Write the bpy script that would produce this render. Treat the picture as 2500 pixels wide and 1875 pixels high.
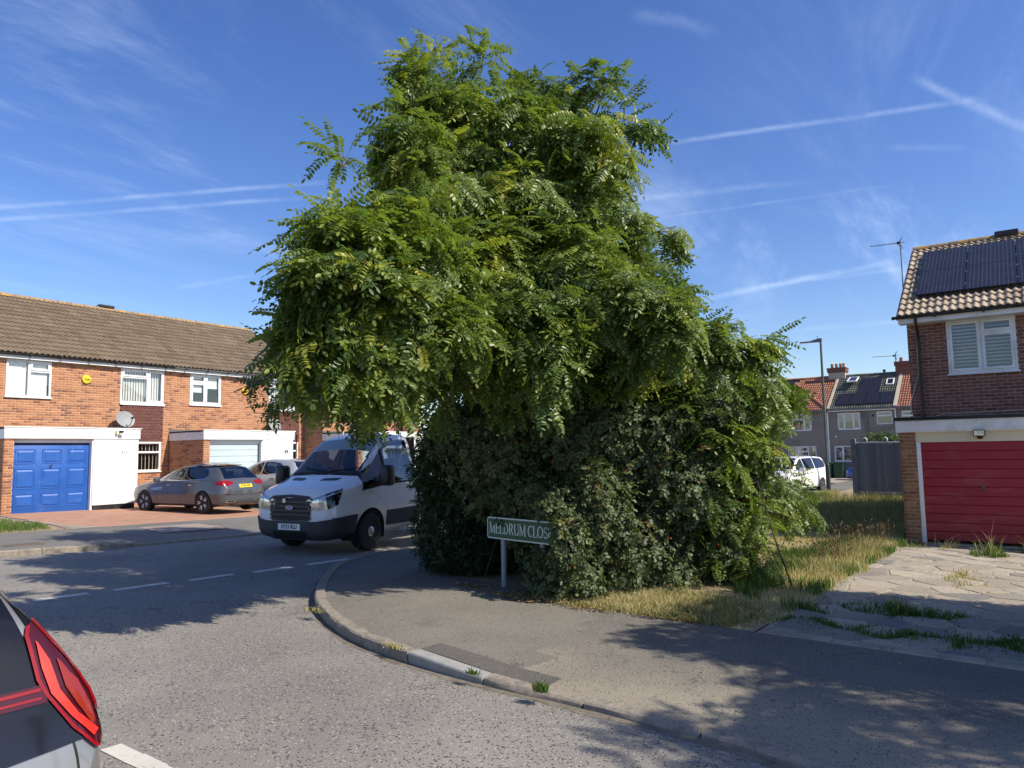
import bpy, bmesh, math, random
import numpy as np
from mathutils import Vector, Matrix
from mathutils.bvhtree import BVHTree
random.seed(7)
rng = np.random.default_rng(7)
scene = bpy.context.scene
for o in list(bpy.data.objects):
    bpy.data.objects.remove(o)
COL = scene.collection
R = math.radians

# ------------------------------------------------------------------ camera
EYE = Vector((0.0, 0.0, 1.65))
cam_d = bpy.data.cameras.new('camera')
cam = bpy.data.objects.new('camera', cam_d)
COL.objects.link(cam)
CR = Matrix(((0.5793112, -0.0657584, -0.8124496),
             (-0.8149548, -0.0659510, -0.5757596),
             (-0.0157208, 0.9956537, -0.0917963)))
cam.matrix_world = Matrix.Translation(EYE) @ CR.to_4x4()
cam_d.sensor_width = 36.0
cam_d.lens = 25.7084
cam_d.clip_start = 0.05
cam_d.clip_end = 3000
scene.camera = cam

# ------------------------------------------------------------------ sun, exposure
SUN_EL = R(42.0)
LH = Vector((-0.17, 0.985, 0)).normalized()          # the way the light travels over the ground
LDIR = Vector((LH.x*math.cos(SUN_EL), LH.y*math.cos(SUN_EL), -math.sin(SUN_EL)))
sun_d = bpy.data.lights.new('sun', 'SUN')
sun_d.energy = 4.7
sun_d.angle = R(0.53)
sun_d.color = (1.0, 0.91, 0.77)
sun = bpy.data.objects.new('sun', sun_d)
COL.objects.link(sun)
sun.rotation_euler = LDIR.to_track_quat('-Z', 'Y').to_euler()
sun.location = (0, -20, 40)
vs = scene.view_settings
scene.display_settings.display_device = 'sRGB'
vs.view_transform = 'Standard'
vs.look = 'None'
vs.exposure = 0.50
vs.gamma = 1.0
vs.use_curve_mapping = False
cy = scene.cycles
cy.max_bounces = 8
cy.transparent_max_bounces = 16
cy.sample_clamp_indirect = 6.0

# ------------------------------------------------------------------ world
world = bpy.data.worlds.new('World')
scene.world = world
world.use_nodes = True
wt = world.node_tree
wt.nodes.clear()
def wn(t, **k):
    n = wt.nodes.new(t)
    for a, b in k.items(): setattr(n, a, b)
    return n
def wl(a, b): wt.links.new(a, b)
def wmath(op, a, b=None, clamp=False):
    n = wn('ShaderNodeMath', operation=op); n.use_clamp = clamp
    for i, x in enumerate((a, b)):
        if x is None: continue
        if isinstance(x, (int, float)): n.inputs[i].default_value = x
        else: wl(x, n.inputs[i])
    return n.outputs[0]
def wdot(a, vec):
    n = wn('ShaderNodeVectorMath', operation='DOT_PRODUCT')
    wl(a, n.inputs[0]); n.inputs[1].default_value = vec
    return n.outputs['Value']
def wmap(x, a, b, c, d):
    n = wn('ShaderNodeMapRange', interpolation_type='SMOOTHSTEP')
    wl(x, n.inputs[0])
    for i, q in enumerate((a, b, c, d)): n.inputs[i+1].default_value = q
    return n.outputs[0]
sky = wn('ShaderNodeTexSky', sky_type='NISHITA')
sky.sun_disc = False
sky.sun_elevation = SUN_EL
sky.sun_rotation = math.atan2(-LDIR.x, -LDIR.y)
sky.altitude = 50
sky.air_density = 1.0
sky.dust_density = 0.6
sky.ozone_density = 2.6
tc = wn('ShaderNodeTexCoord')
DIR = tc.outputs['Generated']
sep = wn('ShaderNodeSeparateXYZ'); wl(DIR, sep.inputs[0])
# flat-sheet coordinates of the high cloud layer, so cirrus thins out with perspective
zz = wmath('ADD', wmath('MAXIMUM', sep.outputs['Z'], 0.0), 0.12)
cx_ = wmath('DIVIDE', sep.outputs['X'], zz)
cy_ = wmath('DIVIDE', sep.outputs['Y'], zz)
comb = wn('ShaderNodeCombineXYZ'); wl(cx_, comb.inputs[0]); wl(cy_, comb.inputs[1])
mp = wn('ShaderNodeMapping'); wl(comb.outputs[0], mp.inputs[0])
mp.inputs['Rotation'].default_value = (0, 0, R(-95)); mp.inputs['Location'].default_value = (5.1, 1.3, 0)
mp.inputs['Scale'].default_value = (0.55, 1.9, 1)
n1 = wn('ShaderNodeTexNoise'); wl(mp.outputs[0], n1.inputs['Vector'])
n1.inputs['Scale'].default_value = 1.25; n1.inputs['Detail'].default_value = 14; n1.inputs['Roughness'].default_value = 0.68; n1.inputs['Distortion'].default_value = 0.5
n2 = wn('ShaderNodeTexNoise'); wl(comb.outputs[0], n2.inputs['Vector'])
n2.inputs['Scale'].default_value = 0.55; n2.inputs['Detail'].default_value = 3
cir = wmath('MULTIPLY', wmap(n1.outputs[0], 0.45, 0.82, 0, 1), wmap(n2.outputs[0], 0.40, 0.66, 0.10, 1))
cir = wmath('MULTIPLY', cir, 0.55)
n3 = wn('ShaderNodeTexNoise'); wl(DIR, n3.inputs['Vector'])
n3.inputs['Scale'].default_value = 9; n3.inputs['Detail'].default_value = 6; n3.inputs['Roughness'].default_value = 0.7
def trail(d0, d1, w, amp, wob=0.004):
    d0 = Vector(d0).normalized(); d1 = Vector(d1).normalized()
    n = d0.cross(d1).normalized(); mid = (d0+d1).normalized(); t = n.cross(mid).normalized()
    half = abs(d1.dot(t))
    a = wdot(DIR, n)
    a = wmath('ADD', a, wmath('MULTIPLY', wmath('SUBTRACT', n3.outputs[0], 0.5), wob))
    a = wmath('POWER', wmap(wmath('ABSOLUTE', a), 0.0, w*1.35, 1, 0), 1.4)
    b = wmap(wmath('ABSOLUTE', wdot(DIR, t)), half*0.55, half*1.05, 1, 0)
    f = wmap(wdot(DIR, mid), 0.0, 0.2, 0, 1)
    m = wmap(n3.outputs[0], 0.32, 0.66, 0.15, 0.8)
    return wmath('MULTIPLY', wmath('MULTIPLY', a, b), wmath('MULTIPLY', wmath('MULTIPLY', f, m), amp))
TRAILS = [((0.2077, 0.9473, 0.2439), (0.6453, 0.6768, 0.3543), 0.0045, 0.42, 0.003),
          ((0.2088, 0.9499, 0.2327), (0.6413, 0.6897, 0.3363), 0.0042, 0.36, 0.003),
          ((0.837, 0.3877, 0.3862), (0.9273, 0.0089, 0.3742), 0.005, 0.42, 0.005),
          ((0.9058, 0.0886, 0.4143), (0.9506, -0.0588, 0.3047), 0.008, 0.5, 0.01),
          ((0.8362, 0.4429, 0.3233), (0.9296, 0.1766, 0.3237), 0.006, 0.22, 0.01),
          ((0.9117, 0.3633, 0.1916), (0.9695, 0.1078, 0.2202), 0.006, 0.4, 0.008),
          ((0.9331, 0.2959, 0.2044), (0.9737, 0.0896, 0.2097), 0.004, 0.2, 0.008),
          ((0.4808, 0.8526, 0.2047), (0.5765, 0.7822, 0.2361), 0.005, 0.22, 0.006),
          ((0.7678, 0.3681, 0.5244), (0.8265, 0.2703, 0.4938), 0.014, 0.16, 0.03),
          ((0.8667, 0.3983, 0.3002), (0.947, 0.1001, 0.3054), 0.003, 0.25, 0.003),
          ((0.9577, 0.247, 0.1476), (0.9844, 0.0943, 0.1482), 0.005, 0.2, 0.006),
          ((0.9293, 0.1244, 0.3477), (0.9437, 0.034, 0.3291), 0.006, 0.15, 0.01)]
tot = cir
for tr in TRAILS:
    tot = wmath('ADD', tot, trail(tr[0], tr[1], tr[2]*0.85, tr[3]*0.55, tr[4]*1.6))
tot = wmath('MINIMUM', tot, 0.85)
mix = wn('ShaderNodeMix', data_type='RGBA')
wl(tot, mix.inputs[0])
gam = wn('ShaderNodeHueSaturation'); wl(sky.outputs[0], gam.inputs['Color'])
gam.inputs['Saturation'].default_value = 1.24; gam.inputs['Value'].default_value = 1.0; gam.inputs['Hue'].default_value = 0.516
wl(gam.outputs[0], mix.inputs[6])
mix.inputs[7].default_value = (6.3, 7.2, 8.6, 1)
bg = wn('ShaderNodeBackground'); bg.inputs[1].default_value = 0.125
wl(mix.outputs[2], bg.inputs[0])
out = wn('ShaderNodeOutputWorld'); wl(bg.outputs[0], out.inputs[0])

# ------------------------------------------------------------------ ground height (metres, gentle cross fall)
def clampf(a, lo, hi): return lo if a < lo else hi if a > hi else a
def gz(x, y):
    return -0.0216*clampf(x, -25, 29) + 0.0165*clampf(y, -30, 32)
def bank(x, y):                                       # the grass bank rises to the garden fence
    return 0.40*math.exp(-((x-28.2)/4.6)**2-((y-3.0)/2.7)**2)
def gv(x, y): return gz(x, y)+bank(x, y)

# ------------------------------------------------------------------ scene graph helpers
def link(o, parent=None):
    COL.objects.link(o)
    if parent is not None: o.parent = parent
    return o
def tag(o, label=None, cat=None, group=None, kind=None):
    if label: o['label'] = label
    if cat: o['category'] = cat
    if group: o['group'] = group
    if kind: o['kind'] = kind
    return o
def thing(name, label, cat, loc=(0, 0, 0), rotz=0.0, group=None):
    o = bpy.data.objects.new(name, None); COL.objects.link(o)
    o.location = loc; o.rotation_euler = (0, 0, rotz); o.empty_display_size = 0.2
    return tag(o, label, cat, group)
def obj(name, me, parent=None, loc=None, rot=None, scale=None, kind=None):
    o = bpy.data.objects.new(name, me); link(o, parent)
    if loc is not None: o.location = loc
    if rot is not None: o.rotation_euler = rot
    if scale is not None: o.scale = scale
    if kind: o['kind'] = kind
    return o

class MB:
    """collects faces of one part"""
    def __init__(s): s.v = []; s.f = []; s.m = []
    def add(s, vs, fs, mi=0):
        k = len(s.v); s.v.extend([tuple(p) for p in vs])
        s.f.extend([tuple(i+k for i in f) for f in fs]); s.m.extend([mi]*len(fs)); return s
    def box(s, x0, x1, y0, y1, z0, z1, mi=0):
        return s.add([(x0,y0,z0),(x1,y0,z0),(x1,y1,z0),(x0,y1,z0),(x0,y0,z1),(x1,y0,z1),(x1,y1,z1),(x0,y1,z1)],
                     [(0,3,2,1),(4,5,6,7),(0,1,5,4),(1,2,6,5),(2,3,7,6),(3,0,4,7)], mi)
    def cbox(s, x0, x1, y0, y1, z0, z1, c, mi=0):
        """box with every edge chamfered by c"""
        bm = bmesh.new()
        bmesh.ops.create_cube(bm, size=1)
        for v in bm.verts:
            v.co = Vector(((x0+x1)/2+v.co.x*(x1-x0), (y0+y1)/2+v.co.y*(y1-y0), (z0+z1)/2+v.co.z*(z1-z0)))
        bmesh.ops.bevel(bm, geom=list(bm.edges), offset=c, segments=2, affect='EDGES', profile=0.5)
        bm.verts.index_update()
        s.add([v.co[:] for v in bm.verts], [[v.index for v in f.verts] for f in bm.faces], mi); bm.free(); return s
    def quad(s, a, b, c, d, mi=0): return s.add([a,b,c,d], [(0,1,2,3)], mi)
    def bar(s, p0, p1, w, h, mi=0, up=(0,0,1)):
        p0 = Vector(p0); p1 = Vector(p1); d = (p1-p0).normalized(); u = Vector(up)
        a = d.cross(u)
        if a.length < 1e-5: a = d.cross(Vector((1,0,0)))
        a.normalize(); b = a.cross(d).normalized(); vs = []
        for p in (p0, p1):
            for i, j in ((-1,-1),(1,-1),(1,1),(-1,1)): vs.append(p+a*w*0.5*i+b*h*0.5*j)
        return s.add(vs, [(0,1,2,3),(7,6,5,4),(0,4,5,1),(1,5,6,2),(2,6,7,3),(3,7,4,0)], mi)
    def tube(s, path, r, n=8, mi=0, caps=True):
        P = [Vector(p) for p in path]; rr = r if isinstance(r, (list, tuple)) else [r]*len(P)
        vs = []; prev = None
        for i, p in enumerate(P):
            d = (P[min(i+1, len(P)-1)]-P[max(i-1, 0)]).normalized()
            if prev is None:
                a = d.cross(Vector((0,0,1)))
                if a.length < 1e-3: a = d.cross(Vector((1,0,0)))
            else: a = prev-d*prev.dot(d)
            a.normalize(); b = d.cross(a); prev = a
            for k in range(n):
                t = 2*math.pi*k/n; vs.append(p+(a*math.cos(t)+b*math.sin(t))*rr[i])
        fs = [(i*n+k, i*n+(k+1) % n, (i+1)*n+(k+1) % n, (i+1)*n+k) for i in range(len(P)-1) for k in range(n)]
        if caps: fs += [tuple(range(n-1, -1, -1)), tuple((len(P)-1)*n+k for k in range(n))]
        return s.add(vs, fs, mi)
    def lathe(s, prof, n=24, mi=0, axis='z', c=(0,0,0), caps=True):
        vs = []
        for r_, h in prof:
            for k in range(n):
                t = 2*math.pi*k/n; a, b = r_*math.cos(t), r_*math.sin(t)
                vs.append({'z': (c[0]+a, c[1]+b, c[2]+h), 'x': (c[0]+h, c[1]+a, c[2]+b), 'y': (c[0]+b, c[1]+h, c[2]+a)}[axis])
        m = len(prof)
        fs = [(i*n+k, i*n+(k+1) % n, (i+1)*n+(k+1) % n, (i+1)*n+k) for i in range(m-1) for k in range(n)]
        if caps: fs += [tuple(range(n-1, -1, -1)), tuple((m-1)*n+k for k in range(n))]
        return s.add(vs, fs, mi)
    def prism(s, pts, y0, y1, mi=0, plane='xz'):
        """extrude a 2D outline"""
        n = len(pts); f = (lambda p, y: (p[0], y, p[1])) if plane == 'xz' else (lambda p, y: (p[0], p[1], y)) if plane == 'xy' else (lambda p, y: (y, p[0], p[1]))
        vs = [f(p, y0) for p in pts]+[f(p, y1) for p in pts]
        fs = [tuple(range(n)), tuple(range(2*n-1, n-1, -1))]+[(i, (i+1) % n, n+(i+1) % n, n+i) for i in range(n)]
        return s.add(vs, fs, mi)
    def mesh(s, name, mats, smooth=False, angle=None, fix=True):
        me = bpy.data.meshes.new(name); me.from_pydata(s.v, [], s.f)
        for m in (mats if isinstance(mats, (list, tuple)) else [mats]): me.materials.append(m)
        if len(me.materials) > 1: me.polygons.foreach_set('material_index', s.m)
        if fix:
            bm = bmesh.new(); bm.from_mesh(me); bmesh.ops.recalc_face_normals(bm, faces=bm.faces); bm.to_mesh(me); bm.free()
        if smooth:
            me.polygons.foreach_set('use_smooth', [True]*len(me.polygons))
            if angle: me.set_sharp_from_angle(angle=R(angle))
        me.update(); return me
    def build(s, name, mats, parent=None, smooth=False, angle=None, kind=None, loc=None, rot=None, fix=True):
        return obj(name, s.mesh(name, mats, smooth, angle, fix), parent, loc, rot, None, kind)

def npmesh(name, V, F, mats, smooth=False, attrs=None, mi=None):
    """mesh straight from arrays: F is (m,3) or (m,4)"""
    V = np.ascontiguousarray(V, dtype=np.float32).reshape(-1, 3); F = np.ascontiguousarray(F, dtype=np.int32)
    me = bpy.data.meshes.new(name); m, k = F.shape
    me.vertices.add(len(V)); me.vertices.foreach_set('co', V.ravel())
    me.loops.add(m*k); me.loops.foreach_set('vertex_index', F.ravel())
    me.polygons.add(m); me.polygons.foreach_set('loop_start', np.arange(0, m*k, k, dtype=np.int32))
    if smooth: me.polygons.foreach_set('use_smooth', np.ones(m, dtype=bool))
    for mm in (mats if isinstance(mats, (list, tuple)) else [mats]): me.materials.append(mm)
    if mi is not None: me.polygons.foreach_set('material_index', np.asarray(mi, dtype=np.int32))
    for an, av in (attrs or {}).items():
        a = me.attributes.new(an, 'FLOAT', 'POINT'); a.data.foreach_set('value', np.asarray(av, dtype=np.float32))
    me.update(calc_edges=True); me.validate(); return me

def stamp(base_V, base_F, mats4, attrs=None):
    """repeat one small mesh under many 4x4 matrices -> arrays"""
    n = len(mats4); k = len(base_V)
    Vh = np.concatenate([base_V, np.ones((k, 1))], 1)
    V = np.einsum('nij,kj->nki', mats4, Vh)[:, :, :3].reshape(-1, 3)
    F = (base_F[None]+(np.arange(n)*k)[:, None, None]).reshape(-1, base_F.shape[1])
    return V, F

# ------------------------------------------------------------------ materials
def new_mat(name):
    m = bpy.data.materials.new(name); m.use_nodes = True; t = m.node_tree
    return m, t, t.nodes['Principled BSDF'], t.nodes['Material Output']
def nd(t, typ, **k):
    n = t.nodes.new(typ)
    for a, b in k.items(): setattr(n, a, b)
    return n
def rgba(c): return (c[0], c[1], c[2], 1)
def pos(t):
    g = nd(t, 'ShaderNodeNewGeometry'); return g.outputs['Position']
def noise(t, vec, scale, detail=4, rough=0.55, dist=0.0):
    n = nd(t, 'ShaderNodeTexNoise'); t.links.new(vec, n.inputs['Vector'])
    n.inputs['Scale'].default_value = scale; n.inputs['Detail'].default_value = detail
    n.inputs['Roughness'].default_value = rough; n.inputs['Distortion'].default_value = dist
    return n.outputs[0]
def ramp(t, fac, stops):
    n = nd(t, 'ShaderNodeValToRGB'); t.links.new(fac, n.inputs[0]); e = n.color_ramp.elements
    while len(e) < len(stops): e.new(0.5)
    for i, (p, c) in enumerate(stops): e[i].position = p; e[i].color = rgba(c) if len(c) == 3 else c
    return n.outputs[0]
def mixc(t, fac, a, b, mode='MIX'):
    n = nd(t, 'ShaderNodeMix', data_type='RGBA', blend_type=mode)
    for i, x in ((0, fac), (6, a), (7, b)):
        if isinstance(x, (int, float)): n.inputs[i].default_value = x
        elif isinstance(x, tuple): n.inputs[i].default_value = rgba(x)
        else: t.links.new(x, n.inputs[i])
    return n.outputs[2]
def mth(t, op, a, b=0.0):
    n = nd(t, 'ShaderNodeMath', operation=op)
    for i, x in enumerate((a, b)):
        if isinstance(x, (int, float)): n.inputs[i].default_value = x
        else: t.links.new(x, n.inputs[i])
    return n.outputs[0]
def bump(t, bs, h, strength=0.3, dist=0.01):
    n = nd(t, 'ShaderNodeBump'); n.inputs['Strength'].default_value = strength; n.inputs['Distance'].default_value = dist
    t.links.new(h, n.inputs['Height']); t.links.new(n.outputs[0], bs.inputs['Normal'])
def scale_vec(t, vec, s):
    n = nd(t, 'ShaderNodeMapping'); t.links.new(vec, n.inputs[0]); n.inputs['Scale'].default_value = s; return n.outputs[0]
def lin(r_, g, b):
    f = lambda c: (c/255/12.92 if c/255 <= 0.04045 else ((c/255+0.055)/1.055)**2.4)
    return (f(r_), f(g), f(b))
def M(name, c1, c2=None, scale=3.0, detail=5, rough=0.7, spec=0.4, metal=0.0, bstr=0.0, bscale=60, coat=0.0, lo=0.35, hi=0.65, grime=None, gscale=1.1):
    m, t, bs, _ = new_mat(name); P = pos(t)
    c = None
    if c2 is not None:
        c = ramp(t, noise(t, P, scale, detail, 0.6), [(lo, c1), (hi, c2)])
    if grime:
        g = noise(t, P, gscale, 7, 0.68)
        f = ramp(t, g, [(0.5, (0,0,0)), (0.72, (1,1,1))])
        c = mixc(t, f, c if c is not None else c1, grime)
    if c is not None: t.links.new(c, bs.inputs['Base Color'])
    else: bs.inputs['Base Color'].default_value = rgba(c1)
    bs.inputs['Roughness'].default_value = rough; bs.inputs['Metallic'].default_value = metal
    bs.inputs['Specular IOR Level'].default_value = spec; bs.inputs['Coat Weight'].default_value = coat
    if coat: bs.inputs['Coat Roughness'].default_value = 0.04
    if bstr: bump(t, bs, noise(t, P, bscale, 5, 0.6), bstr, 0.006)
    return m
def piece_mat(name, stops, rough=0.85, grain=None, bstr=0.5, bscale=90, lichen=None, lscale=3.0):
    """bricks, tiles, stones: every piece takes its own shade of the ramp"""
    m, t, bs, _ = new_mat(name); P = pos(t)
    oi = nd(t, 'ShaderNodeObjectInfo'); at = nd(t, 'ShaderNodeAttribute'); at.attribute_name = 'tint'
    f = mth(t, 'FRACT', mth(t, 'ADD', oi.outputs['Random'], at.outputs['Fac']))
    c = ramp(t, f, stops)
    g = noise(t, P, 38, 5, 0.65)
    k = grain or 0.35
    c = mixc(t, k, c, ramp(t, g, [(0.3, (0.25,0.25,0.25)), (0.7, (0.85,0.85,0.85))]), 'OVERLAY')
    if lichen:
        for col, sc, lo_, hi_ in lichen:
            q = ramp(t, noise(t, P, sc, 6, 0.7), [(lo_, (0,0,0)), (hi_, (1,1,1))])
            c = mixc(t, q, c, col)
    t.links.new(c, bs.inputs['Base Color']); bs.inputs['Roughness'].default_value = rough
    bs.inputs['Specular IOR Level'].default_value = 0.25
    bump(t, bs, noise(t, P, bscale, 5, 0.7), bstr, 0.004)
    return m
def glass_mat(name, tint=(0.5,0.55,0.55), refl=0.25, rough=0.01):
    m = bpy.data.materials.new(name); m.use_nodes = True; t = m.node_tree; t.nodes.clear()
    tr = nd(t, 'ShaderNodeBsdfTransparent'); tr.inputs[0].default_value = rgba(tint)
    gl = nd(t, 'ShaderNodeBsdfGlossy'); gl.inputs['Roughness'].default_value = rough; gl.inputs[0].default_value = (0.95,0.97,1,1)
    gm = nd(t, 'ShaderNodeNewGeometry'); dt_ = nd(t, 'ShaderNodeVectorMath', operation='DOT_PRODUCT')
    t.links.new(gm.outputs['Normal'], dt_.inputs[0]); t.links.new(gm.outputs['Incoming'], dt_.inputs[1])
    c_ = mth(t, 'SUBTRACT', 1.0, mth(t, 'ABSOLUTE', dt_.outputs['Value'])); fr_ = mth(t, 'ADD', mth(t, 'MULTIPLY', mth(t, 'POWER', c_, 5.0), 0.90), 0.08)
    mx = nd(t, 'ShaderNodeMixShader'); a = mth(t, 'ADD', fr_, refl*0.25)
    o = nd(t, 'ShaderNodeOutputMaterial')
    t.links.new(a, mx.inputs[0]); t.links.new(tr.outputs[0], mx.inputs[1]); t.links.new(gl.outputs[0], mx.inputs[2]); t.links.new(mx.outputs[0], o.inputs[0])
    return m
def leaf_mat(name, stops, trans=0.35, rough=0.5, spec=0.35):
    m = bpy.data.materials.new(name); m.use_nodes = True; t = m.node_tree; t.nodes.clear()
    oi = nd(t, 'ShaderNodeObjectInfo'); at = nd(t, 'ShaderNodeAttribute'); at.attribute_name = 'tint'
    has = mth(t, 'GREATER_THAN', at.outputs['Fac'], 0.0001)
    f = mth(t, 'ADD', mth(t, 'MULTIPLY', at.outputs['Fac'], has), mth(t, 'MULTIPLY', oi.outputs['Random'], mth(t, 'SUBTRACT', 1.0, has)))
    c = ramp(t, f, stops)
    c = mixc(t, 0.25, c, ramp(t, noise(t, pos(t), 25, 3), [(0.35, (0.3,0.3,0.3)), (0.65, (0.7,0.7,0.7))]), 'OVERLAY')
    bs = nd(t, 'ShaderNodeBsdfPrincipled'); t.links.new(c, bs.inputs['Base Color'])
    bs.inputs['Roughness'].default_value = rough; bs.inputs['Specular IOR Level'].default_value = spec
    tl = nd(t, 'ShaderNodeBsdfTranslucent'); ct = mixc(t, 1.0, c, (1.35,1.45,0.55), 'MULTIPLY'); t.links.new(ct, tl.inputs[0])
    mx = nd(t, 'ShaderNodeMixShader'); mx.inputs[0].default_value = trans
    o = nd(t, 'ShaderNodeOutputMaterial')
    t.links.new(bs.outputs[0], mx.inputs[1]); t.links.new(tl.outputs[0], mx.inputs[2]); t.links.new(mx.outputs[0], o.inputs[0])
    return m

MAT = {}
MAT['white_pvc'] = M('white_pvc', (0.78,0.79,0.79), (0.70,0.71,0.71), 1.5, rough=0.35, grime=(0.55,0.55,0.52), gscale=2.2)
MAT['white_paint'] = M('white_paint', (0.82,0.82,0.81), (0.76,0.76,0.74), 1.3, rough=0.6, bstr=0.15, bscale=25)
MAT['cream_paint'] = M('cream_paint', (0.72,0.64,0.47), (0.64,0.56,0.40), 2.0, rough=0.6)
MAT['black_pvc'] = M('black_pvc', (0.012,0.012,0.014), (0.03,0.03,0.032), 4, rough=0.4)
MAT['grey_pvc'] = M('grey_pvc', (0.12,0.125,0.13), (0.18,0.18,0.18), 4, rough=0.45)
MAT['black_rubber'] = M('black_rubber', (0.012,0.012,0.012), (0.022,0.022,0.022), 20, rough=0.75)
MAT['black_gloss'] = M('black_gloss', (0.006,0.006,0.007), rough=0.08, spec=0.6)
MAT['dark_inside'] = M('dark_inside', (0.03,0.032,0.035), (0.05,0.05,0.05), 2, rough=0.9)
MAT['felt_roof'] = M('felt_roof', (0.10,0.10,0.10), (0.16,0.155,0.15), 3, rough=0.9, bstr=0.3)
MAT['lead'] = M('lead', (0.20,0.22,0.23), (0.28,0.29,0.30), 4, rough=0.6)
MAT['mortar_tan'] = M('mortar_tan', (0.60,0.42,0.28), (0.52,0.365,0.245), 5, rough=0.95, bstr=0.4)
MAT['mortar_grey'] = M('mortar_grey', (0.52,0.42,0.36), (0.40,0.325,0.275), 5, rough=0.95, bstr=0.4)
MAT['brick_orange'] = piece_mat('brick_orange', [(0.0,(0.36,0.165,0.086)),(0.22,(0.43,0.215,0.115)),(0.5,(0.32,0.138,0.072)),(0.75,(0.40,0.195,0.102)),(0.86,(0.23,0.105,0.066)),(1.0,(0.18,0.085,0.058))], 0.9, 0.3)
MAT['brick_brown'] = piece_mat('brick_brown', [(0.0,(0.20,0.085,0.058)),(0.3,(0.155,0.068,0.050)),(0.6,(0.235,0.105,0.072)),(0.85,(0.125,0.058,0.046)),(1.0,(0.27,0.135,0.095))], 0.9, 0.4)
MAT['brick_buff'] = piece_mat('brick_buff', [(0.0,(0.27,0.14,0.075)),(0.3,(0.22,0.105,0.058)),(0.6,(0.32,0.175,0.095)),(0.85,(0.18,0.085,0.05)),(1.0,(0.35,0.20,0.115))], 0.9, 0.4)
MAT['tile_brown'] = piece_mat('tile_brown', [(0.0,(0.150,0.113,0.076)),(0.35,(0.180,0.138,0.094)),(0.7,(0.132,0.098,0.068)),(1.0,(0.20,0.155,0.108))], 0.95, 0.4,
    lichen=[((0.36,0.34,0.27), 11, 0.60, 0.70), ((0.10,0.085,0.06), 2.3, 0.58, 0.75)])
MAT['tile_weathered'] = piece_mat('tile_weathered', [(0.0,(0.33,0.27,0.20)),(0.35,(0.40,0.335,0.235)),(0.7,(0.28,0.215,0.165)),(1.0,(0.43,0.36,0.27))], 0.95, 0.45,
    lichen=[((0.10,0.08,0.065), 9, 0.56, 0.68), ((0.45,0.36,0.12), 5, 0.68, 0.78), ((0.22,0.13,0.10), 3.1, 0.55, 0.7)])
MAT['ridge_lichen'] = piece_mat('ridge_lichen', [(0.0,(0.28,0.20,0.12)),(1.0,(0.22,0.16,0.11))], 0.95, 0.4,
    lichen=[((0.46,0.27,0.06), 3.5, 0.50, 0.62), ((0.07,0.06,0.05), 5, 0.60, 0.7)])
MAT['tile_hung'] = piece_mat('tile_hung', [(0.0,(0.115,0.050,0.040)),(0.5,(0.135,0.060,0.048)),(1.0,(0.10,0.045,0.038))], 0.85, 0.3)
MAT['tile_orange'] = piece_mat('tile_orange', [(0.0,(0.36,0.15,0.085)),(0.4,(0.42,0.19,0.11)),(0.8,(0.30,0.125,0.08)),(1.0,(0.45,0.23,0.145))], 0.95, 0.4)
MAT['tile_grey'] = piece_mat('tile_grey', [(0.0,(0.10,0.105,0.085)),(0.4,(0.135,0.135,0.11)),(0.8,(0.075,0.078,0.068)),(1.0,(0.17,0.165,0.13))], 0.95, 0.4)
MAT['pebbledash'] = M('pebbledash', (0.205,0.175,0.148), (0.265,0.23,0.195), 14, rough=0.95, bstr=0.9, bscale=30, grime=(0.13,0.11,0.095), gscale=0.8)
MAT['render_beige'] = M('render_beige', (0.46,0.40,0.31), (0.38,0.33,0.26), 4, rough=0.9)
MAT['kerb'] = M('kerb', (0.31,0.27,0.22), (0.21,0.185,0.15), 25, rough=0.9, bstr=0.9, bscale=120, grime=(0.13,0.115,0.095), gscale=6)
MAT['kerb_new'] = M('kerb_new', (0.33,0.33,0.32), (0.26,0.26,0.25), 10, rough=0.85, bstr=0.35, bscale=150)
MAT['soil'] = M('soil', (0.20,0.155,0.09), (0.34,0.27,0.16), 6, 8, rough=1.0, bstr=1.0, bscale=30)
MAT['concrete'] = M('concrete', (0.36,0.31,0.245), (0.29,0.25,0.20), 3, 7, rough=0.95, bstr=0.5, bscale=60, grime=(0.16,0.14,0.11), gscale=2.4)
MAT['timber_grey'] = piece_mat('timber_grey', [(0.0,(0.175,0.172,0.176)),(0.3,(0.23,0.222,0.22)),(0.6,(0.145,0.145,0.152)),(0.8,(0.26,0.25,0.243)),(1.0,(0.19,0.186,0.19))], 0.9, 0.5, 0.5, 18)
MAT['bark'] = M('bark', (0.10,0.075,0.05), (0.055,0.042,0.03), 9, rough=0.95, bstr=1.0, bscale=30)
MAT['twig'] = M('twig', (0.20,0.15,0.09), (0.13,0.12,0.06), 9, rough=0.9)
MAT['galv'] = M('galv', (0.32,0.34,0.36), (0.25,0.27,0.29), 8, rough=0.55, metal=0.25)
MAT['lamp_green'] = M('lamp_green', (0.055,0.075,0.06), (0.08,0.10,0.085), 3, rough=0.5)
MAT['lamp_base'] = M('lamp_base', (0.012,0.022,0.018), (0.02,0.03,0.025), 3, rough=0.5)
MAT['chrome'] = M('chrome', (0.62,0.63,0.65), rough=0.15, metal=1.0)
MAT['alloy'] = M('alloy', (0.52,0.53,0.55), rough=0.28, metal=0.9)
MAT['glass_house'] = glass_mat('glass_house', (0.90,0.93,0.93), 0.12)
MAT['glass_far'] = glass_mat('glass_far', (0.45,0.5,0.5), 0.3)
MAT['glass_car'] = glass_mat('glass_car', (0.22,0.25,0.26), 0.25)
MAT['glass_van'] = glass_mat('glass_van', (0.55,0.60,0.60), 0.0)
MAT['blind_white'] = M('blind_white', (0.72,0.72,0.68), (0.62,0.62,0.58), 3, rough=0.8)
MAT['blind_cream'] = M('blind_cream', (0.62,0.60,0.50), (0.54,0.53,0.45), 3, rough=0.8)
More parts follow.
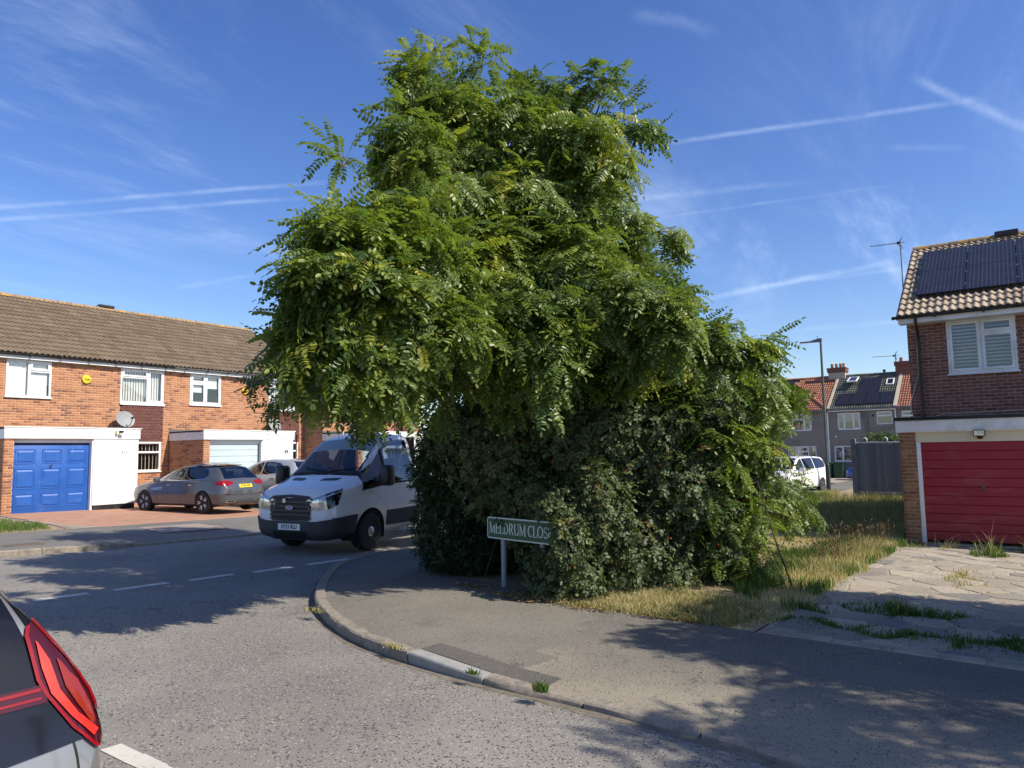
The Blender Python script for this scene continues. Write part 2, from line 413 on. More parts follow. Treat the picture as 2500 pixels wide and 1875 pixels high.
MAT['seat_black'] = M('seat_black', (0.02,0.02,0.023), (0.035,0.035,0.04), 10, rough=0.85)
MAT['plate_white'] = M('plate_white', (0.75,0.76,0.76), rough=0.4)
MAT['plate_yellow'] = M('plate_yellow', (0.80,0.60,0.03), rough=0.4)
MAT['plate_blue'] = M('plate_blue', (0.02,0.08,0.42), rough=0.4)
MAT['ink'] = M('ink', (0.008,0.008,0.009), rough=0.5)
MAT['lamp_red'] = M('lamp_red', (0.22,0.005,0.010), rough=0.2, spec=0.3, coat=0.25)
MAT['lamp_red_dark'] = M('lamp_red_dark', (0.05,0.004,0.008), rough=0.12, spec=0.4, coat=0.5)
MAT['lamp_red_bright'] = M('lamp_red_bright', (0.62,0.028,0.018), (0.52,0.02,0.014), 8, rough=0.3, spec=0.3, coat=0.2)
MAT['lamp_amber'] = M('lamp_amber', (0.22,0.022,0.012), rough=0.15, coat=0.7)
MAT['lamp_clear'] = M('lamp_clear', (0.55,0.57,0.58), (0.25,0.26,0.27), 18, rough=0.12, metal=0.5, coat=1.0)
MAT['line_paint'] = None
def paint(name, c, metal=0.6, rough=0.32):
    m, t, bs, _ = new_mat(name)
    bs.inputs['Base Color'].default_value = rgba(c); bs.inputs['Metallic'].default_value = metal; bs.inputs['Roughness'].default_value = rough
    bs.inputs['Coat Weight'].default_value = 1.0; bs.inputs['Coat Roughness'].default_value = 0.03
    return m
MAT['paint_grey'] = paint('paint_grey', (0.075,0.08,0.092), 0.3, 0.4)
MAT['paint_silver'] = paint('paint_silver', (0.50,0.51,0.50), 0.45)
MAT['paint_white'] = paint('paint_white', (0.80,0.80,0.79), 0.0, 0.35)
MAT['paint_van'] = paint('paint_van', (0.74,0.75,0.76), 0.0, 0.4)
MAT['paint_blue'] = paint('paint_blue', (0.03,0.07,0.32), 0.4)
MAT['paint_steel'] = paint('paint_steel', (0.23,0.23,0.235), 0.5)
MAT['bumper_grey'] = M('bumper_grey', (0.035,0.036,0.04), (0.05,0.05,0.055), 30, rough=0.6)
MAT['grille_grey'] = M('grille_grey', (0.05,0.052,0.056), (0.065,0.066,0.07), 30, rough=0.45)
MAT['bin_green'] = M('bin_green', (0.012,0.05,0.022), (0.02,0.065,0.03), 3, rough=0.5)
MAT['solar'] = M('solar', (0.014,0.014,0.019), (0.021,0.021,0.028), 2, rough=0.32, spec=0.18)
MAT['solar_line'] = M('solar_line', (0.16,0.17,0.19), rough=0.4, metal=0.3)
MAT['dish_grey'] = M('dish_grey', (0.25,0.265,0.27), (0.30,0.31,0.31), 6, rough=0.6)
MAT['yellow_box'] = M('yellow_box', (0.72,0.50,0.03), rough=0.45)
MAT['sign_green'] = M('sign_green', (0.026,0.082,0.036), (0.032,0.095,0.043), 4, rough=0.4)
MAT['sign_white'] = M('sign_white', (0.62,0.66,0.62), rough=0.45)
MAT['iron'] = M('iron', (0.10,0.08,0.065), (0.15,0.115,0.09), 14, rough=0.7, bstr=0.6, bscale=50)

def door_paint(name, c1, c2, fade, fscale, lo, hi, stretch=(1,1,1)):
    """sun-faded gloss paint: chalky patches of its own"""
    m, t, bs, _ = new_mat(name); P = pos(t)
    c = ramp(t, noise(t, P, 2.0, 4), [(0.35, c1), (0.65, c2)])
    q = ramp(t, noise(t, scale_vec(t, P, stretch), fscale, 7, 0.65), [(lo, (0,0,0)), (hi, (1,1,1))])
    c = mixc(t, q, c, fade)
    t.links.new(c, bs.inputs['Base Color']); bs.inputs['Roughness'].default_value = 0.42
    bump(t, bs, noise(t, P, 30, 3), 0.08, 0.004)
    return m
MAT['door_blue'] = door_paint('door_blue', (0.014,0.085,0.34), (0.018,0.10,0.385), (0.07,0.17,0.46), 3.5, 0.55, 0.8)
MAT['door_red'] = door_paint('door_red', (0.27,0.007,0.019), (0.31,0.009,0.022), (0.36,0.075,0.085), 2.6, 0.52, 0.80, (1, 0.55, 2.2))
MAT['door_grey'] = door_paint('door_grey', (0.42,0.50,0.53), (0.45,0.53,0.56), (0.52,0.60,0.62), 2.0, 0.55, 0.8)

def asphalt(name, dark, light, chip, pit, cs=95.0, pits=0.33, blotch=0.35, crack=0.0, worn_edge=None):
    m, t, bs, _ = new_mat(name); P = pos(t)
    base = ramp(t, noise(t, P, 0.55, 6, 0.6), [(0.32, dark), (0.68, light)])
    fine = noise(t, P, 160, 3, 0.7)
    base = mixc(t, blotch, base, ramp(t, fine, [(0.30, (0.15,0.15,0.15)), (0.70, (0.92,0.92,0.90))]), 'OVERLAY')
    v = nd(t, 'ShaderNodeTexVoronoi', feature='F1'); t.links.new(P, v.inputs['Vector']); v.inputs['Scale'].default_value = cs
    sp = nd(t, 'ShaderNodeSeparateColor'); t.links.new(v.outputs['Color'], sp.inputs[0])
    worn = noise(t, P, 1.7, 5, 0.65)                               # patches where the chippings have worn out
    lim = ramp(t, worn, [(0.35, (0.06,)*3), (0.65, (pits,)*3)])
    isp = mth(t, 'MULTIPLY', mth(t, 'LESS_THAN', sp.outputs[0], lim), mth(t, 'LESS_THAN', v.outputs['Distance'], 0.52))
    isc = mth(t, 'MULTIPLY', mth(t, 'GREATER_THAN', sp.outputs[1], 0.90), mth(t, 'LESS_THAN', v.outputs['Distance'], 0.42))
    if worn_edge:                                                  # sandy, polished strip where wheels cross by the kerb
        sx = nd(t, 'ShaderNodeSeparateXYZ'); t.links.new(P, sx.inputs[0])
        e = mth(t, 'ADD', sx.outputs[0], mth(t, 'MULTIPLY', mth(t, 'SUBTRACT', noise(t, P, 0.9, 5, 0.6), 0.5), 2.2))
        f = ramp(t, mth(t, 'MULTIPLY', mth(t, 'SUBTRACT', e, 4.4), 0.5), [(0.25, (1,1,1)), (0.85, (0,0,0))])
        base = mixc(t, f, base, worn_edge)
    st = ramp(t, noise(t, P, 0.33, 6, 0.7), [(0.36, (0.42,0.42,0.43)), (0.5, (0.5,0.5,0.5)), (0.66, (0.57,0.565,0.55))])
    base = mixc(t, 0.8, base, st, 'OVERLAY')
    oil = ramp(t, noise(t, P, 1.3, 4, 0.5), [(0.66, (0,0,0)), (0.76, (0.5,0.5,0.5))]); base = mixc(t, oil, base, (0.09,0.086,0.08))
    c = mixc(t, isp, base, pit); c = mixc(t, isc, c, chip)
    if crack:
        wv = nd(t, 'ShaderNodeTexVoronoi', feature='DISTANCE_TO_EDGE'); wv.inputs['Scale'].default_value = 0.42
        wp = nd(t, 'ShaderNodeVectorMath', operation='ADD'); t.links.new(P, wp.inputs[0])
        wn_ = nd(t, 'ShaderNodeTexNoise'); t.links.new(P, wn_.inputs['Vector']); wn_.inputs['Scale'].default_value = 2.2; wn_.inputs['Detail'].default_value = 5
        t.links.new(wn_.outputs['Color'], wp.inputs[1]); t.links.new(wp.outputs[0], wv.inputs['Vector'])
        ck = mth(t, 'MULTIPLY', mth(t, 'LESS_THAN', wv.outputs['Distance'], 0.0032), mth(t, 'GREATER_THAN', noise(t, P, 0.6, 2), 0.53))
        c = mixc(t, mth(t, 'MULTIPLY', ck, crack), c, (0.045,0.043,0.04))
    t.links.new(c, bs.inputs['Base Color']); bs.inputs['Roughness'].default_value = 0.88; bs.inputs['Specular IOR Level'].default_value = 0.3
    h = mth(t, 'ADD', mth(t, 'MULTIPLY', fine, 0.7), mth(t, 'MULTIPLY', isp, -0.9))
    h = mth(t, 'ADD', h, mth(t, 'MULTIPLY', v.outputs['Distance'], -0.5))
    bump(t, bs, h, 0.9, 0.006)
    return m
MAT['road'] = asphalt('road', (0.195,0.185,0.166), (0.245,0.232,0.208), (0.42,0.40,0.36), (0.05,0.048,0.046), 66, 0.25, 0.35, 0.7)
MAT['footway'] = asphalt('footway', (0.150,0.140,0.122), (0.200,0.186,0.160), (0.34,0.31,0.27), (0.075,0.068,0.06), 120, 0.16, 0.5, 0.5)
MAT['footway_old'] = asphalt('footway_old', (0.125,0.118,0.104), (0.165,0.154,0.134), (0.36,0.33,0.28), (0.07,0.063,0.055), 90, 0.13, 0.55, 0.5, (0.275,0.245,0.19))
MAT['footway_far'] = asphalt('footway_far', (0.15,0.145,0.13), (0.185,0.175,0.16), (0.3,0.3,0.28), (0.07,0.07,0.065), 120, 0.15, 0.3)
MAT['patch'] = asphalt('patch', (0.10,0.094,0.084), (0.13,0.12,0.108), (0.28,0.27,0.25), (0.04,0.04,0.04), 140, 0.25, 0.4)
def line_mat():
    m, t, bs, o = new_mat('line_paint'); P = pos(t)
    c = ramp(t, noise(t, P, 5, 6, 0.65), [(0.3, (0.50,0.48,0.42)), (0.7, (0.60,0.58,0.52))])
    q = ramp(t, noise(t, P, 42, 5, 0.75), [(0.60, (0,0,0)), (0.66, (1,1,1))])
    c = mixc(t, q, c, (0.16,0.155,0.145))
    t.links.new(c, bs.inputs['Base Color']); bs.inputs['Roughness'].default_value = 0.8
    bump(t, bs, noise(t, P, 160, 3, 0.7), 0.6, 0.004)
    return m
MAT['line_paint'] = line_mat()
def pavers():
    m, t, bs, _ = new_mat('block_paving'); P = pos(t)
    b = nd(t, 'ShaderNodeTexBrick'); t.links.new(scale_vec(t, P, (1,1,1)), b.inputs['Vector'])
    b.inputs['Scale'].default_value = 1.0; b.inputs['Brick Width'].default_value = 0.2; b.inputs['Row Height'].default_value = 0.1
    b.inputs['Mortar Size'].default_value = 0.006; b.inputs['Color1'].default_value = (0.36,0.185,0.115,1); b.inputs['Color2'].default_value = (0.44,0.25,0.165,1); b.inputs['Mortar'].default_value = (0.24,0.16,0.11,1)
    c = mixc(t, 0.5, b.outputs[0], ramp(t, noise(t, scale_vec(t, P, (0.5,1.6,1)), 1.6, 6, 0.65), [(0.3, (0.36,0.33,0.31)), (0.7, (0.66,0.64,0.60))]), 'OVERLAY')
    t.links.new(c, bs.inputs['Base Color']); bs.inputs['Roughness'].default_value = 0.9
    return m
MAT['pavers'] = pavers()
MAT['stone'] = piece_mat('stone', [(0.0,(0.30,0.265,0.21)),(0.25,(0.36,0.315,0.245)),(0.5,(0.25,0.225,0.185)),(0.7,(0.325,0.28,0.21)),(0.88,(0.18,0.17,0.155)),(1.0,(0.235,0.20,0.16))], 0.92, 0.45, 0.8, 45,
    lichen=[((0.15,0.135,0.11), 2.4, 0.56, 0.74), ((0.45,0.41,0.33), 7, 0.64, 0.74)])
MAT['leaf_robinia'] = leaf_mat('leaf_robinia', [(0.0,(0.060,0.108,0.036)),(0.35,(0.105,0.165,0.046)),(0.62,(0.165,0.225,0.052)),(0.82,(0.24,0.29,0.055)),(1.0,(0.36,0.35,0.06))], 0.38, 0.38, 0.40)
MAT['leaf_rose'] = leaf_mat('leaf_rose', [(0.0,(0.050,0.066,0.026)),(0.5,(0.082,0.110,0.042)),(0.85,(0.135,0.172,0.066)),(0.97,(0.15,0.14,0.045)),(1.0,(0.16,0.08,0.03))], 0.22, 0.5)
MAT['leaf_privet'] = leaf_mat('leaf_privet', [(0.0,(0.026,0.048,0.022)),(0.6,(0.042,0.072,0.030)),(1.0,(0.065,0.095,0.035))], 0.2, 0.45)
MAT['leaf_shrub'] = leaf_mat('leaf_shrub', [(0.0,(0.045,0.085,0.030)),(0.6,(0.075,0.13,0.045)),(1.0,(0.12,0.17,0.06))], 0.3, 0.5)
MAT['leaf_dry'] = leaf_mat('leaf_dry', [(0.0,(0.15,0.10,0.05)),(0.5,(0.27,0.19,0.08)),(0.8,(0.38,0.31,0.12)),(1.0,(0.12,0.14,0.04))], 0.25, 0.7)
MAT['grass_straw'] = leaf_mat('grass_straw', [(0.0,(0.07,0.12,0.03)),(0.25,(0.16,0.19,0.06)),(0.45,(0.36,0.30,0.15)),(0.75,(0.47,0.40,0.22)),(1.0,(0.60,0.53,0.34))], 0.3, 0.7, 0.2)
MAT['grass_green'] = leaf_mat('grass_green', [(0.0,(0.05,0.10,0.022)),(0.5,(0.09,0.16,0.035)),(0.85,(0.16,0.21,0.06)),(1.0,(0.36,0.30,0.13))], 0.3, 0.7, 0.2)
MAT['hip_red'] = M('hip_red', (0.45,0.03,0.015), (0.55,0.10,0.02), 20, rough=0.3)
MAT['petal'] = M('petal', (0.7,0.68,0.6), rough=0.7)

# ------------------------------------------------------------------ ground, roads, kerbs
def sheet(name, pts, dz, m, hf=gz, kind='structure', parent=None, grid=None):
    bm = bmesh.new(); f = bm.faces.new([bm.verts.new((p[0], p[1], 0)) for p in pts])
    cuts = [('x', -25), ('x', 29), ('y', -30), ('y', 32)]
    if grid:
        xs = [p[0] for p in pts]; ys = [p[1] for p in pts]
        cuts += [('x', a) for a in np.arange(min(xs), max(xs), grid)[1:]]+[('y', a) for a in np.arange(min(ys), max(ys), grid)[1:]]
    for ax, v in cuts:
        bmesh.ops.bisect_plane(bm, geom=bm.verts[:]+bm.edges[:]+bm.faces[:], plane_co=(v, 0, 0) if ax == 'x' else (0, v, 0), plane_no=(1, 0, 0) if ax == 'x' else (0, 1, 0))
    bmesh.ops.triangulate(bm, faces=bm.faces[:])
    for v in bm.verts: v.co.z = hf(v.co.x, v.co.y)+dz
    bmesh.ops.recalc_face_normals(bm, faces=bm.faces[:])
    if sum(fc.normal.z for fc in bm.faces) < 0: bmesh.ops.reverse_faces(bm, faces=bm.faces[:])
    me = bpy.data.meshes.new(name); bm.to_mesh(me); bm.free(); me.materials.append(m)
    return obj(name, me, parent, kind=kind)
mg = M('far_ground', (0.15,0.13,0.07), (0.22,0.19,0.10), 0.3, 8, rough=1.0, bstr=0.5, bscale=5)
sheet('ground', [(-600,-600),(900,-600),(900,900),(-600,900)], -0.30, mg)
sheet('road', [(-120,-120),(120,-120),(120,14.05),(-120,14.05)], -0.10, MAT['road'])

# near footway follows the kerb radius of the junction; low kerb where cars cross to the right
KERB = [(4.30,-14),(4.36,-6),(4.40,0),(4.43,1.02),(4.56,1.8),(4.60,2.74),(4.60,3.58),(4.68,4.45),(4.87,5.28),(5.24,6.12),(5.74,6.92),(6.35,7.62),(7.11,8.35),(7.95,8.98),(9.0,9.36),(10.5,9.52),(13,9.58),(20,9.58),(29,9.58),(60,9.58)]
BACK = [(7.30,-14),(7.28,-6),(7.25,0),(7.25,0.8),(7.25,1.5),(7.25,2.2),(7.28,2.9),(7.35,3.6),(7.50,4.4),(7.65,5.2),(7.85,6.0),(8.05,6.7),(8.4,7.2),(8.9,7.5),(9.6,7.6),(11,7.65),(13.4,7.68),(20,7.68),(29,7.68),(60,7.68)]
def smooth_line(P, step):
    """Catmull-Rom through P, resampled about every step"""
    P = [Vector((p[0], p[1])) for p in P]; o = []
    for i in range(len(P)-1):
        a, b, c, d = P[max(i-1,0)], P[i], P[i+1], P[min(i+2,len(P)-1)]
        n = max(1, int((c-b).length/step))
        for k in range(n):
            t = k/n
            ta, tb = (c-a)*0.5, (d-b)*0.5
            if (b-a).length > 3*(c-b).length or (d-c).length > 3*(c-b).length: ta = tb = c-b
            o.append(b*(2*t**3-3*t*t+1)+ta*(t**3-2*t*t+t)+c*(3*t*t-2*t**3)+tb*(t**3-t*t))
    o.append(P[-1]); return o
def sstep(a, b, x):
    t = clampf((x-a)/(b-a), 0, 1); return t*t*(3-2*t)
def low(y): return 0.062*(1-sstep(2.9, 4.5, y))           # how far the kerb is dropped
KL = smooth_line(KERB, 0.12)
def kerb_z(p): return gz(p.x, p.y)-low(p.y)*(1 if p.x < 8 else 0)
# footway surface: strips from kerb to back edge
rows = []
for i in range(len(KERB)-1):
    n = max(1, int((Vector(KERB[i+1])-Vector(KERB[i])).length/0.25))
    n = min(n, 24)
    for k in range(n):
        rows.append((i+k/n))
rows.append(len(KERB)-1.0)
def cr(P, u):
    i = min(int(u), len(P)-2); t = u-i
    a, b, c, d = [Vector(P[j]) for j in (max(i-1,0), i, i+1, min(i+2,len(P)-1))]
    ta, tb = (c-a)*0.5, (d-b)*0.5
    L = (c-b).length
    if ta.length > 1.5*L: ta = (c-b)
    if tb.length > 1.5*L: tb = (c-b)
    return b*(2*t**3-3*t*t+1)+ta*(t**3-2*t*t+t)+c*(3*t*t-2*t**3)+tb*(t**3-t*t)
KL = [cr(KERB, i/12) for i in range(12*(len(KERB)-1)+1)]
NC = 14; V = []; F = []
KW = 0.125
for u in rows:
    k = cr(KERB, u); b = cr(BACK, u); d = (b-k).normalized()
    a = k+d*(KW+0.004)
    for j in range(NC+1):
        t = (j/NC)**1.3; p = a.lerp(b, t); dist = (p-k).length
        V.append((p.x, p.y, gz(p.x, p.y)-low(p.y)*(1 if p.x < 8 else 0)*(1-sstep(0.1, 1.5, dist))-0.004))
for i in range(len(rows)-1):
    for j in range(NC): F.append((i*(NC+1)+j, (i+1)*(NC+1)+j, (i+1)*(NC+1)+j+1, i*(NC+1)+j+1))
fw = npmesh('footway', V, np.array(F)[:, ::-1], [MAT['footway'], MAT['footway_old']], True)
mi = []
for f in F:
    c = np.mean([V[i] for i in f], 0)
    mi.append(1 if c[1] < 3.43+0.186*(c[0]-4.78) else 0)
fw.polygons.foreach_set('material_index', mi)
obj('footway', fw, kind='structure')
# the reinstated strip of darker asphalt behind the new kerb stone
def foot_z(x, y, kx): return gz(x, y)-low(y)*(1-sstep(0.1, 1.5, x-kx))-0.004
bmv = []; xs0 = lambda y: 4.60+0.085*max(0, y-3.58)/0.87+KW+0.006
for j in range(9):
    y = 3.10+j*0.165
    for i in range(4):
        x = xs0(y)+i*0.085; bmv.append((x, y, foot_z(x, y, xs0(y)-KW)+0.005))
pf = [(j*4+i, j*4+i+1, (j+1)*4+i+1, (j+1)*4+i) for j in range(8) for i in range(3)]
obj('footway_patch', npmesh('footway_patch', bmv, pf, MAT['patch']), kind='structure')
# kerb stones one by one
kerb = bpy.data.objects.new('kerb', None); COL.objects.link(kerb); kerb['kind'] = 'structure'
acc = [0.0]
for i in range(1, len(KL)): acc.append(acc[-1]+(KL[i]-KL[i-1]).length)
def at_len(s):
    i = int(np.searchsorted(acc, s)); i = min(max(i, 1), len(KL)-1)
    t = (s-acc[i-1])/max(1e-6, acc[i]-acc[i-1]); p = KL[i-1].lerp(KL[i], t)
    d = (KL[i]-KL[i-1]).normalized(); return p, Vector((d.y, -d.x))     # inward normal points to the footway
s35 = min(range(len(KL)), key=lambda i: (KL[i]-Vector((4.60,3.56))).length); s44 = min(range(len(KL)), key=lambda i: (KL[i]-Vector((4.685,4.47))).length)
cuts_s = []; s = acc[s35]
while s > acc[0]+6: cuts_s.append(s); s -= random.uniform(0.86, 0.93)
cuts_s = cuts_s[::-1]; s = acc[s44]
while s < acc[-1]-1: cuts_s.append(s); s += random.uniform(0.70, 0.93) if s < acc[s44]+7 else random.uniform(0.88, 0.92)
cuts_s = [c for c in cuts_s if c < acc[s44]+26]
for a, b in zip(cuts_s[:-1], cuts_s[1:]):
    new = abs(a-acc[s35]) < 0.01
    mb = MB(); n = 6; g = 0.007+random.random()*0.006; jit = random.uniform(-0.009, 0.008); tilt = random.uniform(-0.004, 0.004)
    prof = [(0.012,-0.16),(0.0,-0.02),(0.006,-0.008),(0.02,0.0),(KW,0.0),(KW,-0.16)] if new else [(0.004,-0.16),(-0.002,-0.034),(0.006,-0.012),(0.022,-0.001),(KW,0.0),(KW,-0.16)]
    vs = []
    for k in range(n+1):
        p, nn = at_len(a+g+(b-a-2*g)*k/n)
        if nn.dot(Vector((1,0))) < 0 and p.y < 8: nn = -nn
        z = kerb_z(p)+0.004+jit+tilt*(k/n-0.5)
        for q, h in prof:
            r_ = 0 if new else random.uniform(-0.007, 0.007)
            vs.append((p.x+nn.x*(q+r_), p.y+nn.y*(q+r_), z+h+r_*0.6))
    m = len(prof)
    fs = [(i*m+j, i*m+j+1, (i+1)*m+j+1, (i+1)*m+j) for i in range(n) for j in range(m-1)]+[tuple(range(m-1,-1,-1)), tuple(n*m+j for j in range(m))]
    mb.add(vs, fs); o = mb.build('kerb_stone', MAT['kerb_new'] if new else MAT['kerb'], kerb, True, 28)
    if new: o['label'] = 'smooth pale grey replacement kerb stone'
# gutter strip of worn mortar and silt at the kerb foot
gut = MB()
pts = [at_len(acc[0]+8+i*0.25) for i in range(200)]
for (p, n_), (q, m_) in zip(pts[:-1], pts[1:]):
    if n_.x < 0 and p.y < 8: n_ = -n_
    if m_.x < 0 and q.y < 8: m_ = -m_
    w1 = 0.05+0.05*random.random()
    gut.quad((p.x, p.y, gz(p.x,p.y)-0.096), (p.x-n_.x*w1, p.y-n_.y*w1, gz(p.x,p.y)-0.0965), (q.x-m_.x*w1, q.y-m_.y*w1, gz(q.x,q.y)-0.0965), (q.x, q.y, gz(q.x,q.y)-0.096))
gut.build('kerb_channel', M('silt', (0.115,0.10,0.075), (0.19,0.17,0.135), 7, 6, rough=1, bstr=0.6), kind='structure')

# verge: soil under grass and hedge; it rises to the fence
sheet('verge', [(7.22,2.32),(17.0,2.25),(27.2,2.25),(40,-4),(46,-4),(46,7.72),(20,7.72),(13.4,7.72),(11,7.69),(9.6,7.64),(8.9,7.54),(8.4,7.24),(8.05,6.74),(7.83,6.0),(7.62,5.2),(7.47,4.4),(7.32,3.6),(7.25,2.9)], -0.006, MAT['soil'], hf=gv, grid=0.8)
sheet('front_garden', [(46.0,-20),(80,-20),(80,40),(46,40)], -0.02, MAT['concrete'])

# painted lines
def dash(x0, x1, yc, w, ang=0.0, name='road_dash'):
    mb = MB(); n = 10; z = lambda x, y: gz(x, y)-0.0955
    top = []; bot = []
    for i in range(n+1):
        x = x0+(x1-x0)*i/n; j = lambda: random.uniform(-0.008, 0.008)
        y = yc+ang*(x-x0)
        top.append((x+j(), y+w/2+j())); bot.append((x+j(), y-w/2+j()))
    for i in range(n):
        a, b, c, d = bot[i], bot[i+1], top[i+1], top[i]
        mb.quad(*[(p[0], p[1], z(*p)) for p in (a, b, c, d)])
    return mb.build(name, MAT['line_paint'], kind='structure')
for x0, x1, y in [(1.9,2.6,9.8),(2.9,3.6,9.79),(3.92,4.54,9.77),(4.83,5.55,9.73),(5.84,6.52,9.68),(6.83,7.50,9.62),(7.81,8.72,9.62)]:
    dash(x0, x1, y, 0.15)
mb = MB(); 
for i in range(14):
    y0, y1 = 1.0+i*0.258, 1.0+(i+1)*0.258; e = lambda: random.uniform(-0.008, 0.008)
    z = lambda x, y: gz(x, y)-0.0955
    xs = [(2.245+e(), y0), (2.365+e(), y0), (2.365+e(), y1+0.002), (2.245+e(), y1+0.002)]
    mb.quad(*[(p[0], p[1], z(*p)) for p in xs])
mb.build('centre_line', MAT['line_paint'], kind='structure')

# far footway, kerb and driveways of the terrace
FK = 13.95
def far_z(x, y): return gz(x, y)-0.055*(1-sstep(FK+0.12, FK+1.4, y))*sstep(5.9, 6.8, x)
sheet('far_footway', [(-60,FK+0.40),(4,FK+0.41),(5.0,FK+0.41),(5.5,FK+0.33),(6.1,FK+0.19),(6.6,FK+0.115),(60,FK+0.115),(60,17.25),(-60,17.25)], -0.004, MAT['footway_far'], hf=far_z, grid=0.9)
fk = bpy.data.objects.new('far_kerb', None); COL.objects.link(fk); fk['kind'] = 'structure'
x = -6.0
while x < 40:
    h = 0.0 if x < 6.7 else -0.055
    if 5.9 < x < 6.75: hb = -0.055
    else: hb = h
    mb = MB(); L = 0.905
    vs = []
    for xx, hh in ((x+0.005, h), (x+L-0.005, hb)):
        for q, zz_ in ((0.0,-0.16),(0.0,-0.02),(0.02,0.0),(0.118,0.0),(0.118,-0.16)):
            vs.append((xx, FK+q+(0.30*sstep(6.6,5.0,xx)), gz(xx, FK)+hh+zz_+0.003))
    fs = [(j, j+1, j+6, j+5) for j in range(4)]+[(4,3,2,1,0),(5,6,7,8,9)]
    mb.add(vs, fs).build('kerb_stone', MAT['kerb'], fk); x += L
sheet('terrace_ground', [(-60,17.25),(60,17.25),(60,60),(-60,60)], -0.02, MAT['concrete'])
sheet('block_driveway', [(7.85,17.27),(13.7,17.27),(13.9,24.6),(7.95,24.6),(7.95,19.6),(7.55,17.27)], -0.008, MAT['pavers'])
sheet('block_driveway', [(13.75,17.27),(30,17.27),(30,24.6),(13.95,24.6)], -0.012, M('drive_asphalt', (0.17,0.155,0.135), (0.22,0.20,0.175), 2, 6, rough=0.95, bstr=0.4))
sheet('driveway_edging', [(7.62,17.27),(8.25,17.27),(7.95,18.4),(7.93,20.2),(7.80,20.2),(7.78,18.4)], -0.003, MAT['concrete'])
sheet('front_lawn', [(3.0,17.27),(7.45,17.27),(7.70,18.5),(7.70,21.9),(3.0,21.9)], -0.010, MAT['soil'])
mh = thing('manhole_cover', 'rusty rectangular access cover set in the pavement before the blue garage', 'manhole cover', (5.76,14.9,gz(5.76,14.9)-0.002))
MB().box(-0.30,0.30,-0.20,0.20,-0.02,0.006).build('frame', MAT['iron'], mh)
MB().cbox(-0.27,0.27,-0.17,0.17,0.0,0.010,0.003).build('lid', MAT['iron'], mh)
# water stopcock patch in far pavement
sheet('footway_patch', [(8.4,15.0),(9.9,14.9),(10.1,16.4),(8.7,16.5)], 0.001, M('patch_pink', (0.27,0.215,0.18), (0.31,0.255,0.215), 5, 6, rough=0.95))

# crazy paving: every stone a piece
def voronoi_cells(x0, x1, y0, y1, n, seed):
    r_ = np.random.default_rng(seed); P = []
    tries = 0; dmin = 0.34
    while len(P) < n and tries < 20000:
        p = np.array([r_.uniform(x0-0.5, x1+0.5), r_.uniform(y0-0.5, y1+0.5)]); tries += 1
        if all(np.hypot((p[0]-q[0])*0.8, (p[1]-q[1])) > dmin for q in P): P.append(p)
    P = np.array(P); cells = []
    for i, p in enumerate(P):
        poly = [(x0,y0),(x1,y0),(x1,y1),(x0,y1)]
        o_ = np.argsort(np.hypot(*(P-p).T))[1:16]
        for j in o_:
            q = P[j]; mid = (p+q)/2; nrm = (q-p)/np.linalg.norm(q-p); lim = mid@nrm-0.012
            res = []
            for a, b in zip(poly, poly[1:]+poly[:1]):
                da, db = a[0]*nrm[0]+a[1]*nrm[1]-lim, b[0]*nrm[0]+b[1]*nrm[1]-lim
                if da <= 0: res.append(a)
                if (da < 0 < db) or (db < 0 < da):
                    t = da/(da-db); res.append((a[0]+(b[0]-a[0])*t, a[1]+(b[1]-a[1])*t))
            poly = res
            if len(poly) < 3: break
        if len(poly) >= 3: cells.append(poly)
    return cells
cp = sheet('crazy_paving', [(7.22,-5),(17.02,-5),(17.02,2.30),(7.22,2.30)], -0.006, MAT['concrete'])
cells = voronoi_cells(7.45, 16.98, -1.4, 2.25, 330, 5)
for c in cells:
    a = abs(sum(p[0]*q[1]-q[0]*p[1] for p, q in zip(c, c[1:]+c[:1])))/2
    if a < 0.012: continue
    cx0 = sum(p[0] for p in c)/len(c); cy0 = sum(p[1] for p in c)/len(c)
    # round the corners a little: cut each corner
    rr = []
    for i in range(len(c)):
        p, q, s_ = Vector(c[i-1]), Vector(c[i]), Vector(c[(i+1) % len(c)])
        ra, rb = min(0.035, (p-q).length*0.3), min(0.035, (s_-q).length*0.3)
        rr.append(q+(p-q).normalized()*ra); rr.append(q+(s_-q).normalized()*rb)
    t1, t2 = random.gauss(0, 0.008), random.gauss(0, 0.008); dz = random.uniform(0.003, 0.011)
    zf = lambda p: gz(p.x, p.y)-0.006+dz+(p.x-cx0)*t1+(p.y-cy0)*t2
    inn = [Vector((cx0, cy0))+(p-Vector((cx0, cy0)))*0.955 for p in rr]
    n = len(rr); vs = [(p.x, p.y, zf(p)) for p in inn]+[(p.x, p.y, zf(p)-0.006) for p in rr]+[(p.x, p.y, gz(p.x,p.y)-0.012) for p in rr]
    fs = [tuple(range(n))]+[(i, n+i, n+(i+1)%n, (i+1)%n) for i in range(n)]+[(n+i, 2*n+i, 2*n+(i+1)%n, n+(i+1)%n) for i in range(n)]
    MB().add(vs, fs).build('stone', MAT['stone'], cp)
# long concrete edging pieces between paving and footway
ed = bpy.data.objects.new('paving_edging', None); COL.objects.link(ed); ed['kind'] = 'structure'
y = 2.25
for L in (0.62,0.5,0.7,0.45,0.6,0.8,0.9,0.9):
    x0 = 7.27-0.01*random.random()
    z = gz(x0, y-L/2)+0.004+random.uniform(-0.004,0.006)
    o = MB().cbox(x0, x0+0.15, y-L+0.012, y, z-0.1, z, 0.012).build('edging_stone', MAT['concrete'], ed)
    y -= L

